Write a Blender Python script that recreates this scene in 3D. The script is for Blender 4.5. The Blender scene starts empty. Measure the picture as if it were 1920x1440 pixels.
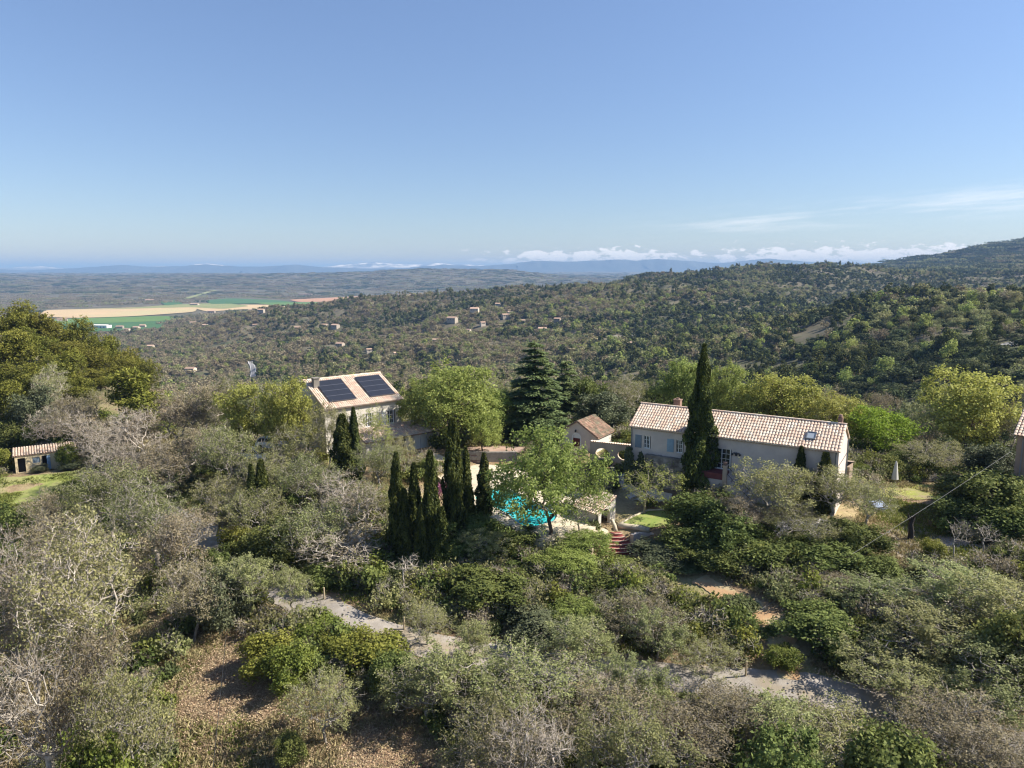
import bpy, math, random
import numpy as np
from mathutils import Vector, Matrix

S = bpy.context.scene
C = S.collection
R = math.radians
PI = math.pi

# ---------------------------------------------------------------- camera
FPX, ZC = 1332.0, 22.0                       # focal length in photo pixels, camera height
PITCH = math.atan(215 / FPX)
cd = bpy.data.cameras.new('camera')
cam = bpy.data.objects.new('camera', cd)
C.objects.link(cam)
cam.location = (0, 0, ZC)
cam.rotation_euler = (PI / 2 - PITCH, 0, 0)
cd.sensor_width = 36
cd.lens = 36 * FPX / 1920
cd.clip_start = 0.5
cd.clip_end = 200000
S.camera = cam

# ---------------------------------------------------------------- world, sun, exposure
SUN_AZ, SUN_EL = 2.0, 41.0                  # azimuth from +x towards +y
W = bpy.data.worlds.new('World')
S.world = W
W.use_nodes = True
wn, wl = W.node_tree.nodes, W.node_tree.links
wn.clear()
w_out = wn.new('ShaderNodeOutputWorld')
w_bg = wn.new('ShaderNodeBackground')
sky = wn.new('ShaderNodeTexSky')
sky.sky_type = 'NISHITA'
sky.sun_disc = False
sky.sun_elevation = R(SUN_EL)
sky.sun_rotation = R(90 - SUN_AZ)
sky.altitude = 350
sky.air_density = 1.0
sky.dust_density = 0.25
sky.ozone_density = 1.0
w_bg.inputs['Strength'].default_value = 0.070


def wmath(op, a, b=None, c=None):
    n = wn.new('ShaderNodeMath')
    n.operation = op
    for i, v in enumerate((a, b, c)):
        if v is None:
            continue
        if isinstance(v, (int, float)):
            n.inputs[i].default_value = v
        else:
            wl.new(v, n.inputs[i])
    return n.outputs[0]


def wramp(v, a, b, c=0.0, d=1.0):
    n = wn.new('ShaderNodeMapRange')
    n.interpolation_type = 'SMOOTHSTEP'
    wl.new(v, n.inputs[0])
    for i, q in enumerate((a, b, c, d)):
        n.inputs[i + 1].default_value = q
    return n.outputs[0]


def wnoise(x, y, z, scale, detail, rough):
    cb = wn.new('ShaderNodeCombineXYZ')
    for i, v in enumerate((x, y, z)):
        if isinstance(v, (int, float)):
            cb.inputs[i].default_value = v
        else:
            wl.new(v, cb.inputs[i])
    n = wn.new('ShaderNodeTexNoise')
    n.inputs['Scale'].default_value = scale
    n.inputs['Detail'].default_value = detail
    n.inputs['Roughness'].default_value = rough
    wl.new(cb.outputs[0], n.inputs['Vector'])
    return n.outputs['Fac']


w_tc = wn.new('ShaderNodeTexCoord')
w_sp = wn.new('ShaderNodeSeparateXYZ')
wl.new(w_tc.outputs['Generated'], w_sp.inputs[0])
w_az = wmath('MULTIPLY', wmath('ARCTAN2', w_sp.outputs[0], w_sp.outputs[1]), 180 / PI)
w_el = wmath('MULTIPLY', wmath('ARCSINE', w_sp.outputs[2]), 180 / PI)
# low cumulus along the horizon, mostly to the right of the middle
w_n1 = wnoise(wmath('MULTIPLY', w_az, 0.95), wmath('MULTIPLY', w_el, 2.2), 3.2, 1.0, 9.0, 0.60)
w_n2 = wnoise(wmath('MULTIPLY', w_az, 0.11), 0.0, 9.1, 1.0, 2.0, 0.5)
w_band = wmath('MULTIPLY', wramp(w_el, 0.15, 0.7), wramp(w_el, 2.4, 0.9))
w_side = wmath('ADD', wramp(w_az, -9, 3), wmath('MULTIPLY', wramp(w_az, 12, 26), 0.1))
w_cov = wmath('MULTIPLY', wmath('MULTIPLY', w_band, w_side), wramp(w_n2, 0.32, 0.6, 0.55, 1.0))
w_cum = wramp(wmath('ADD', w_n1, wmath('MULTIPLY', w_cov, 0.30)), 0.68, 0.75)
w_cum = wmath('MULTIPLY', wmath('MULTIPLY', w_cum, w_side), wramp(w_el, 2.9, 2.1))
# thin streaks higher up on the right
w_tilt = wmath('SUBTRACT', w_el, wmath('MULTIPLY', w_az, 0.055))
w_n3 = wnoise(wmath('MULTIPLY', w_az, 0.10), wmath('MULTIPLY', w_tilt, 1.25), 1.7, 1.0, 8.0, 0.62)
w_b3 = wmath('MULTIPLY', wramp(w_tilt, 1.0, 2.5), wramp(w_tilt, 4.2, 2.6))
w_cir = wmath('MULTIPLY', wmath('MULTIPLY', wramp(w_n3, 0.42, 0.75), w_b3), wmath('MULTIPLY', wramp(w_az, 4, 22), 0.55))
w_all = wmath('MINIMUM', wmath('ADD', w_cum, w_cir), 0.92)
w_mix = wn.new('ShaderNodeMix')
w_mix.data_type = 'RGBA'
wl.new(w_all, w_mix.inputs['Factor'])
w_tint = wn.new('ShaderNodeMix')
w_tint.data_type = 'RGBA'
w_tint.blend_type = 'MULTIPLY'
w_tint.inputs['Factor'].default_value = 1.0
w_low = wn.new('ShaderNodeMix')
w_low.data_type = 'RGBA'
wl.new(wramp(w_el, -2, 26), w_low.inputs['Factor'])
w_low.inputs[6].default_value = (0.61, 0.66, 0.79, 1)
w_low.inputs[7].default_value = (0.87, 0.90, 1.02, 1)
wl.new(w_low.outputs[2], w_tint.inputs[7])
wl.new(sky.outputs[0], w_tint.inputs[6])
wl.new(w_tint.outputs[2], w_mix.inputs[6])
w_mix.inputs[7].default_value = (7.6, 7.7, 7.9, 1)
wl.new(w_mix.outputs[2], w_bg.inputs['Color'])
wl.new(w_bg.outputs[0], w_out.inputs['Surface'])

sd = bpy.data.lights.new('sun', 'SUN')
sd.energy = 4.4
sd.angle = R(0.5)
sd.color = (1.0, 0.94, 0.84)
sun = bpy.data.objects.new('sun', sd)
C.objects.link(sun)
SV = Vector((math.cos(R(SUN_AZ)) * math.cos(R(SUN_EL)), math.sin(R(SUN_AZ)) * math.cos(R(SUN_EL)), math.sin(R(SUN_EL))))
sun.rotation_euler = SV.to_track_quat('Z', 'Y').to_euler()
sun.location = (200, 60, 300)

S.render.engine = 'CYCLES'
S.view_settings.view_transform = 'Standard'
S.view_settings.look = 'None'
S.view_settings.gamma = 1
S.view_settings.exposure = 1.22
S.view_settings.use_curve_mapping = False
cy = S.cycles
cy.use_denoising = True
cy.denoiser = 'OPENIMAGEDENOISE'
cy.denoising_input_passes = 'RGB_ALBEDO_NORMAL'
cy.max_bounces = 6
cy.diffuse_bounces = 3
cy.glossy_bounces = 2
cy.transmission_bounces = 4
cy.volume_bounces = 0
cy.transparent_max_bounces = 4
cy.caustics_reflective = False
cy.caustics_refractive = False
cy.sample_clamp_indirect = 4
cy.filter_width = 1.2


# ---------------------------------------------------------------- projection (where a photo ray meets a height)
CP, SP = math.cos(PITCH), math.sin(PITCH)


def ray(px, py):
    u, v = px - 960, py - 720
    return np.array([u, FPX * CP - v * SP, -FPX * SP - v * CP])


def atz(px, py, z):
    r = ray(px, py)
    t = (z - ZC) / r[2]
    return np.array([0, 0, ZC]) + r * t


def aty(px, py, y):
    r = ray(px, py)
    return np.array([0, 0, ZC]) + r * y / r[1]


# ---------------------------------------------------------------- materials
def new_mat(name):
    m = bpy.data.materials.new(name)
    m.use_nodes = True
    m.node_tree.nodes.clear()
    return m, m.node_tree.nodes, m.node_tree.links


def rgba(c):
    return (c[0], c[1], c[2], 1)


def mix_node(n, l, fac, a, b, blend='MIX'):
    m = n.new('ShaderNodeMix')
    m.data_type = 'RGBA'
    m.blend_type = blend
    for s, v in ((m.inputs['Factor'], fac), (m.inputs[6], a), (m.inputs[7], b)):
        if hasattr(v, 'links') or hasattr(v, 'is_linked'):
            l.new(v, s)
        elif isinstance(v, (int, float)):
            s.default_value = v
        else:
            s.default_value = rgba(v)
    return m.outputs[2]


def noise_fac(n, l, scale, detail=5.0, lo=0.35, hi=0.65, vec=None, rough=0.6):
    t = n.new('ShaderNodeTexNoise')
    t.inputs['Scale'].default_value = scale
    t.inputs['Detail'].default_value = detail
    t.inputs['Roughness'].default_value = rough
    if vec is None:
        g = n.new('ShaderNodeNewGeometry')
        vec = g.outputs['Position']
    l.new(vec, t.inputs['Vector'])
    r = n.new('ShaderNodeMapRange')
    r.inputs[1].default_value = lo
    r.inputs[2].default_value = hi
    l.new(t.outputs['Fac'], r.inputs[0])
    return r.outputs[0]


def surf(name, c1, c2=None, scale=3.0, rough=0.85, c3=None, scale3=0.6, tint=0.0, bump=0.0, bscale=20.0, metal=0.0, spec=0.3, objvar=0.0, lo=0.35, hi=0.65):
    """general surface: two or three colours mixed by noise in object space, optional per-piece tint and bump"""
    m, n, l = new_mat(name)
    o = n.new('ShaderNodeOutputMaterial')
    b = n.new('ShaderNodeBsdfPrincipled')
    l.new(b.outputs[0], o.inputs[0])
    b.inputs['Roughness'].default_value = rough
    b.inputs['Metallic'].default_value = metal
    b.inputs['Specular IOR Level'].default_value = spec
    col = None
    if c2 is not None:
        col = mix_node(n, l, noise_fac(n, l, scale, lo=lo, hi=hi), c1, c2)
    if c3 is not None:
        col = mix_node(n, l, noise_fac(n, l, scale3, lo=0.45, hi=0.62), col, c3)
    if tint:
        a = n.new('ShaderNodeAttribute')
        a.attribute_name = 'tint'
        mr = n.new('ShaderNodeMapRange')
        mr.inputs[3].default_value = 1 - tint
        mr.inputs[4].default_value = 1 + tint
        l.new(a.outputs['Fac'], mr.inputs[0])
        hs = n.new('ShaderNodeHueSaturation')
        l.new(mr.outputs[0], hs.inputs['Value'])
        if col is None:
            hs.inputs['Color'].default_value = rgba(c1)
        else:
            l.new(col, hs.inputs['Color'])
        col = hs.outputs[0]
    if objvar:
        oi = n.new('ShaderNodeObjectInfo')
        mr = n.new('ShaderNodeMapRange')
        mr.inputs[3].default_value = 1 - objvar
        mr.inputs[4].default_value = 1 + objvar
        l.new(oi.outputs['Random'], mr.inputs[0])
        hs = n.new('ShaderNodeHueSaturation')
        l.new(mr.outputs[0], hs.inputs['Value'])
        if col is None:
            hs.inputs['Color'].default_value = rgba(c1)
        else:
            l.new(col, hs.inputs['Color'])
        col = hs.outputs[0]
    if col is None:
        b.inputs['Base Color'].default_value = rgba(c1)
    else:
        l.new(col, b.inputs['Base Color'])
    if bump:
        bn = n.new('ShaderNodeBump')
        bn.inputs['Strength'].default_value = bump
        bn.inputs['Distance'].default_value = 0.05
        l.new(noise_fac(n, l, bscale, 6.0, 0.2, 0.8), bn.inputs['Height'])
        l.new(bn.outputs[0], b.inputs['Normal'])
    return m


def leaf(name, c1, c2, transl=0.35, objval=0.18, objhue=0.02, spec=0.15, rough=0.6):
    """foliage: colour runs from c1 to c2 by a per-leaf attribute, shifted a little per plant"""
    m, n, l = new_mat(name)
    o = n.new('ShaderNodeOutputMaterial')
    a = n.new('ShaderNodeAttribute')
    a.attribute_name = 'tint'
    col = mix_node(n, l, a.outputs['Fac'], c1, c2)
    oi = n.new('ShaderNodeObjectInfo')
    hs = n.new('ShaderNodeHueSaturation')
    mv = n.new('ShaderNodeMapRange')
    mv.inputs[3].default_value = 1 - objval
    mv.inputs[4].default_value = 1 + objval
    l.new(oi.outputs['Random'], mv.inputs[0])
    wn_ = n.new('ShaderNodeTexWhiteNoise')
    wn_.noise_dimensions = '1D'
    l.new(oi.outputs['Random'], wn_.inputs['W'])
    mh = n.new('ShaderNodeMapRange')
    mh.inputs[3].default_value = 0.5 - objhue
    mh.inputs[4].default_value = 0.5 + objhue
    l.new(wn_.outputs['Value'], mh.inputs[0])
    l.new(mh.outputs[0], hs.inputs['Hue'])
    l.new(mv.outputs[0], hs.inputs['Value'])
    l.new(col, hs.inputs['Color'])
    b = n.new('ShaderNodeBsdfPrincipled')
    b.inputs['Roughness'].default_value = rough
    b.inputs['Specular IOR Level'].default_value = spec
    l.new(hs.outputs[0], b.inputs['Base Color'])
    t = n.new('ShaderNodeBsdfTranslucent')
    l.new(hs.outputs[0], t.inputs['Color'])
    mx = n.new('ShaderNodeMixShader')
    mx.inputs[0].default_value = transl
    l.new(b.outputs[0], mx.inputs[1])
    l.new(t.outputs[0], mx.inputs[2])
    l.new(mx.outputs[0], o.inputs[0])
    return m


M = {}
M['bark_grey'] = surf('bark_grey', (0.36, 0.325, 0.28), (0.21, 0.18, 0.145), 6, objvar=0.2)
M['bark_pale'] = surf('bark_pale', (0.47, 0.42, 0.35), (0.30, 0.255, 0.21), 5, objvar=0.15)
M['bark_dark'] = surf('bark_dark', (0.10, 0.08, 0.06), (0.06, 0.045, 0.035), 6)
M['bark_brown'] = surf('bark_brown', (0.17, 0.125, 0.09), (0.11, 0.08, 0.06), 5, objvar=0.2)
M['l_bud'] = leaf('bud_leaves', (0.185, 0.195, 0.078), (0.345, 0.340, 0.145), 0.38, 0.26, 0.022)
M['l_brown'] = leaf('brown_bud_leaves', (0.20, 0.162, 0.098), (0.315, 0.268, 0.158), 0.3, 0.18, 0.012)
M['l_spring'] = leaf('spring_oak_leaves', (0.200, 0.222, 0.086), (0.385, 0.392, 0.172), 0.38, 0.2, 0.02)
M['l_maquis'] = leaf('maquis_leaves', (0.042, 0.060, 0.026), (0.125, 0.142, 0.060), 0.25, 0.22, 0.02, 0.05)
M['l_pine_wood'] = leaf('far_pine_needles', (0.052, 0.068, 0.024), (0.150, 0.158, 0.050), 0.25, 0.18, 0.015, 0.05)
M['l_fresh'] = leaf('fresh_leaves', (0.205, 0.250, 0.060), (0.39, 0.435, 0.130), 0.45, 0.12, 0.012)
M['l_yellow'] = leaf('yellow_green_leaves', (0.250, 0.262, 0.055), (0.445, 0.445, 0.125), 0.4, 0.12, 0.01)
M['l_lime'] = leaf('lime_leaves', (0.150, 0.245, 0.028), (0.31, 0.43, 0.06), 0.45, 0.1, 0.01)
M['l_holm'] = leaf('holm_leaves', (0.068, 0.092, 0.027), (0.225, 0.255, 0.076), 0.32, 0.2, 0.02, 0.08, 0.6)
M['l_bright'] = leaf('bright_bush_leaves', (0.090, 0.115, 0.020), (0.27, 0.28, 0.060), 0.35, 0.2, 0.02)
M['l_olive'] = leaf('olive_leaves', (0.075, 0.090, 0.045), (0.170, 0.185, 0.100), 0.25, 0.15, 0.015)
M['l_cyp'] = leaf('cypress_leaves', (0.034, 0.048, 0.016), (0.170, 0.185, 0.045), 0.22, 0.15, 0.012, 0.1)
M['l_pine'] = leaf('pine_needles', (0.085, 0.095, 0.018), (0.26, 0.25, 0.050), 0.28, 0.14, 0.014, 0.1)
M['l_cedar'] = leaf('cedar_needles', (0.085, 0.125, 0.055), (0.27, 0.33, 0.135), 0.28, 0.08, 0.01, 0.1)
M['l_broom'] = leaf('broom_stems', (0.075, 0.095, 0.035), (0.145, 0.160, 0.065), 0.2, 0.12, 0.012)
M['l_pink'] = leaf('pink_blossom', (0.30, 0.10, 0.17), (0.46, 0.22, 0.30), 0.3, 0.1, 0.01)
M['l_grass'] = leaf('dry_grass_blades', (0.20, 0.17, 0.075), (0.40, 0.33, 0.18), 0.3, 0.2, 0.015)
M['l_green_grass'] = leaf('green_grass_blades', (0.12, 0.145, 0.03), (0.26, 0.27, 0.07), 0.35, 0.2, 0.015)
M['l_ivy'] = leaf('ivy_leaves', (0.030, 0.048, 0.022), (0.085, 0.105, 0.05), 0.15, 0.1, 0.01, 0.3)
M['plaster'] = surf('plaster', (0.64, 0.55, 0.48), (0.58, 0.50, 0.44), 1.4, 0.92, c3=(0.52, 0.45, 0.40), scale3=0.5, bump=0.15, bscale=14)
M['plaster_white'] = surf('plaster_white', (0.61, 0.56, 0.48), (0.54, 0.49, 0.42), 1.5, 0.92, bump=0.15, bscale=12)
M['plaster_ochre'] = surf('plaster_ochre', (0.60, 0.49, 0.31), (0.52, 0.42, 0.26), 1.2, 0.92, bump=0.1)
M['plaster_pink'] = surf('plaster_pink', (0.50, 0.39, 0.29), (0.44, 0.34, 0.26), 1.3, 0.92, bump=0.15)
M['plaster_brown'] = surf('plaster_brown', (0.33, 0.25, 0.18), (0.27, 0.20, 0.15), 1.3, 0.92)
M['rough_render'] = surf('rough_render', (0.36, 0.33, 0.30), (0.20, 0.175, 0.155), 1.6, 0.95, c3=(0.13, 0.11, 0.095), scale3=0.9, bump=0.5, bscale=9)
M['tile'] = surf('roof_tile_clay', (0.66, 0.50, 0.385), (0.61, 0.42, 0.31), 2.2, 0.88, c3=(0.70, 0.61, 0.49), scale3=1.6, tint=0.10)
M['tile_old'] = surf('roof_tile_old', (0.36, 0.23, 0.16), (0.27, 0.16, 0.11), 2.2, 0.9, c3=(0.20, 0.18, 0.12), scale3=1.5, tint=0.35)
M['tile_red'] = surf('red_tile', (0.30, 0.095, 0.085), (0.235, 0.07, 0.066), 2.0, 0.7, tint=0.2)
M['chimney'] = surf('chimney_clay', (0.27, 0.175, 0.135), (0.21, 0.135, 0.105), 3, 0.9)
M['stone'] = surf('pale_stone', (0.60, 0.53, 0.40), (0.50, 0.43, 0.31), 1.2, 0.9, c3=(0.44, 0.37, 0.27), scale3=2.5, bump=0.2, bscale=8)
M['stone_grey'] = surf('grey_stone', (0.27, 0.245, 0.215), (0.17, 0.152, 0.13), 1.0, 0.95, bump=0.4, bscale=5)  # tone lowered to put shade on the dry stone wall into the colour
M['frame_white'] = surf('white_paint', (0.74, 0.73, 0.71), rough=0.5)
M['shutter_blue'] = surf('blue_shutter_paint', (0.27, 0.38, 0.46), (0.23, 0.33, 0.41), 4, 0.6)
M['shutter_grey'] = surf('grey_shutter_paint', (0.20, 0.25, 0.29), (0.17, 0.21, 0.25), 4, 0.6)
M['door_blue'] = surf('blue_door_paint', (0.30, 0.46, 0.66), (0.26, 0.41, 0.60), 4, 0.6)
M['door_red'] = surf('red_door_paint', (0.14, 0.022, 0.02), (0.11, 0.018, 0.016), 4, 0.55)
M['glass'] = surf('window_glass', (0.025, 0.03, 0.035), rough=0.08, spec=0.6)
M['room_shade'] = surf('painted_room_shade', (0.035, 0.03, 0.027), rough=0.95)  # near-black colour stands in for the shade of unlit rooms
M['iron'] = surf('dark_iron', (0.035, 0.036, 0.04), rough=0.5)
M['zinc'] = surf('zinc_pipe', (0.17, 0.185, 0.20), rough=0.5, metal=0.4)
M['solar'] = surf('solar_glass', (0.022, 0.024, 0.032), rough=0.32, spec=0.5)
M['alu'] = surf('aluminium', (0.24, 0.24, 0.26), rough=0.45, metal=0.8)
M['wood'] = surf('weathered_wood', (0.44, 0.36, 0.24), (0.36, 0.29, 0.19), 6, 0.85)
M['wood_dark'] = surf('dark_wood', (0.16, 0.10, 0.09), (0.12, 0.075, 0.07), 6, 0.8)
M['car_white'] = surf('white_car_paint', (0.78, 0.78, 0.78), rough=0.25, spec=0.5)
M['rubber'] = surf('tyre_rubber', (0.02, 0.02, 0.02), rough=0.9)
M['fabric_white'] = surf('white_canvas', (0.62, 0.60, 0.56), rough=0.9)
M['tarp'] = surf('pale_blue_sheet', (0.27, 0.33, 0.45), (0.32, 0.38, 0.49), 3, 0.6)
M['cable'] = surf('cable_grey', (0.20, 0.195, 0.19), rough=0.7)
M['cable_black'] = surf('cable_black', (0.03, 0.03, 0.03), rough=0.7)
M['charred'] = surf('charred_wood', (0.025, 0.022, 0.02), (0.045, 0.036, 0.03), 6, 0.95)
M['gravel'] = surf('gravel_track', (0.36, 0.325, 0.285), (0.27, 0.24, 0.205), 1.5, 0.95, c3=(0.30, 0.25, 0.18), scale3=0.5, bump=0.4, bscale=14)
M['gravel_pale'] = surf('pale_gravel', (0.54, 0.50, 0.46), (0.44, 0.40, 0.36), 1.5, 0.95, bump=0.3, bscale=14)
M['dirt'] = surf('orange_earth', (0.46, 0.29, 0.15), (0.37, 0.235, 0.13), 1.3, 0.95, c3=(0.40, 0.34, 0.20), scale3=0.7, bump=0.3, bscale=8)
M['court'] = surf('reddish_court', (0.40, 0.27, 0.20), (0.34, 0.25, 0.20), 0.8, 0.95, bump=0.2, bscale=10)
M['lawn'] = surf('lawn_grass', (0.16, 0.23, 0.05), (0.21, 0.26, 0.06), 2.0, 0.95, c3=(0.26, 0.27, 0.09), scale3=0.7, bump=0.5, bscale=12)
M['lawn_yellow'] = surf('mossy_lawn', (0.24, 0.27, 0.05), (0.30, 0.30, 0.07), 2.0, 0.95, c3=(0.27, 0.22, 0.12), scale3=0.5, bump=0.5, bscale=12)
M['pasture'] = surf('rough_pasture', (0.185, 0.225, 0.055), (0.27, 0.285, 0.085), 0.9, 0.95, c3=(0.25, 0.235, 0.10), scale3=0.35, bump=0.6, bscale=5)
M['landing_red'] = surf('landing_tile', (0.19, 0.055, 0.05), (0.15, 0.045, 0.042), 2.0, 0.7)
M['asphalt'] = surf('asphalt', (0.20, 0.20, 0.205), (0.17, 0.17, 0.175), 0.2, 0.9)
M['road_paint'] = surf('road_paint', (0.78, 0.78, 0.76), rough=0.7)
M['f_tan'] = surf('stubble_field', (0.50, 0.36, 0.20), (0.44, 0.33, 0.185), 0.010, 0.95, c3=(0.42, 0.36, 0.19), scale3=0.004)
M['f_green'] = surf('green_field', (0.085, 0.165, 0.035), (0.11, 0.185, 0.045), 0.012, 0.95)
M['f_dark'] = surf('dark_green_field', (0.045, 0.115, 0.035), (0.055, 0.125, 0.04), 0.012, 0.95)
M['f_light'] = surf('light_green_field', (0.19, 0.22, 0.08), (0.24, 0.235, 0.10), 0.012, 0.95)
M['f_red'] = surf('ploughed_field', (0.42, 0.225, 0.13), (0.38, 0.22, 0.13), 0.010, 0.95)
M['far_wall'] = surf('far_house_wall', (0.44, 0.38, 0.31), objvar=0.3)
M['far_roof'] = surf('far_house_roof', (0.38, 0.26, 0.19), objvar=0.25)
M['mountain'] = surf('mountain_rock', (0.050, 0.062, 0.060), (0.075, 0.082, 0.075), 0.002, 0.95)
M['steel'] = surf('pylon_steel', (0.20, 0.21, 0.22), rough=0.6)
M['limestone'] = surf('limestone_rock', (0.55, 0.53, 0.49), (0.38, 0.36, 0.33), 0.5, 0.95, bump=0.5, bscale=1.5)


def snow_mat():
    m, n, l = new_mat('snow_peaks')
    o = n.new('ShaderNodeOutputMaterial')
    b = n.new('ShaderNodeBsdfPrincipled')
    b.inputs['Roughness'].default_value = 0.9
    l.new(b.outputs[0], o.inputs[0])
    f = noise_fac(n, l, 0.0022, 7.0, 0.40, 0.55)
    g = n.new('ShaderNodeNewGeometry')
    s = n.new('ShaderNodeSeparateXYZ')
    l.new(g.outputs['Position'], s.inputs[0])
    mr = n.new('ShaderNodeMapRange')
    mr.inputs[1].default_value = 20
    mr.inputs[2].default_value = 150
    l.new(s.outputs[2], mr.inputs[0])
    mu = n.new('ShaderNodeMath')
    mu.operation = 'MULTIPLY'
    l.new(f, mu.inputs[0])
    l.new(mr.outputs[0], mu.inputs[1])
    l.new(mix_node(n, l, mu.outputs[0], (0.13, 0.14, 0.14), (0.95, 0.95, 0.95)), b.inputs['Base Color'])
    return m


def water_mat():
    m, n, l = new_mat('pool_water')
    o = n.new('ShaderNodeOutputMaterial')
    b = n.new('ShaderNodeBsdfPrincipled')
    b.inputs['Roughness'].default_value = 0.06
    l.new(b.outputs[0], o.inputs[0])
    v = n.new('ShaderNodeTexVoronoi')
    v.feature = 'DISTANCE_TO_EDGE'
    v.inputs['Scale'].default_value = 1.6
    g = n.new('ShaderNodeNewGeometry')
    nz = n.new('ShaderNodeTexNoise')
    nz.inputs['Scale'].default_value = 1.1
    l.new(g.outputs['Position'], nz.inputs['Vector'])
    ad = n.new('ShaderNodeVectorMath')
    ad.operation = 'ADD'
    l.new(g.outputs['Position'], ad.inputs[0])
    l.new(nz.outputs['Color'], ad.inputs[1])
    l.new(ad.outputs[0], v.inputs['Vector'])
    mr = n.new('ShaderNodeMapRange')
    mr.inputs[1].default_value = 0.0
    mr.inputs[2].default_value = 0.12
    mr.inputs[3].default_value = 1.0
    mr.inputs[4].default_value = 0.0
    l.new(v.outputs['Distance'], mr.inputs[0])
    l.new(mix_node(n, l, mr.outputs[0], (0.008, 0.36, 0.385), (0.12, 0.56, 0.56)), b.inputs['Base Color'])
    bp = n.new('ShaderNodeBump')
    bp.inputs['Strength'].default_value = 0.15
    bp.inputs['Distance'].default_value = 0.05
    l.new(noise_fac(n, l, 2.5, 3.0, 0.2, 0.8), bp.inputs['Height'])
    l.new(bp.outputs[0], b.inputs['Normal'])
    return m


def ground_mat():
    m, n, l = new_mat('ground_cover')
    o = n.new('ShaderNodeOutputMaterial')
    b = n.new('ShaderNodeBsdfPrincipled')
    b.inputs['Roughness'].default_value = 0.95
    b.inputs['Specular IOR Level'].default_value = 0.1
    l.new(b.outputs[0], o.inputs[0])
    litter = mix_node(n, l, noise_fac(n, l, 2.6, 8.0, 0.3, 0.7), (0.29, 0.205, 0.125), (0.17, 0.115, 0.07))
    straw = mix_node(n, l, noise_fac(n, l, 3.5, 8.0, 0.3, 0.7), (0.42, 0.335, 0.20), (0.27, 0.235, 0.11))
    near = mix_node(n, l, noise_fac(n, l, 0.22, 5.0, 0.40, 0.60), litter, straw)
    near = mix_node(n, l, noise_fac(n, l, 0.11, 6.0, 0.50, 0.62), near, (0.15, 0.165, 0.055))
    far = mix_node(n, l, noise_fac(n, l, 0.012, 8.0, 0.35, 0.65), (0.095, 0.092, 0.055), (0.155, 0.13, 0.095))
    far = mix_node(n, l, noise_fac(n, l, 0.05, 6.0, 0.5, 0.66), far, (0.065, 0.078, 0.034))
    g = n.new('ShaderNodeNewGeometry')
    s = n.new('ShaderNodeVectorMath')
    s.operation = 'LENGTH'
    l.new(g.outputs['Position'], s.inputs[0])
    mr = n.new('ShaderNodeMapRange')
    mr.inputs[1].default_value = 105
    mr.inputs[2].default_value = 190
    l.new(s.outputs['Value'], mr.inputs[0])
    l.new(mix_node(n, l, mr.outputs[0], near, far), b.inputs['Base Color'])
    bp = n.new('ShaderNodeBump')
    bp.inputs['Strength'].default_value = 0.5
    bp.inputs['Distance'].default_value = 0.12
    l.new(noise_fac(n, l, 5.0, 8.0, 0.2, 0.8), bp.inputs['Height'])
    l.new(bp.outputs[0], b.inputs['Normal'])
    return m


M['snow'] = snow_mat()
M['water'] = water_mat()
M['ground'] = ground_mat()


# ---------------------------------------------------------------- objects and tags
def tag(o, label=None, cat=None, group=None, kind=None):
    if label:
        o['label'] = label
    if cat:
        o['category'] = cat
    if group:
        o['group'] = group
    if kind:
        o['kind'] = kind
    return o


def link(name, me, parent=None):
    o = bpy.data.objects.new(name, me)
    C.objects.link(o)
    if parent is not None:
        o.parent = parent
    return o


def empty(name, loc, rz=0.0, label=None, cat=None, group=None):
    o = bpy.data.objects.new(name, None)
    C.objects.link(o)
    o.empty_display_size = 0.5
    o.location = [float(v) for v in loc]
    o.rotation_euler = (0, 0, rz)
    return tag(o, label, cat, group)


def np_mesh(name, V, Q, mats, midx=None, tint=None, smooth=False):
    V = np.asarray(V, dtype=np.float32).reshape(-1, 3)
    Q = np.asarray(Q, dtype=np.int32).reshape(-1, 4)
    me = bpy.data.meshes.new(name)
    me.vertices.add(len(V))
    me.vertices.foreach_set('co', V.ravel())
    me.loops.add(len(Q) * 4)
    me.loops.foreach_set('vertex_index', Q.ravel())
    me.polygons.add(len(Q))
    me.polygons.foreach_set('loop_start', np.arange(0, len(Q) * 4, 4, dtype=np.int32))
    for m in mats:
        me.materials.append(m)
    if midx is not None:
        me.polygons.foreach_set('material_index', np.asarray(midx, dtype=np.int32))
    if smooth:
        me.polygons.foreach_set('use_smooth', np.ones(len(Q), dtype=bool))
    me.update(calc_edges=True)
    if tint is not None:
        a = me.attributes.new('tint', 'FLOAT', 'POINT')
        a.data.foreach_set('value', np.asarray(tint, dtype=np.float32))
    return me


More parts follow.
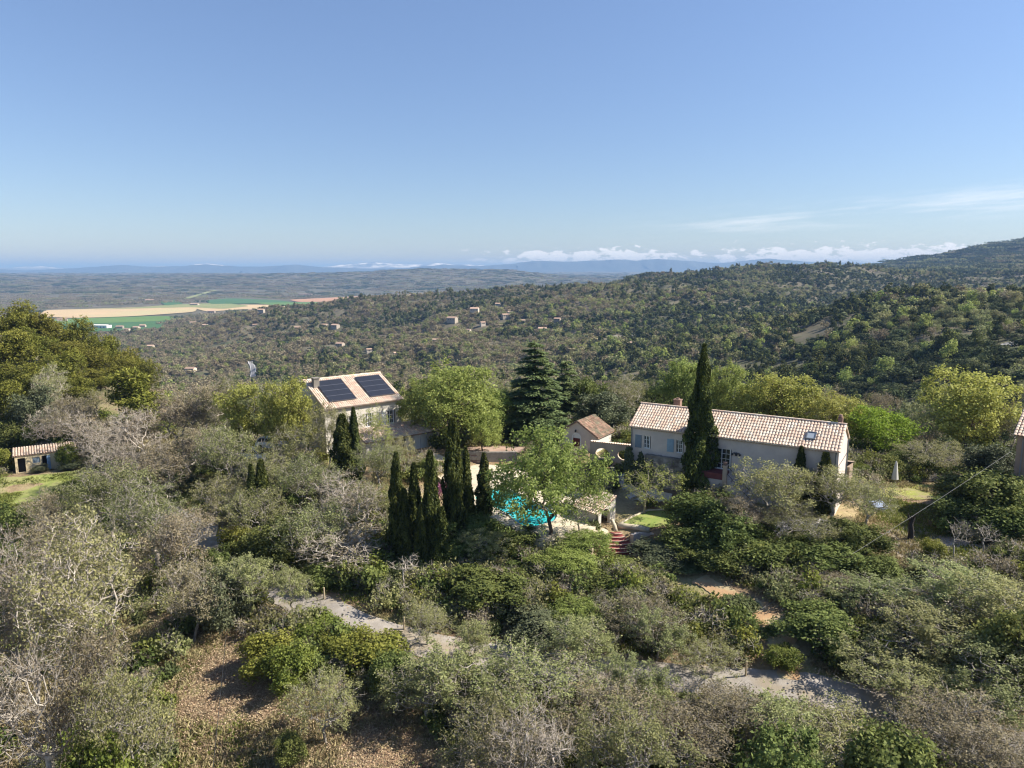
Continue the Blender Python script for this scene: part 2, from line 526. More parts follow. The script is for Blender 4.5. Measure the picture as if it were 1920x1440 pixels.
class MB:
    """collects boxes, quads and tubes and links them as ONE mesh object"""

    def __init__(self):
        self.v, self.f, self.t = [], [], []

    def add(self, vs, fs, t=0.5):
        k = len(self.v)
        self.v += [tuple(map(float, p)) for p in vs]
        self.f += [tuple(k + i for i in f) for f in fs]
        self.t += [t] * len(vs)

    def box(self, x0, x1, y0, y1, z0, z1, t=0.5):
        self.add([(x0, y0, z0), (x1, y0, z0), (x1, y1, z0), (x0, y1, z0), (x0, y0, z1), (x1, y0, z1), (x1, y1, z1), (x0, y1, z1)],
                 [(0, 3, 2, 1), (4, 5, 6, 7), (0, 1, 5, 4), (1, 2, 6, 5), (2, 3, 7, 6), (3, 0, 4, 7)], t)

    def obox(self, c, ax, ay, az, t=0.5):
        c, ax, ay, az = map(np.array, (c, ax, ay, az))
        vs = [c + sx * ax + sy * ay + sz * az for sz in (-1, 1) for sx, sy in ((-1, -1), (1, -1), (1, 1), (-1, 1))]
        self.add(vs, [(0, 3, 2, 1), (4, 5, 6, 7), (0, 1, 5, 4), (1, 2, 6, 5), (2, 3, 7, 6), (3, 0, 4, 7)], t)

    def tube(self, pts, r, k=6, r1=None, cap=True, t=0.5):
        pts = [Vector(p) for p in pts]
        n = len(pts)
        rings = []
        for i, p in enumerate(pts):
            d = (pts[min(i + 1, n - 1)] - pts[max(i - 1, 0)]).normalized()
            a = d.orthogonal().normalized() if abs(d.z) > 0.9 else d.cross(Vector((0, 0, 1))).normalized()
            b = d.cross(a)
            rr = r if r1 is None else r + (r1 - r) * i / max(n - 1, 1)
            rings.append([p + (a * math.cos(2 * PI * j / k) + b * math.sin(2 * PI * j / k)) * rr for j in range(k)])
        vs = [q for rg in rings for q in rg]
        fs = [(i * k + j, i * k + (j + 1) % k, (i + 1) * k + (j + 1) % k, (i + 1) * k + j) for i in range(n - 1) for j in range(k)]
        if cap:
            fs += [tuple(range(k - 1, -1, -1)), tuple((n - 1) * k + j for j in range(k))]
        self.add(vs, fs, t)

    def lathe(self, prof, k=12, c=(0, 0), t=0.5):
        vs = [(c[0] + r * math.cos(2 * PI * j / k), c[1] + r * math.sin(2 * PI * j / k), z) for r, z in prof for j in range(k)]
        n = len(prof)
        fs = [(i * k + j, i * k + (j + 1) % k, (i + 1) * k + (j + 1) % k, (i + 1) * k + j) for i in range(n - 1) for j in range(k)]
        fs += [tuple(range(k - 1, -1, -1)), tuple((n - 1) * k + j for j in range(k))]
        self.add(vs, fs, t)

    def prism(self, poly, z0, z1, t=0.5):
        n = len(poly)
        vs = [(p[0], p[1], z0) for p in poly] + [(p[0], p[1], z1) for p in poly]
        self.add(vs, [tuple(range(n - 1, -1, -1)), tuple(range(n, 2 * n))] + [(i, (i + 1) % n, n + (i + 1) % n, n + i) for i in range(n)], t)

    def mesh(self, name, mat, smooth=False):
        me = bpy.data.meshes.new(name)
        me.from_pydata(self.v, [], self.f)
        me.materials.append(mat)
        a = me.attributes.new('tint', 'FLOAT', 'POINT')
        a.data.foreach_set('value', np.array(self.t, dtype=np.float32))
        if smooth:
            me.polygons.foreach_set('use_smooth', np.ones(len(me.polygons), dtype=bool))
        me.update()
        return me

    def build(self, name, mat, parent=None, smooth=False):
        return link(name, self.mesh(name, mat, smooth), parent)


# ---------------------------------------------------------------- terrain heights
# control heights: (direction x/y, distance y, height)
_rows = {
    8: {-0.75: -6, 0: -6, 0.75: -5},
    20: {-0.75: -6, -0.3: -6, 0: -6, 0.4: -5, 0.75: -4},
    30: {-0.75: -6, -0.45: -5.5, 0: -5.5, 0.3: -4.5, 0.75: -3.5},
    38: {-0.75: -6, -0.42: -4.8, -0.15: -4.6, 0.1: -4.2, 0.35: -3.6, 0.55: -3.4, 0.75: -3},
    50: {-0.75: -6, -0.5: -4.6, -0.27: -3, 0: -3, 0.2: -2.5, 0.45: -1.0, 0.75: -0.4},
    62: {-0.75: -6, -0.5: -4.8, -0.3: -3, -0.08: -1.6, 0.3: -0.2, 0.45: 0.1, 0.75: 0.4},
    80: {-0.75: -6, -0.58: -5, -0.42: -2.5, -0.25: 0, 0: 0.3, 0.2: 0.5, 0.45: 0.4, 0.75: 0},
    100: {-0.75: -5, -0.6: -4.5, -0.5: -2.5, -0.2: 0, 0: 0, 0.2: 0, 0.45: -2, 0.75: -4},
    130: {-0.8: 4.5, -0.66: 3.5, -0.56: -0.5, -0.47: -5, -0.2: -4, 0: -4, 0.2: -6, 0.45: -10, 0.75: -12},
    160: {-0.8: 8, -0.66: 3, -0.55: -7, -0.45: -14, -0.2: -12, 0: -13, 0.2: -14, 0.45: -20, 0.75: -20},
    250: {-0.8: -8, -0.5: -32, -0.2: -34, 0: -34, 0.2: -35, 0.45: -33, 0.6: -20, 0.75: -12},
    400: {-0.8: -60, -0.5: -58, -0.3: -58, 0: -52, 0.2: -45, 0.35: -36, 0.45: -26, 0.55: -11, 0.75: 0},
    600: {-0.8: -85, -0.35: -76, -0.2: -72, 0: -62, 0.2: -50, 0.35: -32, 0.45: -17, 0.55: -5, 0.75: -1},
    800: {-0.8: -95, -0.37: -83, -0.2: -78, 0: -60, 0.2: -40, 0.35: -36, 0.45: -40, 0.55: -30, 0.75: -24},
    1000: {-0.8: -100, -0.37: -88, -0.2: -68, 0: -46, 0.1: -30, 0.2: -18, 0.35: -14, 0.45: -26, 0.55: -28, 0.75: -22},
    1350: {-0.8: -101, -0.47: -96, -0.345: -59, -0.28: -57, -0.2: -38, 0: -20, 0.2: 3, 0.35: 12, 0.45: 8, 0.55: 2, 0.75: 4},
    1600: {-0.8: -101, -0.47: -101, -0.345: -86, -0.28: -78, -0.2: -52, 0: -26, 0.2: 4, 0.35: 17, 0.45: 18, 0.55: 14, 0.75: 18},
    2100: {-0.8: -101, -0.4: -101, -0.2: -99, 0: -90, 0.2: -70, 0.35: -50, 0.45: -25, 0.55: 5, 0.65: 34, 0.75: 60},
    2800: {-0.8: -101, -0.4: -101, -0.2: -100, 0: -98, 0.2: -80, 0.35: -40, 0.45: 8, 0.55: 52, 0.65: 98, 0.75: 152},
    4000: {-0.8: -101, -0.4: -101, -0.2: -101, 0: -99, 0.2: -85, 0.35: -40, 0.5: 10, 0.75: 100},
    4700: {-0.8: -62, -0.4: -72, -0.25: -74, -0.1: -60, 0: -60, 0.2: -70, 0.5: -20, 0.75: 0},
    5600: {-0.8: -33, -0.4: -36, -0.25: -18, -0.13: 14, -0.05: 8, 0: 2, 0.05: -38, 0.2: -50, 0.75: -40},
    8000: {-0.8: -40, -0.4: -38, -0.2: -50, 0: -52, 0.2: -55, 0.75: -50},
    12500: {-0.8: -45, -0.4: -43, -0.1: -58, 0.1: -28, 0.25: -40, 0.75: -60},
    45000: {-0.8: -95, 0: -95, 0.75: -95},
}
_cp, _cz = [], []
KT = 5.0
for _y, _d in _rows.items():
    for _t, _z in _d.items():
        _cp.append((_t * KT, math.log(_y) * 2.0))
        _cz.append(_z)
_cp, _cz = np.array(_cp), np.array(_cz, dtype=float)
_D = np.sqrt(((_cp[:, None] - _cp[None]) ** 2).sum(-1) + 0.02)
_n = len(_cp)
_A = np.zeros((_n + 3, _n + 3))
_A[:_n, :_n] = _D
_A[:_n, _n] = 1
_A[:_n, _n + 1:] = _cp
_A[_n, :_n] = 1
_A[_n + 1:, :_n] = _cp.T
_w = np.linalg.solve(_A, np.concatenate([_cz, [0, 0, 0]]))


def _rbf(t, l):
    p = np.stack([t * KT, l * 2.0], -1).reshape(-1, 2)
    out = np.empty(len(p))
    for i in range(0, len(p), 20000):
        q = p[i:i + 20000]
        d = np.sqrt(((q[:, None] - _cp[None]) ** 2).sum(-1) + 0.02)
        out[i:i + 20000] = d @ _w[:_n] + _w[_n] + q @ _w[_n + 1:]
    return out.reshape(np.shape(t))


def sstep(a, b, x):
    t = np.clip((x - a) / (b - a), 0, 1)
    return t * t * (3 - 2 * t)


# houses' local frames: origin at the left end of the front eave, x along the eave, y into the house
H1L, H1D = np.array([11.811, 70.248]), np.array([0.84757, -0.53069])
H2L, H2D = np.array([-21.66, 80.56]), np.array([0.76472, 0.64436])


def loc2w(L, D, x, y):
    return L + D * x + np.array([-D[1], D[0]]) * y


# level pads: (centre, axis, half length, half width, height, fall-off)
PADS = [
    (loc2w(H1L, H1D, 9.8, 2.6), H1D, 10.6, 4.2, 0.5, 3.0),
    (loc2w(H2L, H2D, 6.5, 3.0), H2D, 7.5, 7.0, 0.1, 4.0),
    (np.array([0.8, 70.5]), np.array([0.75, -0.66]), 9.5, 6.5, -1.0, 2.5),
    (np.array([12.3, 63.8]), np.array([0.9, -0.43]), 3.0, 2.2, -0.85, 2.0),
    (np.array([9.3, 58.2]), np.array([1.0, 0.0]), 2.6, 1.3, -2.35, 1.0),
    (np.array([-64.0, 93.5]), np.array([0.87, 0.49]), 4.0, 2.6, -5.0, 3.0),
]


def vnoise(x, y, s, seed):
    """smooth value noise in 0..1"""
    X, Y = x / s, y / s
    i, j = np.floor(X), np.floor(Y)
    u, v = X - i, Y - j
    u, v = u * u * (3 - 2 * u), v * v * (3 - 2 * v)

    def h(a, b):
        q = np.sin(a * 127.1 + b * 311.7 + seed * 74.7) * 43758.5453
        return q - np.floor(q)
    return (h(i, j) * (1 - u) + h(i + 1, j) * u) * (1 - v) + (h(i, j + 1) * (1 - u) + h(i + 1, j + 1) * u) * v


def height(x, y):
    x, y = np.asarray(x, float), np.asarray(y, float)
    r = np.hypot(x, y)
    th = np.arctan2(x, y)
    tc = np.clip(th, -R(40), R(40))
    ye = np.clip(np.maximum(r * np.cos(tc), 6.0), 6.0, 45000)
    z = _rbf(np.tan(tc), np.log(ye))
    back = sstep(R(60), R(130), np.abs(th))
    if np.any(back > 0):
        z = z * (1 - back) + back * np.minimum(_rbf(np.zeros_like(tc), np.log(ye)), -6)
    a = np.clip(r * 0.007 - 0.4, 0.10, 8.0) * sstep(-98, -80, z)
    n = (vnoise(x, y, 210, 71) - 0.5) * sstep(250, 700, r) * 1.5 + (vnoise(x, y, 75, 72) - 0.5) * sstep(90, 260, r) + (vnoise(x, y, 17, 73) - 0.5) * 0.8
    z = z + a * 1.9 * n
    for c, ax, hl, hw, pz, fo in PADS:
        dx, dy = x - c[0], y - c[1]
        u = np.abs(dx * ax[0] + dy * ax[1]) - hl
        v = np.abs(-dx * ax[1] + dy * ax[0]) - hw
        d = np.hypot(np.maximum(u, 0), np.maximum(v, 0))
        w = 1 - sstep(0, fo, d)
        z = z * (1 - w) + pz * w
    return z


def h1(x, y):
    return float(height(np.array([x]), np.array([y]))[0])


_ys = np.exp(np.arange(math.log(16), math.log(40000), 0.006))


def hit(px, py, ymin=16):
    """ground point seen at a photo pixel"""
    r = ray(px, py)
    t = _ys[_ys >= ymin] / r[1]
    P = np.array([0, 0, ZC]) + t[:, None] * r
    hz = height(P[:, 0], P[:, 1])
    below = P[:, 2] <= hz
    i = int(np.argmax(below)) if below.any() else len(t) - 1
    if i > 0:
        a, b = P[i - 1, 2] - hz[i - 1], P[i, 2] - hz[i]
        f = a / (a - b) if a != b else 1
        p = P[i - 1] * (1 - f) + P[i] * f
    else:
        p = P[0]
    return np.array([p[0], p[1], h1(p[0], p[1])])


# one ground sheet out to the horizon, polar grid round the camera
_front = np.arange(-44, 44.01, 0.3)
_rest = np.concatenate([np.arange(46, 60, 2.0), np.arange(60, 300, 8.0), np.arange(300, 315, 2.0)])
_ang = np.radians(np.concatenate([_front, _rest]))
_rad = np.concatenate([[0.0], np.exp(np.arange(math.log(3.0), math.log(46000), 0.020))])
_RR, _AA = np.meshgrid(_rad, _ang, indexing='ij')
_X, _Y = _RR * np.sin(_AA), _RR * np.cos(_AA)
_Z = height(_X, _Y)
_na, _nr = len(_ang), len(_rad)
_i, _j = np.meshgrid(np.arange(_nr - 1), np.arange(_na), indexing='ij')
_q = np.stack([_i * _na + _j, _i * _na + (_j + 1) % _na, (_i + 1) * _na + (_j + 1) % _na, (_i + 1) * _na + _j], -1)
_q = _q[..., ::-1]
ground = link('ground', np_mesh('ground', np.stack([_X, _Y, _Z], -1), _q, [M['ground']], smooth=True))
tag(ground, 'brown and straw coloured ground running from the clearing to the far valley', 'ground', kind='structure')


def strip(name, pts, widths, mat, lift=0.05, n=60, m=5, wob=0.0):
    """a draped ribbon along a smooth centre line"""
    pts = np.array([p[:2] for p in pts], float)
    t = np.concatenate([[0], np.cumsum(np.linalg.norm(np.diff(pts, axis=0), axis=1))])
    tt = np.linspace(0, t[-1], n)

    def cr(i):
        out = np.interp(tt, t, pts[:, i])
        for _ in range(3):
            k = np.array([1, 2, 3, 2, 1]) / 9
            e = np.concatenate([[out[0]] * 2, out, [out[-1]] * 2])
            e[:2] = 2 * out[0] - out[[2, 1]]
            e[-2:] = 2 * out[-1] - out[[-2, -3]]
            out = np.convolve(e, k, 'valid')
        return out
    cx, cyy = cr(0), cr(1)
    w = np.interp(tt, t, widths)
    dx, dy = np.gradient(cx), np.gradient(cyy)
    ln = np.hypot(dx, dy)
    nx, ny = -dy / ln, dx / ln
    s = np.linspace(-0.5, 0.5, m)
    rg = np.random.default_rng(len(name) * 7)
    edge = 1 + wob * (rg.random((n, 1)) - 0.5)
    X = cx[:, None] + nx[:, None] * s * w[:, None] * edge
    Y = cyy[:, None] + ny[:, None] * s * w[:, None] * edge
    Z = height(X, Y) + lift
    i, j = np.meshgrid(np.arange(n - 1), np.arange(m - 1), indexing='ij')
    q = np.stack([i * m + j, (i + 1) * m + j, (i + 1) * m + j + 1, i * m + j + 1], -1)
    return link(name, np_mesh(name, np.stack([X, Y, Z], -1), q, [mat], smooth=True))


def patch(name, poly, mat, lift=0.05, rings=8, per=6, flat=None, wob=0.0):
    """a draped sheet filling an outline"""
    poly = np.array([p[:2] for p in poly], float)
    b = np.concatenate([poly[i] + (poly[(i + 1) % len(poly)] - poly[i]) * np.linspace(0, 1, per, endpoint=False)[:, None] for i in range(len(poly))])
    for _ in range(2):
        b = (np.roll(b, 1, 0) + 2 * b + np.roll(b, -1, 0)) / 4
    c = b.mean(0)
    rg = np.random.default_rng(len(name) * 13)
    if wob:
        b = c + (b - c) * (1 + wob * (rg.random((len(b), 1)) - 0.5))
    k = len(b)
    f = np.linspace(0, 1, rings + 1)[1:]
    P = np.concatenate([[c]] + [c + (b - c) * q for q in f])
    Z = height(P[:, 0], P[:, 1]) + lift if flat is None else np.full(len(P), flat)
    Q = []
    for j in range(0, k, 2):
        Q.append((0, 1 + j, 1 + (j + 1) % k, 1 + (j + 2) % k))
    for i in range(rings - 1):
        for j in range(k):
            Q.append((1 + i * k + j, 1 + (i + 1) * k + j, 1 + (i + 1) * k + (j + 1) % k, 1 + i * k + (j + 1) % k))
    me = np_mesh(name, np.column_stack([P, Z]), Q, [mat])
    o = link(name, me)
    return o


# tracks, lawns and fields
drive_px = [(300, 958), (352, 985), (400, 1010), (450, 1060), (510, 1098), (570, 1130), (640, 1160), (720, 1190), (800, 1210), (900, 1228), (1010, 1243), (1120, 1256), (1240, 1270), (1330, 1276), (1430, 1285), (1530, 1295), (1640, 1318), (1760, 1350), (1940, 1400)]
drive_pts = [hit(*p) for p in drive_px]
tag(strip('gravel_drive', drive_pts, [2.7] * len(drive_pts), M['gravel'], 0.04, 150, 7, 0.12), 'pale gravel drive winding through the oak wood', 'drive', kind='structure')
path_pts = [hit(*p) for p in [(1310, 1085), (1370, 1120), (1425, 1150), (1462, 1185), (1470, 1225), (1480, 1275)]]
tag(strip('dirt_path', path_pts, [1.4, 1.8, 2.6, 2.2, 1.6, 1.4], M['dirt'], 0.05, 50, 7, 0.5), 'orange earth path dropping from the house to the drive', 'path', kind='structure')
tag(patch('parking_court', [hit(*p) for p in [(1425, 990), (1470, 975), (1560, 975), (1610, 1000), (1560, 1020), (1460, 1015)]], M['gravel_pale'], 0.07, wob=0.05), 'pale gravel court below the long farmhouse', 'courtyard', kind='structure')
tag(patch('gravel_yard', [hit(*p) for p in [(1640, 1000), (1720, 985), (1800, 1010), (1880, 1045), (1800, 1075), (1700, 1070), (1650, 1040)]], M['gravel'], 0.07, wob=0.1), 'stony yard with twig shadows beside the charred stump', 'yard', kind='structure')
tag(patch('side_lawn', [hit(*p) for p in [(1640, 915), (1690, 902), (1760, 912), (1780, 935), (1700, 938), (1640, 932)]], M['lawn_yellow'], 0.08, wob=0.06), 'yellow green lawn under the closed white parasol', 'lawn', kind='structure')
tag(patch('pasture', [hit(*p) for p in [(-60, 905), (40, 895), (130, 885), (185, 880), (210, 905), (190, 940), (110, 965), (20, 965), (-60, 960)]], M['pasture'], 0.07, wob=0.05), 'rough green pasture in front of the yellow shed', 'pasture', kind='structure')
tag(patch('forest_clearing', [hit(*p) for p in [(430, 1160), (500, 1270), (640, 1290), (760, 1330), (850, 1400), (830, 1500), (640, 1560), (430, 1560), (340, 1440), (310, 1330), (340, 1230), (390, 1180)]], surf('clearing_litter', (0.42, 0.29, 0.18), (0.20, 0.125, 0.075), 5.5, 0.95, c3=(0.30, 0.27, 0.11), scale3=0.55, bump=1.0, bscale=16), 0.03, wob=0.1), 'leaf strewn clearing with dry grass in the front of the wood', 'clearing', kind='structure')


def field(name, px, mat, label, lift):
    P = [atz(a, b, -101) for a, b in px]
    tag(patch(name, P, mat, lift, 10, 8), label, 'field', kind='structure')


field('field', [(70, 592), (85, 580), (200, 577), (330, 573), (372, 576), (365, 585), (250, 591), (140, 594)], M['f_tan'], 'tan stubble field across the valley floor', 1.6)
field('field', [(100, 597), (150, 594), (280, 591), (330, 592), (318, 600), (200, 603), (110, 606)], M['f_green'], 'mid green field below the tan stubble', 1.3)
field('field', [(110, 606), (200, 603), (318, 600), (300, 616), (230, 618), (120, 622)], M['f_dark'], 'dark green field behind the white warehouse', 1.0)
field('field', [(165, 579), (250, 576), (330, 571), (420, 569), (470, 574), (420, 580), (360, 576)], M['f_light'], 'light green strip along the top of the stubble', 1.9)
field('field', [(300, 566), (330, 563), (345, 570), (310, 573)], M['f_dark'], 'small dark green field under the wooded slope', 2.2)
field('field', [(360, 577), (400, 572), (520, 571), (640, 573), (620, 582), (460, 580), (390, 585)], M['f_tan'], 'long tan strip beside the wooded spur', 1.4)
field('field', [(385, 564), (430, 559), (520, 562), (560, 567), (460, 570), (395, 571)], M['f_dark'], 'dark green field left of the ploughed field', 2.0)
field('field', [(470, 568), (560, 566), (660, 566), (700, 570), (600, 574), (520, 573)], M['f_green'], 'green strip in front of the ploughed field', 2.3)
field('field', [(540, 561), (640, 556), (720, 552), (790, 551), (770, 559), (680, 565), (560, 566)], M['f_red'], 'reddish ploughed field below the long wooded hill', 2.6)
road_px = [(468, 668), (466, 672), (469, 680), (474, 688), (476, 697), (474, 708)]
road_pts = [hit(*p, ymin=400) for p in road_px]
tag(strip('road', road_pts, [5.2] * 6, M['asphalt'], 0.8, 40, 5), 'grey road bend seen between the valley trees', 'road', kind='structure')
for sgn in (-1, 1):
    dv = [np.array([p[0] + sgn * 2.3, p[1]]) for p in road_pts]
    tag(strip('road_marking', dv, [0.3] * 6, M['road_paint'], 0.9, 40, 2), 'white edge line of the valley road', 'road marking', kind='structure')
lane = [hit(*p, ymin=400) for p in [(350, 561), (365, 556), (385, 550), (402, 545)]]
tag(strip('farm_lane', lane, [26] * 4, M['f_light'], 3.0, 30, 4), 'pale lane climbing the wooded slope beyond the fields', 'lane', kind='structure')


# mountains on the horizon
def mountain_range(name, y0, depth, prof, mat, label, seed, rough):
    rg = np.random.default_rng(seed)
    px = np.array([p[0] for p in prof], float)
    top = np.array([ZC + (505 - p[1]) / FPX * y0 for p in prof])
    nx, ny = 420, 15
    xs = np.linspace((px[0] - 960) / FPX * y0, (px[-1] - 960) / FPX * y0, nx)
    hz = np.interp(xs / y0 * FPX + 960, px, top)
    det = np.zeros(nx)
    for k in range(1, 8):
        det += rough / k * np.sin(xs / y0 * 9 * 1.7 ** k + rg.random() * 9)
    crest = hz + det
    v = np.linspace(-1, 1, ny)
    rel = (1 - np.abs(v)) ** 1.25
    X = np.repeat(xs[:, None], ny, 1) + rg.normal(0, 30, (nx, ny))
    Y = y0 + v * depth + rg.normal(0, depth * 0.02, (nx, ny))
    Z = -105 + (crest[:, None] + 105) * rel * (1 + rg.normal(0, 0.05, (nx, ny)) * (rel < 0.99))
    i, j = np.meshgrid(np.arange(nx - 1), np.arange(ny - 1), indexing='ij')
    q = np.stack([i * ny + j, (i + 1) * ny + j, (i + 1) * ny + j + 1, i * ny + j + 1], -1)
    tag(link(name, np_mesh(name, np.stack([X, Y, Z], -1), q, [mat], smooth=True)), label, 'mountains', kind='structure')


mountain_range('mountains', 15000, 1400, [(-500, 508), (-100, 504), (0, 505), (60, 507), (130, 503), (200, 499), (240, 497), (290, 500), (350, 499), (390, 496), (450, 500), (500, 500), (560, 497), (600, 501), (680, 503), (760, 502), (830, 496), (900, 499), (960, 496), (1000, 490), (1060, 491), (1120, 489), (1150, 487), (1190, 489), (1230, 486), (1270, 488), (1310, 491), (1340, 494), (1390, 489), (1430, 485), (1480, 489), (1530, 493), (1600, 494), (1700, 497), (2400, 505)], M['mountain'], 'blue mountain range along the horizon', 3, 6)
mountain_range('snowy_mountains', 20500, 1700, [(-500, 506), (-50, 503), (20, 501), (60, 499), (90, 498), (130, 502), (200, 503), (360, 500), (380, 496), (400, 494), (440, 499), (520, 502), (610, 500), (650, 496), (700, 492), (730, 494), (760, 497), (800, 496), (820, 494), (850, 497), (950, 501), (1100, 504), (2400, 506)], M['snow'], 'snow covered peaks behind the blue mountains', 8, 15)


# ---------------------------------------------------------------- vegetation prototypes
def tubes(A, B, ra, rb, k):
    d = B - A
    d /= np.linalg.norm(d, axis=1, keepdims=True) + 1e-9
    up = np.where(np.abs(d[:, 2:3]) > 0.9, np.array([[1.0, 0, 0]]), np.array([[0, 0, 1.0]]))
    u = np.cross(d, up)
    u /= np.linalg.norm(u, axis=1, keepdims=True) + 1e-9
    v = np.cross(d, u)
    a = np.arange(k) * 2 * PI / k
    ca, sa = np.cos(a)[None, :, None], np.sin(a)[None, :, None]
    off = u[:, None] * ca + v[:, None] * sa
    V = np.concatenate([A[:, None] + off * ra[:, None, None], B[:, None] + off * rb[:, None, None]], 1)
    n = len(A)
    j = np.arange(k)
    base = (np.arange(n) * 2 * k)[:, None]
    Q = np.stack([base + j, base + (j + 1) % k, base + k + (j + 1) % k, base + k + j], -1)
    return V.reshape(-1, 3), Q.reshape(-1, 4)


def cards(g, P, size, asp=1.0, out=None, outw=0.0, along=None, curl=0.0):
    """small leaf-shaped quads at points P; out pulls the normals, along sets the long axis"""
    n = len(P)
    nr = g.normal(size=(n, 3))
    nr /= np.linalg.norm(nr, axis=1, keepdims=True)
    if out is not None:
        nr = nr * (1 - outw) + out * outw
        nr /= np.linalg.norm(nr, axis=1, keepdims=True) + 1e-9
    ax = g.normal(size=(n, 3)) if along is None else along
    ax = ax - nr * (ax * nr).sum(1, keepdims=True)
    ax /= np.linalg.norm(ax, axis=1, keepdims=True) + 1e-9
    bx = np.cross(nr, ax)
    s = (np.full(n, size) if np.isscalar(size) else size) * g.uniform(0.7, 1.3, n)
    s = s[:, None]
    L, Wd = s * asp, s
    V = np.stack([P - ax * L * 0.5, P + bx * Wd * 0.5 + ax * L * 0.05 + nr * s * curl, P + ax * L * 0.5, P - bx * Wd * 0.5 + ax * L * 0.05 + nr * s * curl], 1)
    return V.reshape(-1, 3), np.arange(n * 4).reshape(-1, 4)


class Mesher:
    def __init__(self):
        self.V, self.Q, self.I, self.T, self.n = [], [], [], [], 0

    def add(self, VQ, mi, tint):
        V, Q = VQ
        self.V.append(V)
        self.Q.append(Q + self.n)
        self.I.append(np.full(len(Q), mi))
        self.T.append(np.full(len(V), tint) if np.isscalar(tint) else np.repeat(tint, len(V) // len(tint)))
        self.n += len(V)

    def mesh(self, name, mats):
        return np_mesh(name, np.concatenate(self.V), np.concatenate(self.Q), mats, np.concatenate(self.I), np.concatenate(self.T))


def lump_points(g, n, Rr, h0, h1, k, lump=(0.35, 0.55), shell=0.35, flat=1.0, spread=0.72):
    """points through the volume of a crown made of k uneven lumps"""
    c = []
    while len(c) < k:
        p = g.uniform(-1, 1, 3)
        if np.linalg.norm(p) <= 1:
            c.append(p)
    c = np.array(c)
    cz, hz = (h0 + h1) / 2, (h1 - h0) / 2
    c = c * np.array([Rr, Rr, hz]) * spread + np.array([0, 0, cz])
    rad = g.uniform(lump[0], lump[1], k) * Rr
    w = rad ** 2
    i = g.choice(k, n, p=w / w.sum())
    d = g.normal(size=(n, 3))
    d /= np.linalg.norm(d, axis=1, keepdims=True)
    r = rad[i] * g.random(n) ** shell
    P = c[i] + d * r[:, None] * np.array([1, 1, flat])
    P[:, 2] = np.clip(P[:, 2], h0 * 0.7 + 0.05, None)
    return P, d, i


def grow(g, pts, base_h, pen=0.25, maxlen=0.55, lean=0.25, jit=0.13):
    """limbs that reach every crown point from the trunk top"""
    N = len(pts) * 6 + 20
    nd = np.zeros((N, 3))
    par = np.full(N, -1)
    pl = np.zeros(N)
    n = 1
    steps = max(2, int(base_h / 0.6))
    dx, dy = g.normal(0, lean, 2)
    for i in range(1, steps + 1):
        f = i / steps
        nd[n] = (dx * f ** 1.5 + g.normal(0, 0.04), dy * f ** 1.5 + g.normal(0, 0.04), base_h * f)
        par[n] = n - 1
        n += 1
    top = nd[n - 1].copy()
    pl[:n] = np.linspace(3.0, 0, n)             # discourages limbs low on the trunk
    pts = pts[np.argsort(np.linalg.norm(pts - top, axis=1))]
    for p in pts:
        d = np.linalg.norm(nd[:n] - p, axis=1)
        j = int(np.argmin(d + pen * pl[:n]))
        L = d[j]
        m = max(1, int(math.ceil(L / maxlen)))
        a = nd[j].copy()
        last = j
        for q in range(1, m + 1):
            f = q / m
            c = a + (p - a) * f
            if q < m:
                c = c + g.normal(0, L * jit / m ** 0.5, 3)
                c[2] += 0.10 * L * math.sin(PI * f)
            nd[n] = c
            par[n] = last
            pl[n] = pl[last] + np.linalg.norm(nd[n] - nd[last])
            last = n
            n += 1
            if n >= N - 2:
                break
        if n >= N - 8:
            break
    return nd[:n], par[:n]


def woody(g, pts, base_h, r0=0.011, expo=0.46, twigs=2, twlen=0.35, thick=0.035, up=0.3, **kw):
    nd, par = grow(g, pts, base_h, **kw)
    n = len(nd)
    cnt = np.zeros(n)
    kids = np.bincount(par[1:], minlength=n)
    cnt[kids == 0] = 1
    for i in range(n - 1, 0, -1):
        cnt[par[i]] += cnt[i]
    r = r0 * np.maximum(cnt, 1) ** expo
    i = np.arange(1, n)
    A, B, ra, rb = nd[par[i]], nd[i], np.minimum(r[par[i]], r[i] * 1.35), r[i]
    rb = rb * 0.95
    big = rb > thick
    M1, M2 = Mesher(), Mesher()
    flare = ra.copy()
    flare[par[i] == 0] = r[1] * 1.35
    M1.add(tubes(A[big], B[big], flare[big], rb[big], 6), 0, 0.5)
    if (~big).any():
        M2.add(tubes(A[~big], B[~big], ra[~big], rb[~big], 3), 0, 0.5)
    src = np.where(cnt[1:] <= 3)[0] + 1
    tips = nd[kids == 0]
    if twigs:
        s = np.repeat(src, twigs)
        p = nd[s]
        dr = nd[s] - nd[par[s]]
        dr /= np.linalg.norm(dr, axis=1, keepdims=True) + 1e-9
        d = dr * 0.7 + g.normal(0, 0.65, p.shape) + np.array([0, 0, up])
        d /= np.linalg.norm(d, axis=1, keepdims=True)
        e = p + d * g.uniform(0.5, 1.3, (len(p), 1)) * twlen
        M2.add(tubes(p, e, np.full(len(p), r0 * 0.9), np.full(len(p), r0 * 0.35), 3), 0, 0.5)
        tips = np.concatenate([tips, e, (p + e) / 2])
    return M1, M2, tips


def clumpy(g, P, cell=0.9):
    """a tint per leaf: light and dark clumps plus per-leaf scatter"""
    k = np.floor(P / cell).astype(int)
    h = np.sin(k[:, 0] * 12.9898 + k[:, 1] * 78.233 + k[:, 2] * 37.719) * 43758.5453
    return np.clip(0.55 * (h - np.floor(h)) + 0.55 * g.random(len(P)) - 0.05, 0, 1)


